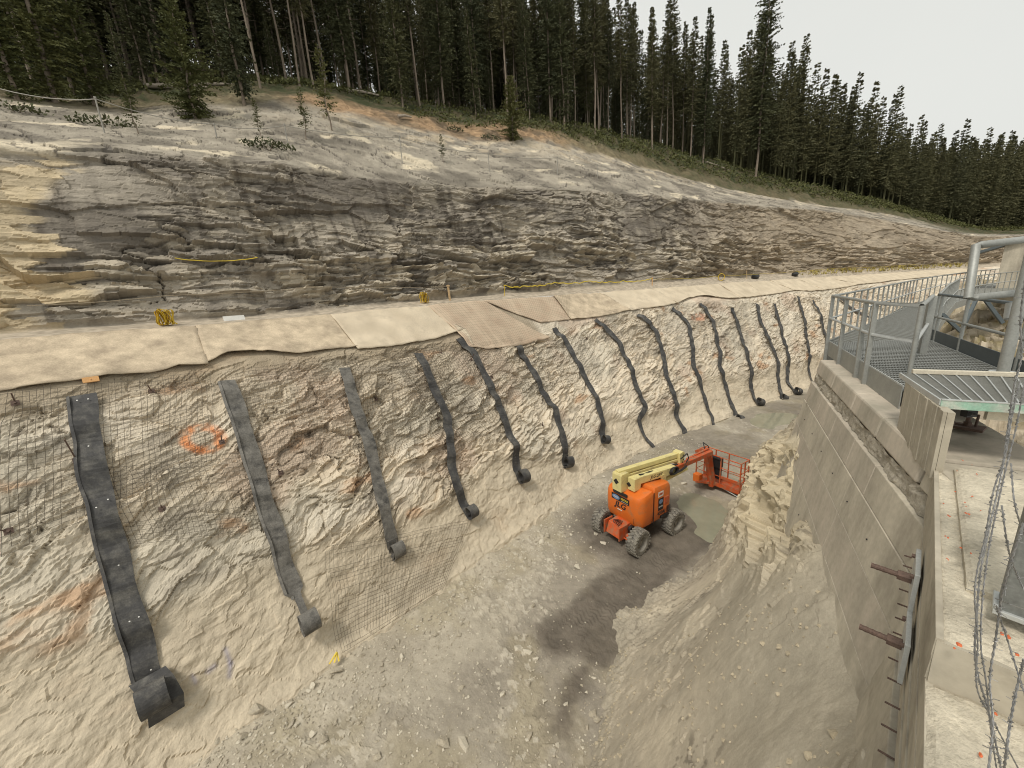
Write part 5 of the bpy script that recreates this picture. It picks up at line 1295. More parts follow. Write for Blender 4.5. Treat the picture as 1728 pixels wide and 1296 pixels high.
# hydraulic hoses looping along the boom and at the knuckle
for dy, dz, sag in ((.05, .20, .10), (.10, .19, .14)):
    mb = MB(); mb.tube([(-.3 + i * .3, -.22 - dy - .02 * i, 3.0 + dz * .2 - sag * math.sin(i * 1.3) ** 2 * .4 - .02 * i) for i in range(9)], .022, 6); child(mb, 'hose', 'lift_black')
mb = MB(); mb.tube([(2.3, -.48, 3.05), (2.75, -.5, 3.2), (2.95, -.46, 2.9), (2.6, -.48, 2.65), (2.2, -.5, 2.7)], .028, 6); child(mb, 'hose', 'lift_black')
mb = MB(); mb.tube([(5.2, .1, 2.5), (5.45, .35, 2.75), (5.75, .25, 2.5), (5.85, .1, 1.9)], .024, 6); child(mb, 'hose', 'lift_black')
mb = MB(); mb.box((-1.0, -.62, 1.56), (.012, .012, .9)); mb.box((-.215, -1.0, 1.75), (.022, .02, 1.4)); child(mb, 'cover_seam', 'lift_black')
# mast and basket
mb = MB(); mb.bar((5.42, .16, 2.45), (5.76, -.08, .34), .26, .22, up=(0, 1, 0)); mb.bar((5.62, .06, 2.4), (5.90, -.14, .40), .12, .10, up=(0, 1, 0)); child(mb, 'basket_mast', 'lift_red', bevel=.012)
mb = MB(); mb.bar((5.30, .20, 2.45), (5.5, .75, 2.1), .12, .12); mb.bar((5.4, .62, .55), (5.7, .05, .6), .5, .12); child(mb, 'mast_bracket', 'lift_red', bevel=.01)
mb = MB(); mb.box((5.42, .52, .72), (.34, .36, .44)); child(mb, 'control_cover', 'lift_orange', bevel=.03)
BX0, BX1, BY0, BY1, BZ0, BZ1 = 5.90, 6.66, -1.40, .92, .34, 2.02
bk = MB(); bk.box(((BX0 + BX1) / 2, (BY0 + BY1) / 2, BZ0 + .02), (BX1 - BX0, BY1 - BY0, .04)); bk = child(bk, 'basket_floor', 'lift_red')
for z, r in ((BZ1, .028), (1.45, .02), (.95, .02)):
    for p, q_ in (((BX0, BY0), (BX1, BY0)), ((BX1, BY0), (BX1, BY1)), ((BX1, BY1), (BX0, BY1)), ((BX0, BY1), (BX0, BY0))):
        mb = MB(); mb.tube([(*p, z), (*q_, z)], r, 8); child(mb, 'rail', 'lift_red')
for (x, y) in ((BX0, BY0), (BX1, BY0), (BX1, BY1), (BX0, BY1), (BX0, -.40), (BX1, -.40), (BX0, .20), (BX1, .3), ((BX0 + BX1) / 2, BY0)):
    mb = MB(); mb.bar((x, y, BZ0), (x, y, BZ1), .05, .05, up=(0, 1, 0)); child(mb, 'upright', 'lift_red')
for (p, q_) in (((BX0, BY0), (BX1, BY0)), ((BX1, BY0), (BX1, BY1)), ((BX0, BY1), (BX0, BY0))):
    mb = MB(); mb.bar((*p, BZ0 + .12), (*q_, BZ0 + .12), .02, .20); child(mb, 'toe_board', 'lift_red')
mb = MB(); mb.bar((BX0, BY0, .95), (BX0, BY0 + .95, .95), .05, .14); child(mb, 'gate_bar', 'lift_red')
mb = MB(); mb.box((6.02, .05, 1.62), (.30, .86, .46)); mb.box((6.00, .05, 1.90), (.34, .90, .08)); child(mb, 'control_console', 'lift_black', bevel=.02)
mb = MB(); mb.box((6.0, -.05, 1.05), (.08, .7, .62)); child(mb, 'console_flap', 'lift_black', bevel=.01)
mb = MB(); mb.box((6.02, .32, 2.06), (.03, .03, .22)); mb.tube([(6.02, .32, 2.17), (6.02, .32, 2.23)], .03, 8); child(mb, 'joystick', 'lift_black')
mb = MB(); mb.tube([(5.92, -.55, .36), (6.0, -1.6, .1), (5.9, -2.0, .05)], .02, 6); child(mb, 'loose_bar', 'galv_light')
# lettering and decals, flat prints standing a hair proud of the covers
def text_on(txt, size, m, parent, loc, rot, name='lettering', shear=0., sx=1., bold=.0):
    cu = bpy.data.curves.new(name, 'FONT'); cu.body = txt; cu.size = size; cu.align_x = 'CENTER'; cu.align_y = 'CENTER'; cu.extrude = .001; cu.shear = shear; cu.offset = bold; cu.resolution_u = 3
    tmp = bpy.data.objects.new(name, cu); COL.objects.link(tmp); bpy.context.view_layer.update()
    dg = bpy.context.evaluated_depsgraph_get(); me = bpy.data.meshes.new_from_object(tmp.evaluated_get(dg)); bpy.data.objects.remove(tmp)
    me.materials.clear(); o = link(name, me, m, parent); o.location = loc; o.rotation_euler = rot; o.scale.x = sx; return o
def decal(name, c, w, h, m, rot, parent=lift):
    mb = MB(); mb.box((0, 0, 0), (w, h, .003)); o = mb.build(name, m, parent); o.location = c; o.rotation_euler = rot; return o
TAIL = (R(90), 0, R(-90)); SIDE = (R(90), 0, 0)
xt = -1.026
dd = decal('hire_decal', (xt, .10, 1.98), .98, .27, 'decal_black', TAIL)
mb = MB(); mb.tube([(0, 0, 0), (0, 0, .002)], .5, 24); o = mb.build('emblem', 'decal_blue', dd); o.scale = (.42, .22, 1); o.location = (-.24, 0, .002)
text_on('UNITED', .085, 'decal_white', dd, (-.24, 0, .006), (0, 0, 0), sx=.9)
text_on('RENTALS', .13, 'decal_yellow', dd, (.225, .02, .004), (0, 0, 0), sx=.72, bold=.002)
text_on('UNITEDRENTALS.CA', .04, 'decal_white', dd, (.225, -.085, .004), (0, 0, 0))
text_on('JLG', .36, 'decal_black', lift, (xt, .10, 1.66), TAIL, shear=.25, sx=1.1, bold=.012)
decal('small_label', (xt, .12, 1.45), .26, .04, 'decal_white', TAIL)
decal('warning_label', (-.93, -.42, 1.14), .34, .07, 'decal_yellow', (R(75), 0, R(-90)))
decal('warning_label', (-.94, .02, 1.16), .28, .07, 'decal_yellow', (R(75), 0, R(-90)))
ys = -1.006
d2 = decal('notice_label', (.22, ys, 2.26), .34, .24, 'decal_white', SIDE); decal('notice_print', (0, 0, .003), .22, .10, 'lift_red', (0, 0, 0), d2)
d3 = decal('hire_decal', (.24, ys, 1.78), .34, .56, 'decal_black', SIDE)
mb = MB(); mb.tube([(0, 0, 0), (0, 0, .002)], .5, 24); o = mb.build('emblem', 'decal_blue', d3); o.scale = (.26, .20, 1); o.location = (0, .12, .002)
text_on('RENTALS', .085, 'decal_white', d3, (0, -.12, .004), (0, 0, 0), sx=.8)
text_on('450AJ', .21, 'decal_black', lift, (.28, ys, 1.36), SIDE, shear=.2, bold=.004)
bd = (b - a).normalized(); yaw = math.atan2(bd.y, bd.x); nb_ = Vector((math.sin(yaw), -math.cos(yaw), 0)); c = a.lerp(b, .50) + nb_ * .153
plq = decal('boom_plate', c, 1.15, .24, 'lift_cream', (R(90), R(1.2), yaw))
text_on('JLG LIFT', .19, 'decal_black', plq, (0, 0, .004), (0, 0, 0), shear=.2, bold=.004)
# ================================================================== steel landing, walkway and railings
ZW = 9.3                                                             # walkway deck
mat('grating', color=(.27, .268, .238), rough=.55, metal=.35, noise=.12, nscale=6, nscale2=50, bump=.1)
mat('bearing_bar', color=(.42, .43, .41), rough=.5, metal=.3, noise=.1, bump=0)
mat('green_paint', color=(.26, .42, .32), rough=.6, noise=.2, nscale=5, bump=.1, color2=(.42, .44, .38), c2scale=4, c2lo=.45, c2hi=.6)
mat('timber_pale', color=(.60, .54, .42), rough=.85, noise=.15, nscale=4, bump=.2)
def P_(px, py, z=ZW): return Vector(at_z(px, py, z))
def pip(px, py, z): return Vector(at_z(px, py, z))

wk = empty('metal_walkway', P_(1450, 600), label='grey steel walkway of open grating curving from the concrete pier towards the hut', cat='walkway')
def wchild(mb, name, m, parent=None, bevel=0, smooth=False):
    p = parent or wk
    off = wk.location
    mb.v = [(x - off.x, y - off.y, z - off.z) for x, y, z in mb.v]
    o = mb.build(name, m, p, smooth, bevel); return o
def grating_sheet(name, poly, z, bar_dir, sp, m, parent_fn, cross=None, th=.03, w=.006, inset=.0):
    """bars clipped to a convex polygon (plan)"""
    mb = MB(); d = Vector((bar_dir[0], bar_dir[1])).normalized(); n = Vector((-d.y, d.x)); pts = [Vector((p[0], p[1])) for p in poly]
    lo = min(p.dot(n) for p in pts); hi = max(p.dot(n) for p in pts); t = lo + sp * .5
    while t < hi:
        xs = []
        for p, q_ in zip(pts, pts[1:] + pts[:1]):
            a, b = p.dot(n) - t, q_.dot(n) - t
            if a * b < 0: u = a / (a - b); xs.append((p + (q_ - p) * u).dot(d))
        if len(xs) == 2:
            x0, x1 = sorted(xs); A_ = d * x0 + n * t; B_ = d * x1 + n * t
            mb.bar((A_.x, A_.y, z - th / 2), (B_.x, B_.y, z - th / 2), w, th)
        t += sp
    return mb
# deck outline: near corner at the left post, then the kick plate side, the pier, the right side and back along the far railing
A = P_(1401, 577); Bc = P_(1528, 655); Cc = P_(1548, 662); D_ = P_(1728, 690); Dk = P_(1735, 640); E_ = P_(1566, 572); Fc = P_(1580, 520); G_ = P_(1482, 540)
gd = (P_(1475, 560) - P_(1560, 545)); 
POLY1 = [A, Bc, D_, Dk, E_]
POLY2 = [A, E_, Fc, P_(1600, 503), P_(1535, 512), G_]
barv = (P_(1480, 590) - P_(1560, 500)); barv = Vector((barv.x, barv.y)).normalized()
for nm, poly, bd_ in (('deck_grating', POLY1, Bc - A), ('deck_grating', POLY2, E_ - A)):
    d2_ = Vector((bd_.x, bd_.y)).normalized()
    g = grating_sheet(nm, poly, ZW, (d2_.x, d2_.y), .038, 'grating', None, w=.007); o = wchild(g, nm, 'grating'); o['kind'] = 'stuff'
    g = grating_sheet('cross_rod', poly, ZW + .002, (-d2_.y, d2_.x), .16, 'bearing_bar', None, th=.012, w=.012); o = wchild(g, 'cross_rod', 'bearing_bar'); o['kind'] = 'stuff'
    mb = MB(); n_ = len(poly); mb.add([(p.x, p.y, ZW - .05) for p in poly] + [(p.x, p.y, ZW - .07) for p in poly], [tuple(range(n_)), tuple(range(2 * n_ - 1, n_ - 1, -1))] + [(i, (i + 1) % n_, n_ + (i + 1) % n_, n_ + i) for i in range(n_)])
    wchild(mb, 'deck_pan', 'steel_dark')
# kick plate along the trench side and its brackets
def kick(a, b, h0, h1, m, name='kick_plate', th=.012):
    mb = MB(); a = Vector(a); b = Vector(b); mb.bar(Vector((a.x, a.y, ZW + (h0 + h1) / 2)), Vector((b.x, b.y, ZW + (h0 + h1) / 2)), th, h1 - h0); return wchild(mb, name, m)
outn = Vector((-(Bc - A).y, (Bc - A).x, 0)).normalized()
if outn.dot(Vector((n_far[0], n_far[1], 0))) < 0: outn = -outn
kick(A + outn * .03, Bc + outn * .03, -.30, .02, 'galv')
kick(A + outn * .024, Bc + outn * .024, -.02, .035, 'galv_light', 'edge_angle')
RAILH = 1.06
def post(p, z0, z1, m='galv', w=.055, name='post', rnd_=True):
    mb = MB()
    if rnd_: mb.tube([(p.x, p.y, z0), (p.x, p.y, z1)], w / 2, 10)
    else: mb.bar((p.x, p.y, z0), (p.x, p.y, z1), w, w, up=(outn.x, outn.y, 0))
    return wchild(mb, name, m, smooth=rnd_)
def pipe(pts, r, name, m='galv'):
    mb = MB(); mb.tube(pts, r, 10); return wchild(mb, name, m, smooth=True)
posts_t = [0.0, .26, .56, .66, .97]
up = Vector((0, 0, 1))
e0 = A + outn * .06; e1 = Bc + outn * .06
for t in (0.005, .27, .555, .67):
    p = e0.lerp(e1, t); post(p, ZW - .58, ZW + RAILH, w=.062, rnd_=False)
    mb = MB(); mb.box((p.x - outn.x * .10, p.y - outn.y * .10, ZW - .40), (.09, .12, .36), Matrix.Rotation(math.atan2((Bc - A).y, (Bc - A).x), 3, 'Z')); wchild(mb, 'foot_bracket', 'galv', bevel=.004)
p4 = P_(1533, 640); post(p4, ZW - .02, ZW + RAILH, w=.06)
p5 = P_(1556, 596); post(p5, ZW - .02, ZW + RAILH, w=.10, rnd_=False)
tp = [e0 + up * RAILH, e0.lerp(e1, .27) + up * RAILH, e0.lerp(e1, .67) + up * RAILH, p4 + up * RAILH, p5 + up * RAILH]
pipe([e0 + up * (RAILH), e0.lerp(e1, .67) + up * RAILH], .030, 'top_rail', 'galv'); pipe([e0.lerp(e1, .67) + up * RAILH, p4 + up * RAILH, p5 + up * RAILH], .030, 'top_rail')
pipe([e0 + up * .55, e0.lerp(e1, .67) + up * .55], .026, 'mid_rail', 'galv_light'); pipe([e0.lerp(e1, .67) + up * .55, p4 + up * .55, p5 + up * .55], .026, 'mid_rail', 'galv_light')
# far railing: from the corner post away along the far edge, curving to the hut
def level_pt(px, py_top): return pip(px, py_top, ZW + RAILH)
FAR = [e0, P_(1452, 553), P_(1482, 540), P_(1530, 519), P_(1572, 503), P_(1618, 490), P_(1670, 480), P_(1728, 471)]
FAR = [Vector((p.x, p.y, ZW)) for p in FAR]
pipe([p + up * RAILH for p in FAR], .026, 'top_rail'); pipe([p + up * .55 for p in FAR], .022, 'mid_rail', 'galv_light')
cum = [0]
for p, q_ in zip(FAR[:-1], FAR[1:]): cum.append(cum[-1] + (q_ - p).length)
def along(L):
    for i in range(len(FAR) - 1):
        if L <= cum[i + 1]: return FAR[i].lerp(FAR[i + 1], (L - cum[i]) / (cum[i + 1] - cum[i]))
    return FAR[-1]
L = .5
while L < cum[-1]:
    p = along(L); post(p, ZW - .25, ZW + RAILH, w=.045); L += .75 if L < 12 else 1.4
mb = MB()
for p, q_ in zip(FAR[:-1], FAR[1:]):
    mb = MB(); mb.bar(p + up * -.12, q_ + up * -.12, .03, .28); wchild(mb, 'edge_beam', 'galv')
# right-hand railing with a dark kick plate
RA = P_(1570, 574); RB = P_(1728, 640); RC = RA.lerp(RB, 1.25)
kick(RA, RC, .0, .24, 'steel_dark')
kick(RA + outn * .03, RC + outn * .03, -.01, .02, 'galv_light', 'edge_angle')
for t in (.0, .06, .40, .93): post(RA.lerp(RB, t), ZW, ZW + RAILH * .93, w=.055, name='post')
pipe([RA + up * RAILH * .93, RC + up * RAILH * .93], .026, 'top_rail', 'steel_dark'); pipe([RA + up * .52, RC + up * .52], .024, 'mid_rail', 'galv')
# inner railing going back from the same corner
IN = [RA, P_(1590, 536), P_(1612, 510), P_(1650, 498), P_(1728, 486)]
pipe([p + up * RAILH * .93 for p in IN], .024, 'top_rail'); pipe([p + up * .5 for p in IN], .02, 'mid_rail', 'galv_light')
for a, b in zip(IN[:-1], IN[1:]):
    k = max(2, int((b - a).length / .8))
    for i in range(k): post(a.lerp(b, i / k), ZW - .1, ZW + RAILH * .93, w=.04)
    mb = MB(); mb.bar(a + up * -.15, b + up * -.15, .04, .30); wchild(mb, 'edge_beam', 'galv')
# the curved far stretch of deck
V = []; F = []
in_ = [IN[1], IN[2], IN[3], IN[4]]; out_ = [FAR[4], FAR[5], FAR[6], FAR[7]]
mb = MB(); n_ = len(in_)
mb.add([(p.x, p.y, ZW - .02) for p in in_] + [(p.x, p.y, ZW - .02) for p in out_], [(i, i + 1, n_ + i + 1, n_ + i) for i in range(n_ - 1)]); wchild(mb, 'deck_pan', 'grating')
for (x0, y0, z0, x1, y1, z1) in ((1622, 560, 7.6, 1650, 500, 9.4), (1622, 560, 7.6, 1590, 530, 9.3), (1692, 545, 7.9, 1662, 505, 9.4)):
    q0 = at_dist(x0, y0, 11); q1 = at_dist(x1, y1, 11); mb = MB(); mb.bar(q0, q1, .07, .08); wchild(mb, 'brace', 'steel_dark')

# steel landing on the pier
ld = empty('steel_landing', P_(1620, 650, 9.63), label='small landing of dark open grating with a worn green front edge on the board-marked pier', cat='landing')
def lchild(mb, name, m, bevel=0):
    off = ld.location; mb.v = [(x - off.x, y - off.y, z - off.z) for x, y, z in mb.v]; return mb.build(name, m, ld, False, bevel)
ZL = 9.63
l1, l2, l3, l4 = P_(1519, 630, ZL), P_(1588, 676, ZL), P_(1760, 688, ZL), P_(1760, 634, ZL)
l3 = l2 + (P_(1728, 684, ZL) - l2) * 1.5; l4 = l1 + (P_(1728, 637, ZL) - l1) * 1.3
dL = (l2 - l1).normalized(); dF = (l3 - l2).normalized()
g = grating_sheet('grating', [l1, l2, l3, l4], ZL, (dF.x, dF.y), .022, None, None, w=.006); o = lchild(g, 'grating', 'grating'); o['kind'] = 'stuff'
g = grating_sheet('grating_weave', [l1, l2, l3, l4], ZL - .006, (dL.x, dL.y), .022, None, None, w=.005, th=.012); o = lchild(g, 'grating_weave', 'grating'); o['kind'] = 'stuff'
mb = MB(); mb.add([(p.x, p.y, ZL - .045) for p in (l1, l2, l3, l4)] + [(p.x, p.y, ZL - .055) for p in (l1, l2, l3, l4)], [(0, 1, 2, 3), (7, 6, 5, 4), (0, 4, 5, 1), (1, 5, 6, 2), (2, 6, 7, 3), (3, 7, 4, 0)]); lchild(mb, 'under_pan', 'steel_dark')
for k in range(1, 12):
    t = k / 11.0; a_ = l1.lerp(l4, t); b_ = l2.lerp(l3, t); mb = MB(); mb.bar(a_ + up * .004, b_ + up * .004, .012, .014); lchild(mb, 'bearing_bar', 'bearing_bar')
mb = MB(); mb.bar(l2 + up * -.035, l3 + up * -.035, .02, .085); lchild(mb, 'front_edge', 'green_paint', .003)
mb = MB(); mb.bar(l2 + up * .012, l3 + up * .012, .03, .010); lchild(mb, 'edge_strip', 'galv_light')
mb = MB(); mb.bar(l1 + up * -.02, l2 + up * -.02, .018, .06); lchild(mb, 'side_edge', 'galv_light', .003)
mb = MB(); mb.bar(l1.lerp(l4, .08) + up * .03, l4 + up * .03, .05, .05); lchild(mb, 'back_plank', 'timber_pale', .004)
q_ = P_(1640, 690, 9.3)
mb = MB(); mb.bar(l2.lerp(l3, .45) + Vector((0, 0, -.14)) - dL * .12, l3 + Vector((0, 0, -.14)) - dL * .12, .05, .09); lchild(mb, 'support_beam', 'timber_pale')
mb = MB(); mb.box(l2.lerp(l3, .30) + Vector((0, 0, -.13)) - dL * .1, (.10, .06, .07)); mb.tube([l2.lerp(l3, .28) + Vector((0, 0, -.13)) - dL * .05, l2.lerp(l3, .36) + Vector((0, 0, -.15)) - dL * .12], .02, 8); lchild(mb, 'clamp', 'lift_black')
mb = MB(); mb.prism([(0, 0, 0), (0, 0, -.10), (.3 * dF.x, .3 * dF.y, -.02)], l2.lerp(l3, .78) + up * -.08, l2.lerp(l3, .78) + up * -.08 - dL * .3); lchild(mb, 'wedge', 'lift_black')

# tall pipe frame standing at the back of the landing
pf = empty('pipe_frame', P_(1690, 628, ZL), label='thick galvanised pipe gate frame standing at the back of the landing', cat='gate frame')
def fchild(mb, name, m='galv', smooth=True):
    off = pf.location; mb.v = [(x - off.x, y - off.y, z - off.z) for x, y, z in mb.v]; return mb.build(name, m, pf, smooth)
base = P_(1692, 630, ZL); dcam = float((base - Vector(EYE)) @ Vector(M_CW @ np.array([0, 0, 1.])))
topz = ZL + 1.75
mb = MB(); mb.tube([base, Vector((base.x, base.y, topz))], .052, 16); fchild(mb, 'main_post')
mb = MB(); mb.tube([base + up * .0, base + up * .02], .11, 16); fchild(mb, 'base_flange', 'galv_light')
def fp(px, py, d=None): return Vector(at_dist(px, py, dcam if d is None else d))
c1_, c2_, c3_, c4_ = fp(1647, 414), fp(1740, 403), fp(1634, 503), fp(1740, 492)
mb = MB(); mb.tube([c4_, c3_.lerp(c4_, .1), c3_, c1_, c1_.lerp(c2_, .1), c2_], .040, 14); fchild(mb, 'gate_loop')
mb = MB(); mb.tube([fp(1706, 525), fp(1740, 512)], .045, 14); mb.tube([fp(1710, 512), fp(1706, 538)], .060, 14); fchild(mb, 'hinge_sleeve', 'galv_light')

# concrete hut
h0 = at_dist(1683, 470, 24); hd = (Vector(FAR[-1]) - Vector(FAR[-2])).normalized(); hx = Vector(ray(1683, 470)); hx.z = 0; hx.normalize(); hx = Vector((hx.y, -hx.x, 0))
hut = empty('concrete_hut', h0, (0, 0, math.atan2(hx.y, hx.x)), 'small concrete hut with a mono-pitch roof at the end of the curved walkway', 'hut')
mb = MB(); mb.box((2.0, 1.6, .3), (4.0, 3.2, 3.6)); mb.build('wall', 'concrete', hut, bevel=.02)
mb = MB(); mb.add([(-1.1, -.25, 1.55), (4.2, -.25, 3.4), (4.2, 3.5, 3.4), (-1.1, 3.5, 1.55), (-1.1, -.25, 1.70), (4.2, -.25, 3.55), (4.2, 3.5, 3.55), (-1.1, 3.5, 1.70)], [(3, 2, 1, 0), (4, 5, 6, 7), (0, 1, 5, 4), (1, 2, 6, 5), (2, 3, 7, 6), (3, 0, 4, 7)]); mb.build('roof', 'steel_dark', hut)
mb = MB(); mb.add([(.02, .02, 2.09), (3.98, .02, 2.09), (3.98, .02, 3.30), (.02, .02, 2.095), (.02, 3.18, 2.09), (3.98, 3.18, 2.09), (3.98, 3.18, 3.30), (.02, 3.18, 2.095)], [(0, 1, 2, 3), (7, 6, 5, 4), (0, 4, 5, 1), (1, 5, 6, 2), (2, 6, 7, 3), (3, 7, 4, 0)]); mb.build('gable', 'concrete', hut)

# big grey steel post close by on the deck, on a base plate
cp = at_z(1724, 1036, 9.06)
pz = math.atan2(cp[1], cp[0]) + R(6)
mat('post_steel', color=(.19, .195, .18), rough=.6, metal=.3, noise=.25, nscale=5, nscale2=40, bump=.1)
gp = empty('steel_post', cp, (0, 0, pz), 'square grey steel post on a pale base plate behind the barbed wire', 'post')
mb = MB(); mb.box((0, 0, .95), (.16, .16, 1.9)); mb.build('column', 'post_steel', gp, bevel=.008)
mb = MB(); mb.box((0, 0, .014), (.20, .20, .028)); mb.build('base_plate', 'galv_light', gp, bevel=.003)
for sx_ in (-1, 1):
    mb = MB(); mb.tube([(-.09, sx_ * .085, .025), (-.09, sx_ * .085, .05)], .014, 8); mb.build('bolt', 'galv_light', gp)
# barbed wire, close to the camera
mat('barb_wire', color=(.23, .225, .215), rough=.5, metal=.5, noise=.25, nscale=30, bump=0)
WIRES = [
    ([(1730, 470), (1722, 540), (1724, 600), (1712, 650), (1700, 730), (1690, 800), (1672, 880), (1655, 960), (1648, 1040), (1646, 1120), (1668, 1200), (1690, 1300)], 1.35, 'thick barbed wire strand dropping from the pipe frame to the lower deck', .0034),
    ([(1728, 650), (1715, 720), (1700, 780), (1684, 850), (1668, 930), (1658, 1010), (1655, 1090), (1664, 1150), (1672, 1230), (1682, 1300)], 1.30, 'barbed wire strand twisted beside the thickest one', .0026),
    ([(1722, 640), (1708, 700), (1696, 770), (1676, 830), (1664, 900), (1645, 990), (1650, 1080), (1648, 1160), (1675, 1215), (1720, 1300)], 1.28, 'barbed wire strand bulging left against the pale deck', .0026),
    ([(1706, 780), (1712, 850), (1728, 900), (1745, 940)], 1.25, 'short barbed wire strand crossing the top of the steel post', .0026),
    ([(1690, 850), (1700, 920), (1712, 960), (1735, 1010)], 1.22, 'barbed wire strand slanting across the middle of the steel post', .0026),
    ([(1728, 880), (1705, 950), (1690, 1010), (1680, 1080), (1670, 1150), (1676, 1220), (1668, 1300)], 1.20, 'barbed wire strand running down in front of the base plate', .0034),
    ([(1680, 1020), (1700, 1080), (1716, 1130), (1735, 1190)], 1.18, 'barbed wire strand leaving the frame low on the right', .0026),
    ([(1728, 1110), (1712, 1180), (1702, 1240), (1694, 1300)], 1.15, 'nearest barbed wire strand in the bottom right corner', .0036),
    ([(1680, 1010), (1705, 1020), (1740, 1032)], 1.24, 'plain bright wire tied across the steel post', .0024),
]
for wi_, (pts, d0, lab, r) in enumerate(WIRES):
    pts = np.array(pts, float); kk = catmull(pts, 5) if len(pts) > 3 else pts
    n = len(kk); dd_ = d0 + .05 * np.sin(np.linspace(0, 5, n) + wi_)
    line = [Vector(at_dist(x, y, d)) for (x, y), d in zip(kk, dd_)]
    o = empty('barbed_wire', line[0], label=lab, cat='barbed wire', group='tangled barbed wire strands')
    line = [p - o.location for p in line]
    # resample finely, two strands twisted round each other
    cumL = [0]
    for a, b in zip(line[:-1], line[1:]): cumL.append(cumL[-1] + (b - a).length)
    m_ = max(6, int(cumL[-1] / .012)); T = np.linspace(0, cumL[-1], m_); A3 = np.array([list(p) for p in line])
    Q = np.stack([np.interp(T, cumL, A3[:, k]) for k in range(3)], -1)
    if len(Q) > 30: Q = gauss(Q, 3, 0)
    tv = np.gradient(Q, axis=0); tv /= np.linalg.norm(tv, axis=1, keepdims=True) + 1e-9
    x = np.cross(tv, [.2, .9, .1]); x /= np.linalg.norm(x, axis=1, keepdims=True); y = np.cross(tv, x); ph = T / .05 * 2 * math.pi
    for s_ in ((0, math.pi) if r > .0025 else (0,)):
        Qs = Q + (x * np.cos(ph + s_)[:, None] + y * np.sin(ph + s_)[:, None]) * r * (.55 if r > .0025 else 0)
        mb = MB(); mb.tube(Qs.tolist(), r * .55, 5); mb.build('strand', 'barb_wire', o)
    if r > .0025:
        L = .05
        while L < cumL[-1]:
            i = min(int(L / cumL[-1] * (m_ - 1)), m_ - 2); c = Vector(Q[i]); t_ = Vector(tv[i]); xx = Vector(x[i]); yy = Vector(y[i]); mb = MB()
            a0 = rnd.uniform(0, 6)
            pts_ = [c + t_ * (.0022 * k) + (xx * math.cos(a0 + k * .9) + yy * math.sin(a0 + k * .9)) * r * 1.5 for k in range(-7, 8)]
            e1_ = (xx * math.cos(a0 - 6.3) + yy * math.sin(a0 - 6.3)); e2_ = (xx * math.cos(a0 + 7.2) + yy * math.sin(a0 + 7.2))
            mb.tube([c + t_ * -.016 + e1_ * .018] + pts_ + [c + t_ * .016 + e2_ * .018], .0011, 4); mb.build('barb', 'barb_wire', o); L += rnd.uniform(.085, .12)
# ================================================================== conifers
def leaf_mat(name, c0, c1):
    m = bpy.data.materials.new(name); m.use_nodes = True; t = m.node_tree; N = t.nodes; L = t.links; b = N['Principled BSDF']
    b.inputs['Roughness'].default_value = .75; b.inputs['Specular IOR Level'].default_value = .25
    oi = N.new('ShaderNodeObjectInfo'); tc = N.new('ShaderNodeTexCoord'); n = N.new('ShaderNodeTexNoise'); n.inputs['Scale'].default_value = 1.1; n.inputs['Detail'].default_value = 5
    L.new(tc.outputs['Object'], n.inputs['Vector'])
    ad = N.new('ShaderNodeMath'); ad.operation = 'MULTIPLY_ADD'; ad.inputs[1].default_value = .45; L.new(oi.outputs['Random'], ad.inputs[0]); L.new(n.outputs[0], ad.inputs[2])
    mr = N.new('ShaderNodeMapRange'); mr.inputs[1].default_value = .4; mr.inputs[2].default_value = 1.0; L.new(ad.outputs[0], mr.inputs[0])
    mx_ = N.new('ShaderNodeMix'); mx_.data_type = 'RGBA'; mx_.inputs[6].default_value = (*c0, 1); mx_.inputs[7].default_value = (*c1, 1); L.new(mr.outputs[0], mx_.inputs[0])
    L.new(mx_.outputs[2], b.inputs['Base Color']); MATS[name] = m
leaf_mat('needles_pine', (.066, .069, .034), (.120, .112, .052))
leaf_mat('needles_spruce', (.056, .064, .032), (.104, .105, .046))
leaf_mat('needles_young', (.065, .075, .025), (.115, .115, .040))
mat('bark', color=(.22, .175, .13), rough=.95, noise=.3, nscale=3, nscale2=20, bump=.5, bscale=12, bdist=.02, color2=(.14, .11, .085), c2scale=1.5, c2lo=.45, c2hi=.65)
mat('dead_wood', color=(.33, .28, .22), rough=.95, noise=.2, nscale=4, bump=.3)
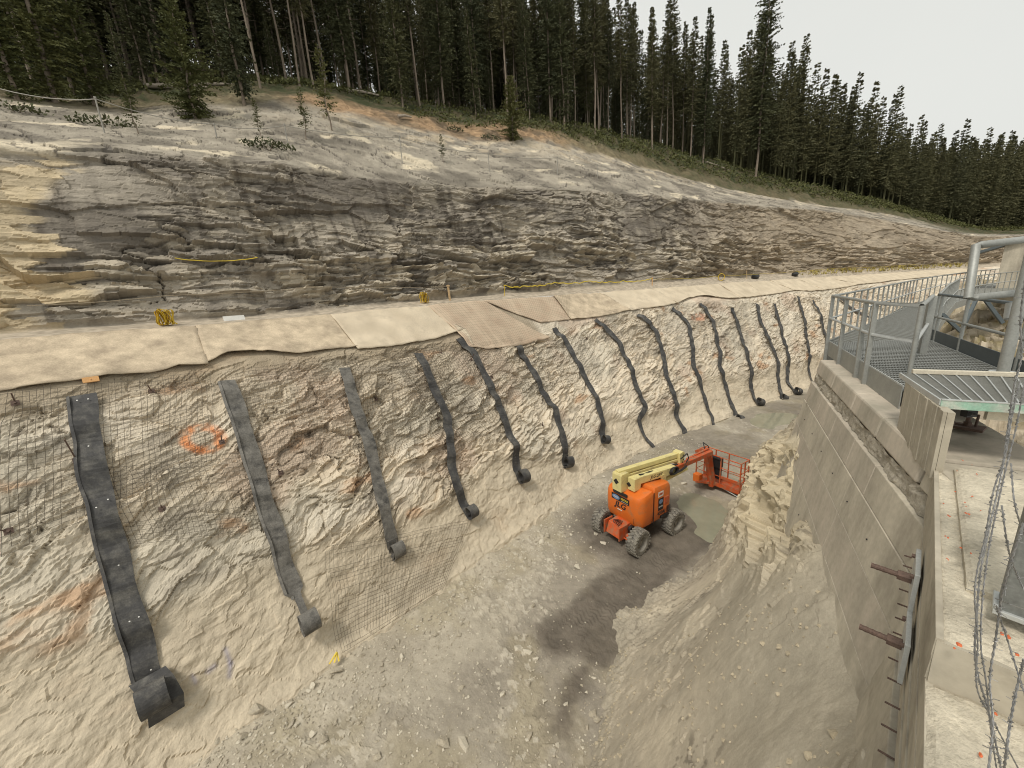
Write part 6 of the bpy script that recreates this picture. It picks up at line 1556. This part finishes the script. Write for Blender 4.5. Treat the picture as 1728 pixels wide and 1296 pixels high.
def conifer(seed, h, cb, rmax, whorl=.27, per=8, sprig=.155, blade=.27, lean=0., droop=.35, gap=.12, top=.8, trunk_r=.105):
    rs = np.random.RandomState(seed)
    # trunk
    tm = MB(); k = 9; px_ = [(lean * (i / k) ** 1.5 + .05 * math.sin(i * 1.3 + seed), .05 * math.cos(i * 1.7 + seed), -0.4 + (h + .4) * i / k) for i in range(k + 1)]
    tm.tube(px_, [trunk_r * (1 - .88 * i / k) for i in range(k + 1)], 7)
    if cb > .25:                                                       # dead branch stubs on the bare stem
        for i in range(10):
            z = h * rs.uniform(.15, cb); a = rs.uniform(0, 6.28); l = rs.uniform(.3, .9); tm.tube([(0, 0, z), (l * math.cos(a), l * math.sin(a), z - .12 * l)], [.018, .006], 3, cap=False)
    trunk = tm.mesh('trunk', True)
    V = []; z = cb * h
    P0s = []; D = []; W = []
    while z < h - .1:
        f = (z - cb * h) / (h - cb * h); R_ = rmax * ((1 - f) ** top) * (.35 + .65 * min(1, f / .18)) + .12
        n = rs.randint(per - 1, per + 2)
        for j in range(n):
            if rs.rand() < gap: continue
            a = rs.uniform(0, 6.283); l = R_ * rs.uniform(.55, 1.15); e = rs.uniform(-.12, .22) - droop * (1 - f) + .5 * f
            ax = np.array([math.cos(a), math.sin(a), e]); ax /= np.linalg.norm(ax); side = np.array([-math.sin(a), math.cos(a), 0.])
            m_ = max(2, int(l / sprig)); base = np.array([lean * (z / h) ** 1.5, 0, z + rs.uniform(-.15, .15)])
            for i in range(m_):
                t = (i + .6) / m_; p = base + ax * l * t + np.array([0, 0, -.10 * l * t * t])
                s_ = blade * rs.uniform(.7, 1.2) * (1 - .35 * t)
                for sg in (-1, 1):
                    d = ax * .75 + side * sg * rs.uniform(.5, 1.0) + np.array([0, 0, rs.uniform(-.35, .15)]); d *= s_ / np.linalg.norm(d)
                    w = np.cross(d, rs.normal(size=3)); w *= s_ * .26 / (np.linalg.norm(w) + 1e-6); P0s.append(p); D.append(d); W.append(w)
                d = ax + rs.normal(size=3) * .3; d *= s_ / np.linalg.norm(d); w = np.cross(d, rs.normal(size=3)); w *= s_ * .24 / (np.linalg.norm(w) + 1e-6); P0s.append(p); D.append(d); W.append(w)
        z += whorl * rs.uniform(.7, 1.3)
    P0s, D, W = np.array(P0s), np.array(D), np.array(W)
    V = np.stack([P0s, P0s + D * .5 + W, P0s + D, P0s + D * .5 - W], 1).reshape(-1, 3); F = np.arange(len(V)).reshape(-1, 4)
    return trunk, V, F
def kindset(defs, leaf):
    out = []
    for d in defs:
        t, V, F = conifer(**d); t.materials.append(MATS['bark']); c = np_mesh('crown', V, F); c.materials.append(MATS[leaf]); out.append((t, c, d['h']))
    return out
PINES = kindset([dict(seed=1, h=18.5, cb=.34, rmax=1.75, gap=.12, per=8), dict(seed=2, h=17, cb=.40, rmax=1.6, gap=.10, per=9), dict(seed=3, h=20, cb=.38, rmax=1.8, gap=.10, per=9, lean=.3), dict(seed=4, h=16, cb=.28, rmax=1.55, gap=.12, per=9), dict(seed=5, h=19, cb=.46, rmax=1.7, gap=.08, per=9)], 'needles_pine')
SPRUCES = kindset([dict(seed=11, h=17.5, cb=.07, rmax=2.0, per=9, droop=.5, gap=.1), dict(seed=12, h=15, cb=.10, rmax=1.8, per=9, droop=.5), dict(seed=13, h=19, cb=.14, rmax=1.85, per=9, droop=.45), dict(seed=14, h=11, cb=.08, rmax=1.4, per=9, droop=.5)], 'needles_spruce')
YOUNG = kindset([dict(seed=21, h=5.5, cb=.03, rmax=1.75, whorl=.17, per=9, sprig=.13, blade=.22, droop=.15, gap=.05, trunk_r=.07), dict(seed=22, h=3.2, cb=.22, rmax=.55, whorl=.14, per=6, sprig=.10, blade=.13, droop=.1, trunk_r=.04), dict(seed=23, h=12, cb=.03, rmax=2.1, whorl=.24, per=9, sprig=.15, blade=.25, droop=.3, gap=.05, trunk_r=.14)], 'needles_young')
def tree(name, kind, loc, sc, rz, label, group=None, rx=0., ry=0.):
    o = empty(name, loc, (rx, ry, rz), label, 'tree', group); o.scale = (sc, sc, sc)
    a = bpy.data.objects.new('trunk', kind[0]); COL.objects.link(a); a.parent = o
    b = bpy.data.objects.new('crown', kind[1]); COL.objects.link(b); b.parent = o
    return o
HILL_S = HS; HILL_A = HA
def hill_pt(s, a):
    if a < 40.4:
        i = int(np.argmin(abs(FS - s))); j = int(np.argmin(abs(FA - a))); return FP2[i, j]
    i = int(np.clip(np.searchsorted(HS, s), 0, len(HS) - 1)); j = int(np.clip(np.searchsorted(HA, a), 0, len(HA) - 1)); return HP[i, j]
rt = random.Random(11)
cand = []
s = -26.0
while s < 172:
    a = 38.0
    while a < 112:
        ss_, aa_ = s + rt.uniform(-1.2, 1.2), a + rt.uniform(-1.2, 1.2)
        if ss_ < 148 or aa_ > 40.6:
            p = hill_pt(ss_, aa_); q_ = proj(np.array([p]))[0]; c_ = (p - EYE) @ M_CW[:, 2]
            if c_ > 5 and -260 < q_[0] < 2050: cand.append((float(np.linalg.norm(p - EYE)) + rt.uniform(-2, 2), p, aa_, q_[0]))
        a += 2.5 + (a - 38) * .02
    s += (2.3 if s < 60 else 1.9)
cand.sort(key=lambda c: c[0])
NIND = 285
vis = [c for c in cand if -40 < c[3] < 1790]; hid = [c for c in cand if not (-40 < c[3] < 1790)]
def kind_of(aa, px):
    r = rt.random()
    return 'spruce' if r < (.40 if aa < 44 else .5) else 'pine'
for c in vis[:NIND]:
    kd = kind_of(c[2], c[3]); kk = rt.choice(PINES if kd == 'pine' else SPRUCES)
    sc_ = rt.uniform(.80, 1.12) * (1.14 if c[3] > 1250 else 1.0)
    zone = ('behind the left clump' if c[3] < 250 else 'behind the bushy spruce' if c[3] < 430 else 'left of the red soil' if c[3] < 620 else 'above the red soil' if c[3] < 800
            else 'behind the dark squat spruce' if c[3] < 960 else 'at the first sky gap' if c[3] < 1110 else 'near the tallest spire' if c[3] < 1300 else 'above the slab end' if c[3] < 1470 else 'on the falling skyline' if c[3] < 1620 else 'in the far right corner')
    row = 'front-row' if c[2] < 40.5 else 'second-row' if c[2] < 44 else 'half-hidden' if c[2] < 52 else 'deep-set'
    size = 'short' if kk[2] * sc_ < 15 else 'middling' if kk[2] * sc_ < 18 else 'tall'
    stem = 'slightly leaning' if kk is PINES[2] else 'bare-stemmed' if kk in (PINES[4], PINES[1]) else 'shaggy-stemmed'
    lab = f'{size} {row} {stem} pine {zone}' if kd == 'pine' else f'{size} {row} low-branched spruce {zone}'
    tree('pine_tree' if kd == 'pine' else 'spruce_tree', kk, (c[1][0], c[1][1], c[1][2] - .1), sc_, rt.uniform(0, 6.28), lab,
         'pines in the forest' if kd == 'pine' else 'spruces in the forest', rt.uniform(-.03, .03), rt.uniform(-.03, .03))
# the rest of the wood, farther in, is one mass
LOWP = [conifer(seed=31 + i, h=h, cb=cb, rmax=1.6, whorl=.40, per=7, sprig=.26, blade=.38, gap=.1)[1] for i, (h, cb) in enumerate(((17, .35), (19, .45), (15, .15), (13, .02)))]
rest = (vis[NIND:] + hid)[:4200]
tpl = []
for v_ in LOWP:
    r_ = .10; k = np.array([[-r_, 0, -.5], [r_, 0, -.5], [r_ * .5, 0, 12.], [-r_ * .5, 0, 12.]])
    v_ = np.concatenate([v_, k, k[:, [1, 0, 2]]]); me = np_mesh('far_tree', v_, np.arange(len(v_)).reshape(-1, 4)); me.materials.append(MATS['needles_pine'])
    tpl.append(bpy.data.objects.new('far_tree', me))                   # not linked to the scene: only instanced
pm = bpy.data.meshes.new('far_forest'); pm.vertices.add(len(rest)); pm.vertices.foreach_set('co', np.array([c[1] for c in rest], np.float32).ravel())
kinds = [(rt.randrange(3) if c[3] < 1350 else (2 if c[3] < 1500 or rt.random() < .35 else 3)) for c in rest]
for nm, ty, vals in (('kind', 'INT', kinds), ('turn', 'FLOAT', [rt.uniform(0, 6.28) for c in rest]), ('size', 'FLOAT', [rt.uniform(.82, 1.15) * (1.12 if c[3] > 1250 else 1.0) for c in rest])):
    pm.attributes.new(nm, ty, 'POINT').data.foreach_set('value', vals)
pm.update(); pm.materials.append(MATS['needles_pine'])
ff_ = bpy.data.objects.new('far_forest', pm); COL.objects.link(ff_); tag(ff_, 'dark mass of conifers deeper in the forest', 'forest', kind='stuff')
ng = bpy.data.node_groups.new('far_forest', 'GeometryNodeTree'); ng.interface.new_socket('Geometry', in_out='INPUT', socket_type='NodeSocketGeometry'); ng.interface.new_socket('Geometry', in_out='OUTPUT', socket_type='NodeSocketGeometry')
gi = ng.nodes.new('NodeGroupInput'); go_ = ng.nodes.new('NodeGroupOutput'); jn = ng.nodes.new('GeometryNodeJoinGeometry')
def named(nm, ty):
    n_ = ng.nodes.new('GeometryNodeInputNamedAttribute'); n_.data_type = ty; n_.inputs['Name'].default_value = nm; return n_.outputs['Attribute']
kd_n, tn_n, sz_n = named('kind', 'INT'), named('turn', 'FLOAT'), named('size', 'FLOAT')
cx = ng.nodes.new('ShaderNodeCombineXYZ'); ng.links.new(tn_n, cx.inputs[2])
for i_, t_ in enumerate(tpl):
    cmp_ = ng.nodes.new('FunctionNodeCompare'); cmp_.data_type = 'INT'; cmp_.operation = 'EQUAL'
    ia = [q_ for q_ in cmp_.inputs if q_.type == 'INT']; ng.links.new(kd_n, ia[0]); ia[1].default_value = i_
    ob = ng.nodes.new('GeometryNodeObjectInfo'); ob.inputs['Object'].default_value = t_; ob.inputs['As Instance'].default_value = True
    ip = ng.nodes.new('GeometryNodeInstanceOnPoints'); ng.links.new(gi.outputs[0], ip.inputs['Points']); ng.links.new(cmp_.outputs['Result'], ip.inputs['Selection']); ng.links.new(ob.outputs['Geometry'], ip.inputs['Instance'])
    ng.links.new(cx.outputs[0], ip.inputs['Rotation']); ng.links.new(sz_n, ip.inputs['Scale']); ng.links.new(ip.outputs[0], jn.inputs[0])
ng.links.new(jn.outputs[0], go_.inputs[0])
md = ff_.modifiers.new('scatter', 'NODES'); md.node_group = ng

# trees and bushes that stand out, in front of the forest
def face_pt(px, py):
    q_ = on_face(px, py)
    return Vector(q_) if q_ is not None else Vector(hill_pt(0, 38))
def tall(px, py, py_top):
    b = face_pt(px, py); d = (b - Vector(EYE)) @ Vector(M_CW @ np.array([0, 0, 1.])); return b, (py - py_top) / F0 * d * 1.12
for (px, py, pt, kind, lab, nm) in [
    (28, 168, -120, YOUNG[2], 'big olive spruce at the far left edge, branched to the ground', 'spruce_tree'),
    (95, 172, -150, YOUNG[2], 'tallest olive spruce of the left clump, branched to the ground', 'spruce_tree'),
    (160, 178, -40, YOUNG[2], 'olive spruce on the right side of the left clump', 'spruce_tree'),
    (222, 190, 60, SPRUCES[3], 'slim dark spruce between the left clump and the bushy young spruce', 'spruce_tree'),
    (330, 200, 88, YOUNG[0], 'bushy bright young spruce leaning out over the grey slab', 'spruce_tree'),
    (412, 178, -60, SPRUCES[3], 'tall narrow spruce with low branches right of the bushy young one', 'spruce_tree'),
    (232, 226, 150, YOUNG[1], 'thin dark sapling on the slab below the slim dark spruce', 'sapling'),
    (440, 232, 180, YOUNG[1], 'ragged sapling on the slab above the straggly shrub', 'sapling'),
    (518, 236, 166, YOUNG[1], 'lone sapling with a bare stem on the pale slab', 'sapling'),
    (558, 220, 112, YOUNG[1], 'taller pale green sapling at the edge of the red soil', 'sapling'),
    (748, 274, 234, YOUNG[1], 'tiny seedling alone in the middle of the bare slab', 'sapling'),
    (866, 238, 176, YOUNG[0], 'dark squat young spruce at the lower edge of the soil band', 'spruce_tree'),
    (1498, 342, 118, SPRUCES[1], 'spruce with a sparse open top rising above the right-hand skyline', 'spruce_tree'),
    (1275, 300, -8, SPRUCES[2], 'tallest spire-like spruce on the skyline', 'spruce_tree')]:
    b, hh = tall(px, py, pt); hh *= 1.4 if kind is YOUNG[0] else 1.0; tree(nm, kind, (b.x, b.y, b.z - .05), hh / kind[2], rt.uniform(0, 6), lab)
# understory spruces along the forest edge
for i in range(46):
    s_ = -14 + i * 2.75 + rt.uniform(-1, 1); a_ = rt.uniform(38.5, 41.5) if i % 3 else rt.uniform(41, 46); p_ = hill_pt(s_, a_); q_ = proj(np.array([p_]))[0]
    if not (0 < q_[0] < 1740): continue
    where = ('beside the big left spruce clump' if q_[0] < 280 else 'behind the fallen logs on the left' if q_[0] < 560 else 'just above the red soil band' if q_[0] < 800 else 'right of the dark squat spruce' if q_[0] < 1000 else 'below the skyline pines' if q_[0] < 1300 else 'above the narrowing end of the slab' if q_[0] < 1560 else 'in the far right corner')
    tree('young_spruce', SPRUCES[3], (p_[0], p_[1], p_[2] - .1), (rt.uniform(.22, .5)) * (1.25 if s_ > 60 else 1), rt.uniform(0, 6.28), f"{'knee-high' if 0 else 'small'} {'front' if a_ < 41 else 'set-back'} understory spruce {where}", 'understory spruces')
# straggly shrubs on the slab
def shrub(px, py, w, h, label, m='needles_young', n=260):
    p = face_pt(px, py); V = []; F = []
    for k in range(n):
        a = rt.uniform(0, 6.28); r = w * math.sqrt(rt.random()); c = Vector((r * math.cos(a) * 1.5, r * math.sin(a) * .7, h * rt.random() * (1 - .6 * r / w))); d = Vector((rt.gauss(0, 1), rt.gauss(0, 1), rt.gauss(.5, .7))).normalized() * rt.uniform(.10, .24); w_ = d.cross(Vector((rt.gauss(0, 1), rt.gauss(0, 1), rt.gauss(0, 1)))).normalized() * .05
        i = len(V); V += [c, c + d * .5 + w_, c + d, c + d * .5 - w_]; F.append((i, i + 1, i + 2, i + 3))
    o = empty('shrub', p, (0, 0, R(40)), label, 'shrub'); me = bpy.data.meshes.new('foliage'); me.from_pydata([tuple(v) for v in V], [], F); me.update(); link('foliage', me, m, o)
    mb = MB()
    for k in range(5): a = rt.uniform(0, 6.28); mb.tube([(0, 0, -.1), (w * .5 * math.cos(a), w * .4 * math.sin(a), h * .6)], [.025, .01], 4)
    mb.build('stem', 'bark', o)
shrub(455, 252, .9, .55, 'straggly low shrub creeping down the slab edge', 'needles_spruce', 320)
shrub(180, 215, .9, .5, 'low dark shrub at the foot of the pale fence post', 'needles_spruce')
shrub(30, 190, .7, .45, 'low grey-green shrub on the slab at the left edge', 'needles_spruce', 200)
shrub(830, 236, .8, .5, 'low shrub hugging the left of the dark squat spruce', 'needles_spruce', 200)
shrub(770, 222, .6, .5, 'small shrub in the red soil above the slab', 'needles_spruce', 160)
# undergrowth along the forest edge
V = []; F = []
for k in range(9500):
    s_ = rt.uniform(-22, 140); a_ = (36.4 if s_ < 16 else 34.4) + abs(rt.gauss(0, 1)) * 3.4 + max(0, 8 - s_ * .4) * .12; p = Vector(hill_pt(s_, min(a_, 60)))
    if rt.random() < .5 and a_ < (37.5 if s_ < 16 else 35.5): continue
    sz = rt.uniform(.10, .30) * (1 + .004 * max(0, s_))
    for b in range(5):
        c = p + Vector((rt.gauss(0, .25), rt.gauss(0, .25), rt.uniform(0, .22))); d = Vector((rt.gauss(0, 1), rt.gauss(0, 1), rt.uniform(.2, 1.2))).normalized() * sz; w_ = d.cross(Vector((rt.gauss(0, 1), rt.gauss(0, 1), rt.gauss(0, 1)))).normalized() * sz * .32
        i = len(V); V += [c, c + d * .5 + w_, c + d, c + d * .5 - w_]; F.append((i, i + 1, i + 2, i + 3))
tag(link('undergrowth', np_mesh('undergrowth', np.array([tuple(v) for v in V]), np.array(F)), 'needles_young'), 'low green undergrowth along the forest edge', 'undergrowth', kind='stuff')
# fallen logs
for (x0, y0, x1, y1, lab) in [(455, 128, 540, 150, 'long fallen grey log under the pines left of the red soil'), (585, 156, 640, 166, 'fallen log lying in undergrowth above the red soil'), (690, 160, 745, 172, 'fallen log with a broken end between two pine stems'), (780, 175, 850, 190, 'thin fallen log behind the dark squat spruce'), (330, 120, 372, 118, 'short fallen log behind the bushy young spruce'), (880, 192, 950, 206, 'fallen log at the edge of the undergrowth right of the squat spruce'), (672, 200, 695, 203, 'small pale stick lying on the red soil'), (1190, 275, 1230, 290, 'fallen log low in the forest edge toward the right')]:
    a, b = face_pt(x0, y0), face_pt(x1, y1)
    if (a - b).length > 9: b = a + (b - a).normalized() * 7
    mb = MB(); mb.tube([(a - a) + Vector((0, 0, .18)), (b - a) * .5 + Vector((0, 0, .30)), (b - a) + Vector((0, 0, .25))], [.13, .11, .06], 7); o = mb.build('fallen_log', 'dead_wood', smooth=True); o.location = a; tag(o, lab, 'log', 'fallen logs at the forest edge')

# ================================================================== loose stones
mat('stone', color=(.40, .35, .26), rough=.93, noise=.2, nscale=5, nscale2=30, bump=.4, bscale=20, bdist=.01, color2=(.29, .255, .20), c2scale=3, c2lo=.45, c2hi=.65)
mat('stone_pale', color=(.52, .47, .37), rough=.93, noise=.18, nscale=5, nscale2=30, bump=.4, bscale=20, bdist=.01)
HULL = []
for k in range(8):
    rs = random.Random(900 + k); bm = bmesh.new()
    for i in range(15):
        v = Vector((rs.gauss(0, 1), rs.gauss(0, 1), rs.gauss(0, 1))).normalized() * rs.uniform(.75, 1.1); bm.verts.new((v.x * 1.15, v.y * .85, v.z * .6))
    g = bmesh.ops.convex_hull(bm, input=bm.verts); bmesh.ops.delete(bm, geom=[v for v in bm.verts if not v.link_faces], context='VERTS')
    bmesh.ops.triangulate(bm, faces=bm.faces); me = bpy.data.meshes.new('stone'); bm.to_mesh(me); bm.free()
    me.materials.append(MATS['stone' if k % 3 else 'stone_pale']); HULL.append(me)
def stone_at(x, y, r, label, group=None, k=None, z=None):
    o = bpy.data.objects.new('stone', HULL[rt.randrange(8) if k is None else k]); COL.objects.link(o)
    o.location = (x, y, (floor_z(x, y) if z is None else z) + r * .22); o.scale = (r * rt.uniform(.8, 1.3), r * rt.uniform(.8, 1.2), r * rt.uniform(.7, 1.1)); o.rotation_euler = (rt.uniform(-.4, .4), rt.uniform(-.4, .4), rt.uniform(0, 6.28))
    return tag(o, label, 'stone', group)
for (px, py, r, lab, kk) in [(432, 1207, .28, 'largest tilted slab of stone on the floor below the second drain strip', 1), (545, 1248, .15, 'blocky stone near the bottom edge, right of the tilted slab', 2), (413, 1250, .14, 'flat stone below the largest tilted slab', 4), (747, 1253, .17, 'square grey stone alone near the bottom middle', 2), (570, 1140, .20, 'rounded stone just below the yellow tape scrap', 5), (916, 1205, .13, 'upright stone left of the dark mud patch', 4), (1000, 1198, .12, 'stone at the foot of the spoil bank beside the dark mud patch', 1), (955, 1183, .08, 'pale pebble sitting in the dark mud patch', 3), (848, 1166, .11, 'pale stone in the middle of the gravel floor', 3), (872, 1087, .15, 'pale stone in the cluster by the small dark hole', 3), (890, 1094, .13, 'right-hand stone of the cluster by the small dark hole', 6), (913, 914, .13, 'stone on the rubble band left of the boom lift', 0), (975, 955, .16, 'flat pale stone at the edge of the wet track', 3), (1005, 900, .14, 'pale stone beside the near left wheel of the boom lift', 3), (1018, 915, .13, 'pale stone in front of the boom lift chassis', 6), (1155, 815, .20, 'white stone on the mud behind the boom lift', 3), (782, 1255, .16, 'half-buried pale stone at the bottom middle', 6), (330, 1262, .17, 'narrow upright stone at the bottom left on the rubble', 7), (490, 1195, .12, 'small stone right of the largest tilted slab', 0)]:
    p = gz(px, py, .1); stone_at(p[0], p[1], r, lab, None, kk)
# rubble band along the toe and a scatter over the floor
def on_floor(): 
    m_ = rt.random()
    if m_ < .55:
        s_ = rt.uniform(-8, 22); bx0, by0, nx0, ny0 = B(s_); o_ = -abs(rt.gauss(0, 1.0)) - .1 - (1.3 if s_ > -3 else .3) * rt.random()
        return bx0 + nx0 * o_, by0 + ny0 * o_
    x, y = gz(rt.uniform(350, 1150), rt.uniform(850, 1330)); return x, y
def floor_ok(x, y):
    q_ = proj(np.array([[x, y, 0.]]))[0]
    if not (-50 < q_[0] < 1760 and 640 < q_[1] < 1420): return False
    a = math.atan2(y, x); r = math.hypot(x, y); i = min(max(int((a - GA[0]) / (GA[1] - GA[0])), 0), len(GA) - 1); j = min(max(int(np.searchsorted(GR, r)), 0), len(GR) - 1)
    return rt.random() > wet[i, j] * .85 and pd_[i, j] > 1.6 and math.hypot(x - 5.28, y - 15.4) > .5
n = 0
while n < 240:
    x, y = on_floor()
    if floor_ok(x, y):
        r = min(.17, .045 + abs(rt.gauss(0, .035))); q_ = proj(np.array([[x, y, 0.]]))[0]; k = rt.randrange(8)
        where = ('under the first two drain strips' if q_[0] < 520 else 'under the loose wire mesh' if q_[0] < 740 and q_[1] < 1120 else 'on the open floor' if q_[1] > 1180 else 'by the dark mud patch' if q_[0] > 860 and q_[1] > 1080 else 'between the wire mesh and the wet track' if q_[1] > 1000
                 else 'on the rubble band left of the boom lift' if q_[0] < 960 else 'beside the boom lift wheels' if q_[0] < 1200 and q_[1] > 820 else 'on the far floor beyond the boom lift')
        sz = 'fist-sized' if r < .07 else 'head-sized' if r < .10 else 'larger'
        stone_at(x, y, r, f"{sz} {'grey' if k % 3 else 'pale'} loose stone {where}", 'loose stones on the trench floor', k); n += 1
HV = [np.array([v.co[:] for v in m.vertices]) for m in HULL]; HF = [np.array([p.vertices[:] for p in m.polygons]) for m in HULL]
def gravel(name, n, rfun, m, label):
    Vs = []; Fs = []; base = 0; k = 0
    while k < n:
        x, y = on_floor()
        if not floor_ok(x, y): continue
        i = rt.randrange(8); r = rfun(); a = rt.uniform(0, 6.28); v = HV[i] * r; ca, sa_ = math.cos(a), math.sin(a)
        Vs.append(np.stack([v[:, 0] * ca - v[:, 1] * sa_ + x, v[:, 0] * sa_ + v[:, 1] * ca + y, v[:, 2] + floor_z(x, y) + r * .2], -1)); Fs.append(HF[i] + base); base += len(v); k += 1
    tag(link(name, np_mesh(name, np.concatenate(Vs), np.concatenate(Fs)), m), label, 'gravel', kind='stuff')
gravel('gravel', 5200, lambda: min(.06, .014 + abs(rt.gauss(0, .014))), 'stone', 'loose gravel over the trench floor')
gravel('pale_gravel', 2200, lambda: min(.06, .014 + abs(rt.gauss(0, .016))), 'stone_pale', 'pale broken gravel over the trench floor')

# clods and crumbs lying on the spoil bank
Vs = []; Fs = []; base = 0; k = 0
while k < 1300:
    i = rt.randrange(KP.shape[0]); j = rt.randrange(KP.shape[1]); p_ = KP[i, j]
    if k > 500 and p_[2] > .5 and rt.random() < .85: continue
    if p_[2] < .0 or p_[2] > 6.6 or wall_perp(p_[0], p_[1]) < .15 or vn(np.array(p_[0] * .9), np.array(p_[1] * .9), 427) < .45: continue
    h_ = rt.randrange(8); r = min(.14, .014 + abs(rt.gauss(0, .020))); v = HV[h_] * r + p_; Vs.append(v); Fs.append(HF[h_] + base); base += len(v); k += 1
mat('clod', color=(.41, .35, .245), rough=.95, noise=.25, nscale=5, nscale2=30, bump=.4, bscale=20, bdist=.01)
tag(link('clods', np_mesh('clods', np.concatenate(Vs), np.concatenate(Fs)), 'clod'), 'clods of dry soil on the spoil bank', 'clods', kind='stuff')

# things that would still share a label are told apart by their order from the left
bpy.context.view_layer.update()
same = {}
for o in COL.objects:
    if o.parent is None and o.get('category') in ('tree', 'stone'): same.setdefault(o['label'], []).append(o)
ORD = ['leftmost', 'second', 'third', 'fourth', 'fifth', 'sixth', 'seventh', 'eighth', 'ninth', 'tenth', 'eleventh', 'twelfth', 'thirteenth', 'fourteenth', 'fifteenth', 'sixteenth', 'seventeenth', 'eighteenth', 'nineteenth', 'twentieth']
for lab, os_ in same.items():
    if len(os_) < 2 or len(os_) > 20: continue
    os_.sort(key=lambda o: float(proj(np.array(o.location))[0]))
    for i, o in enumerate(os_): o['label'] = (ORD[i] if i == 0 else ORD[i] + ' from left') + ', ' + lab
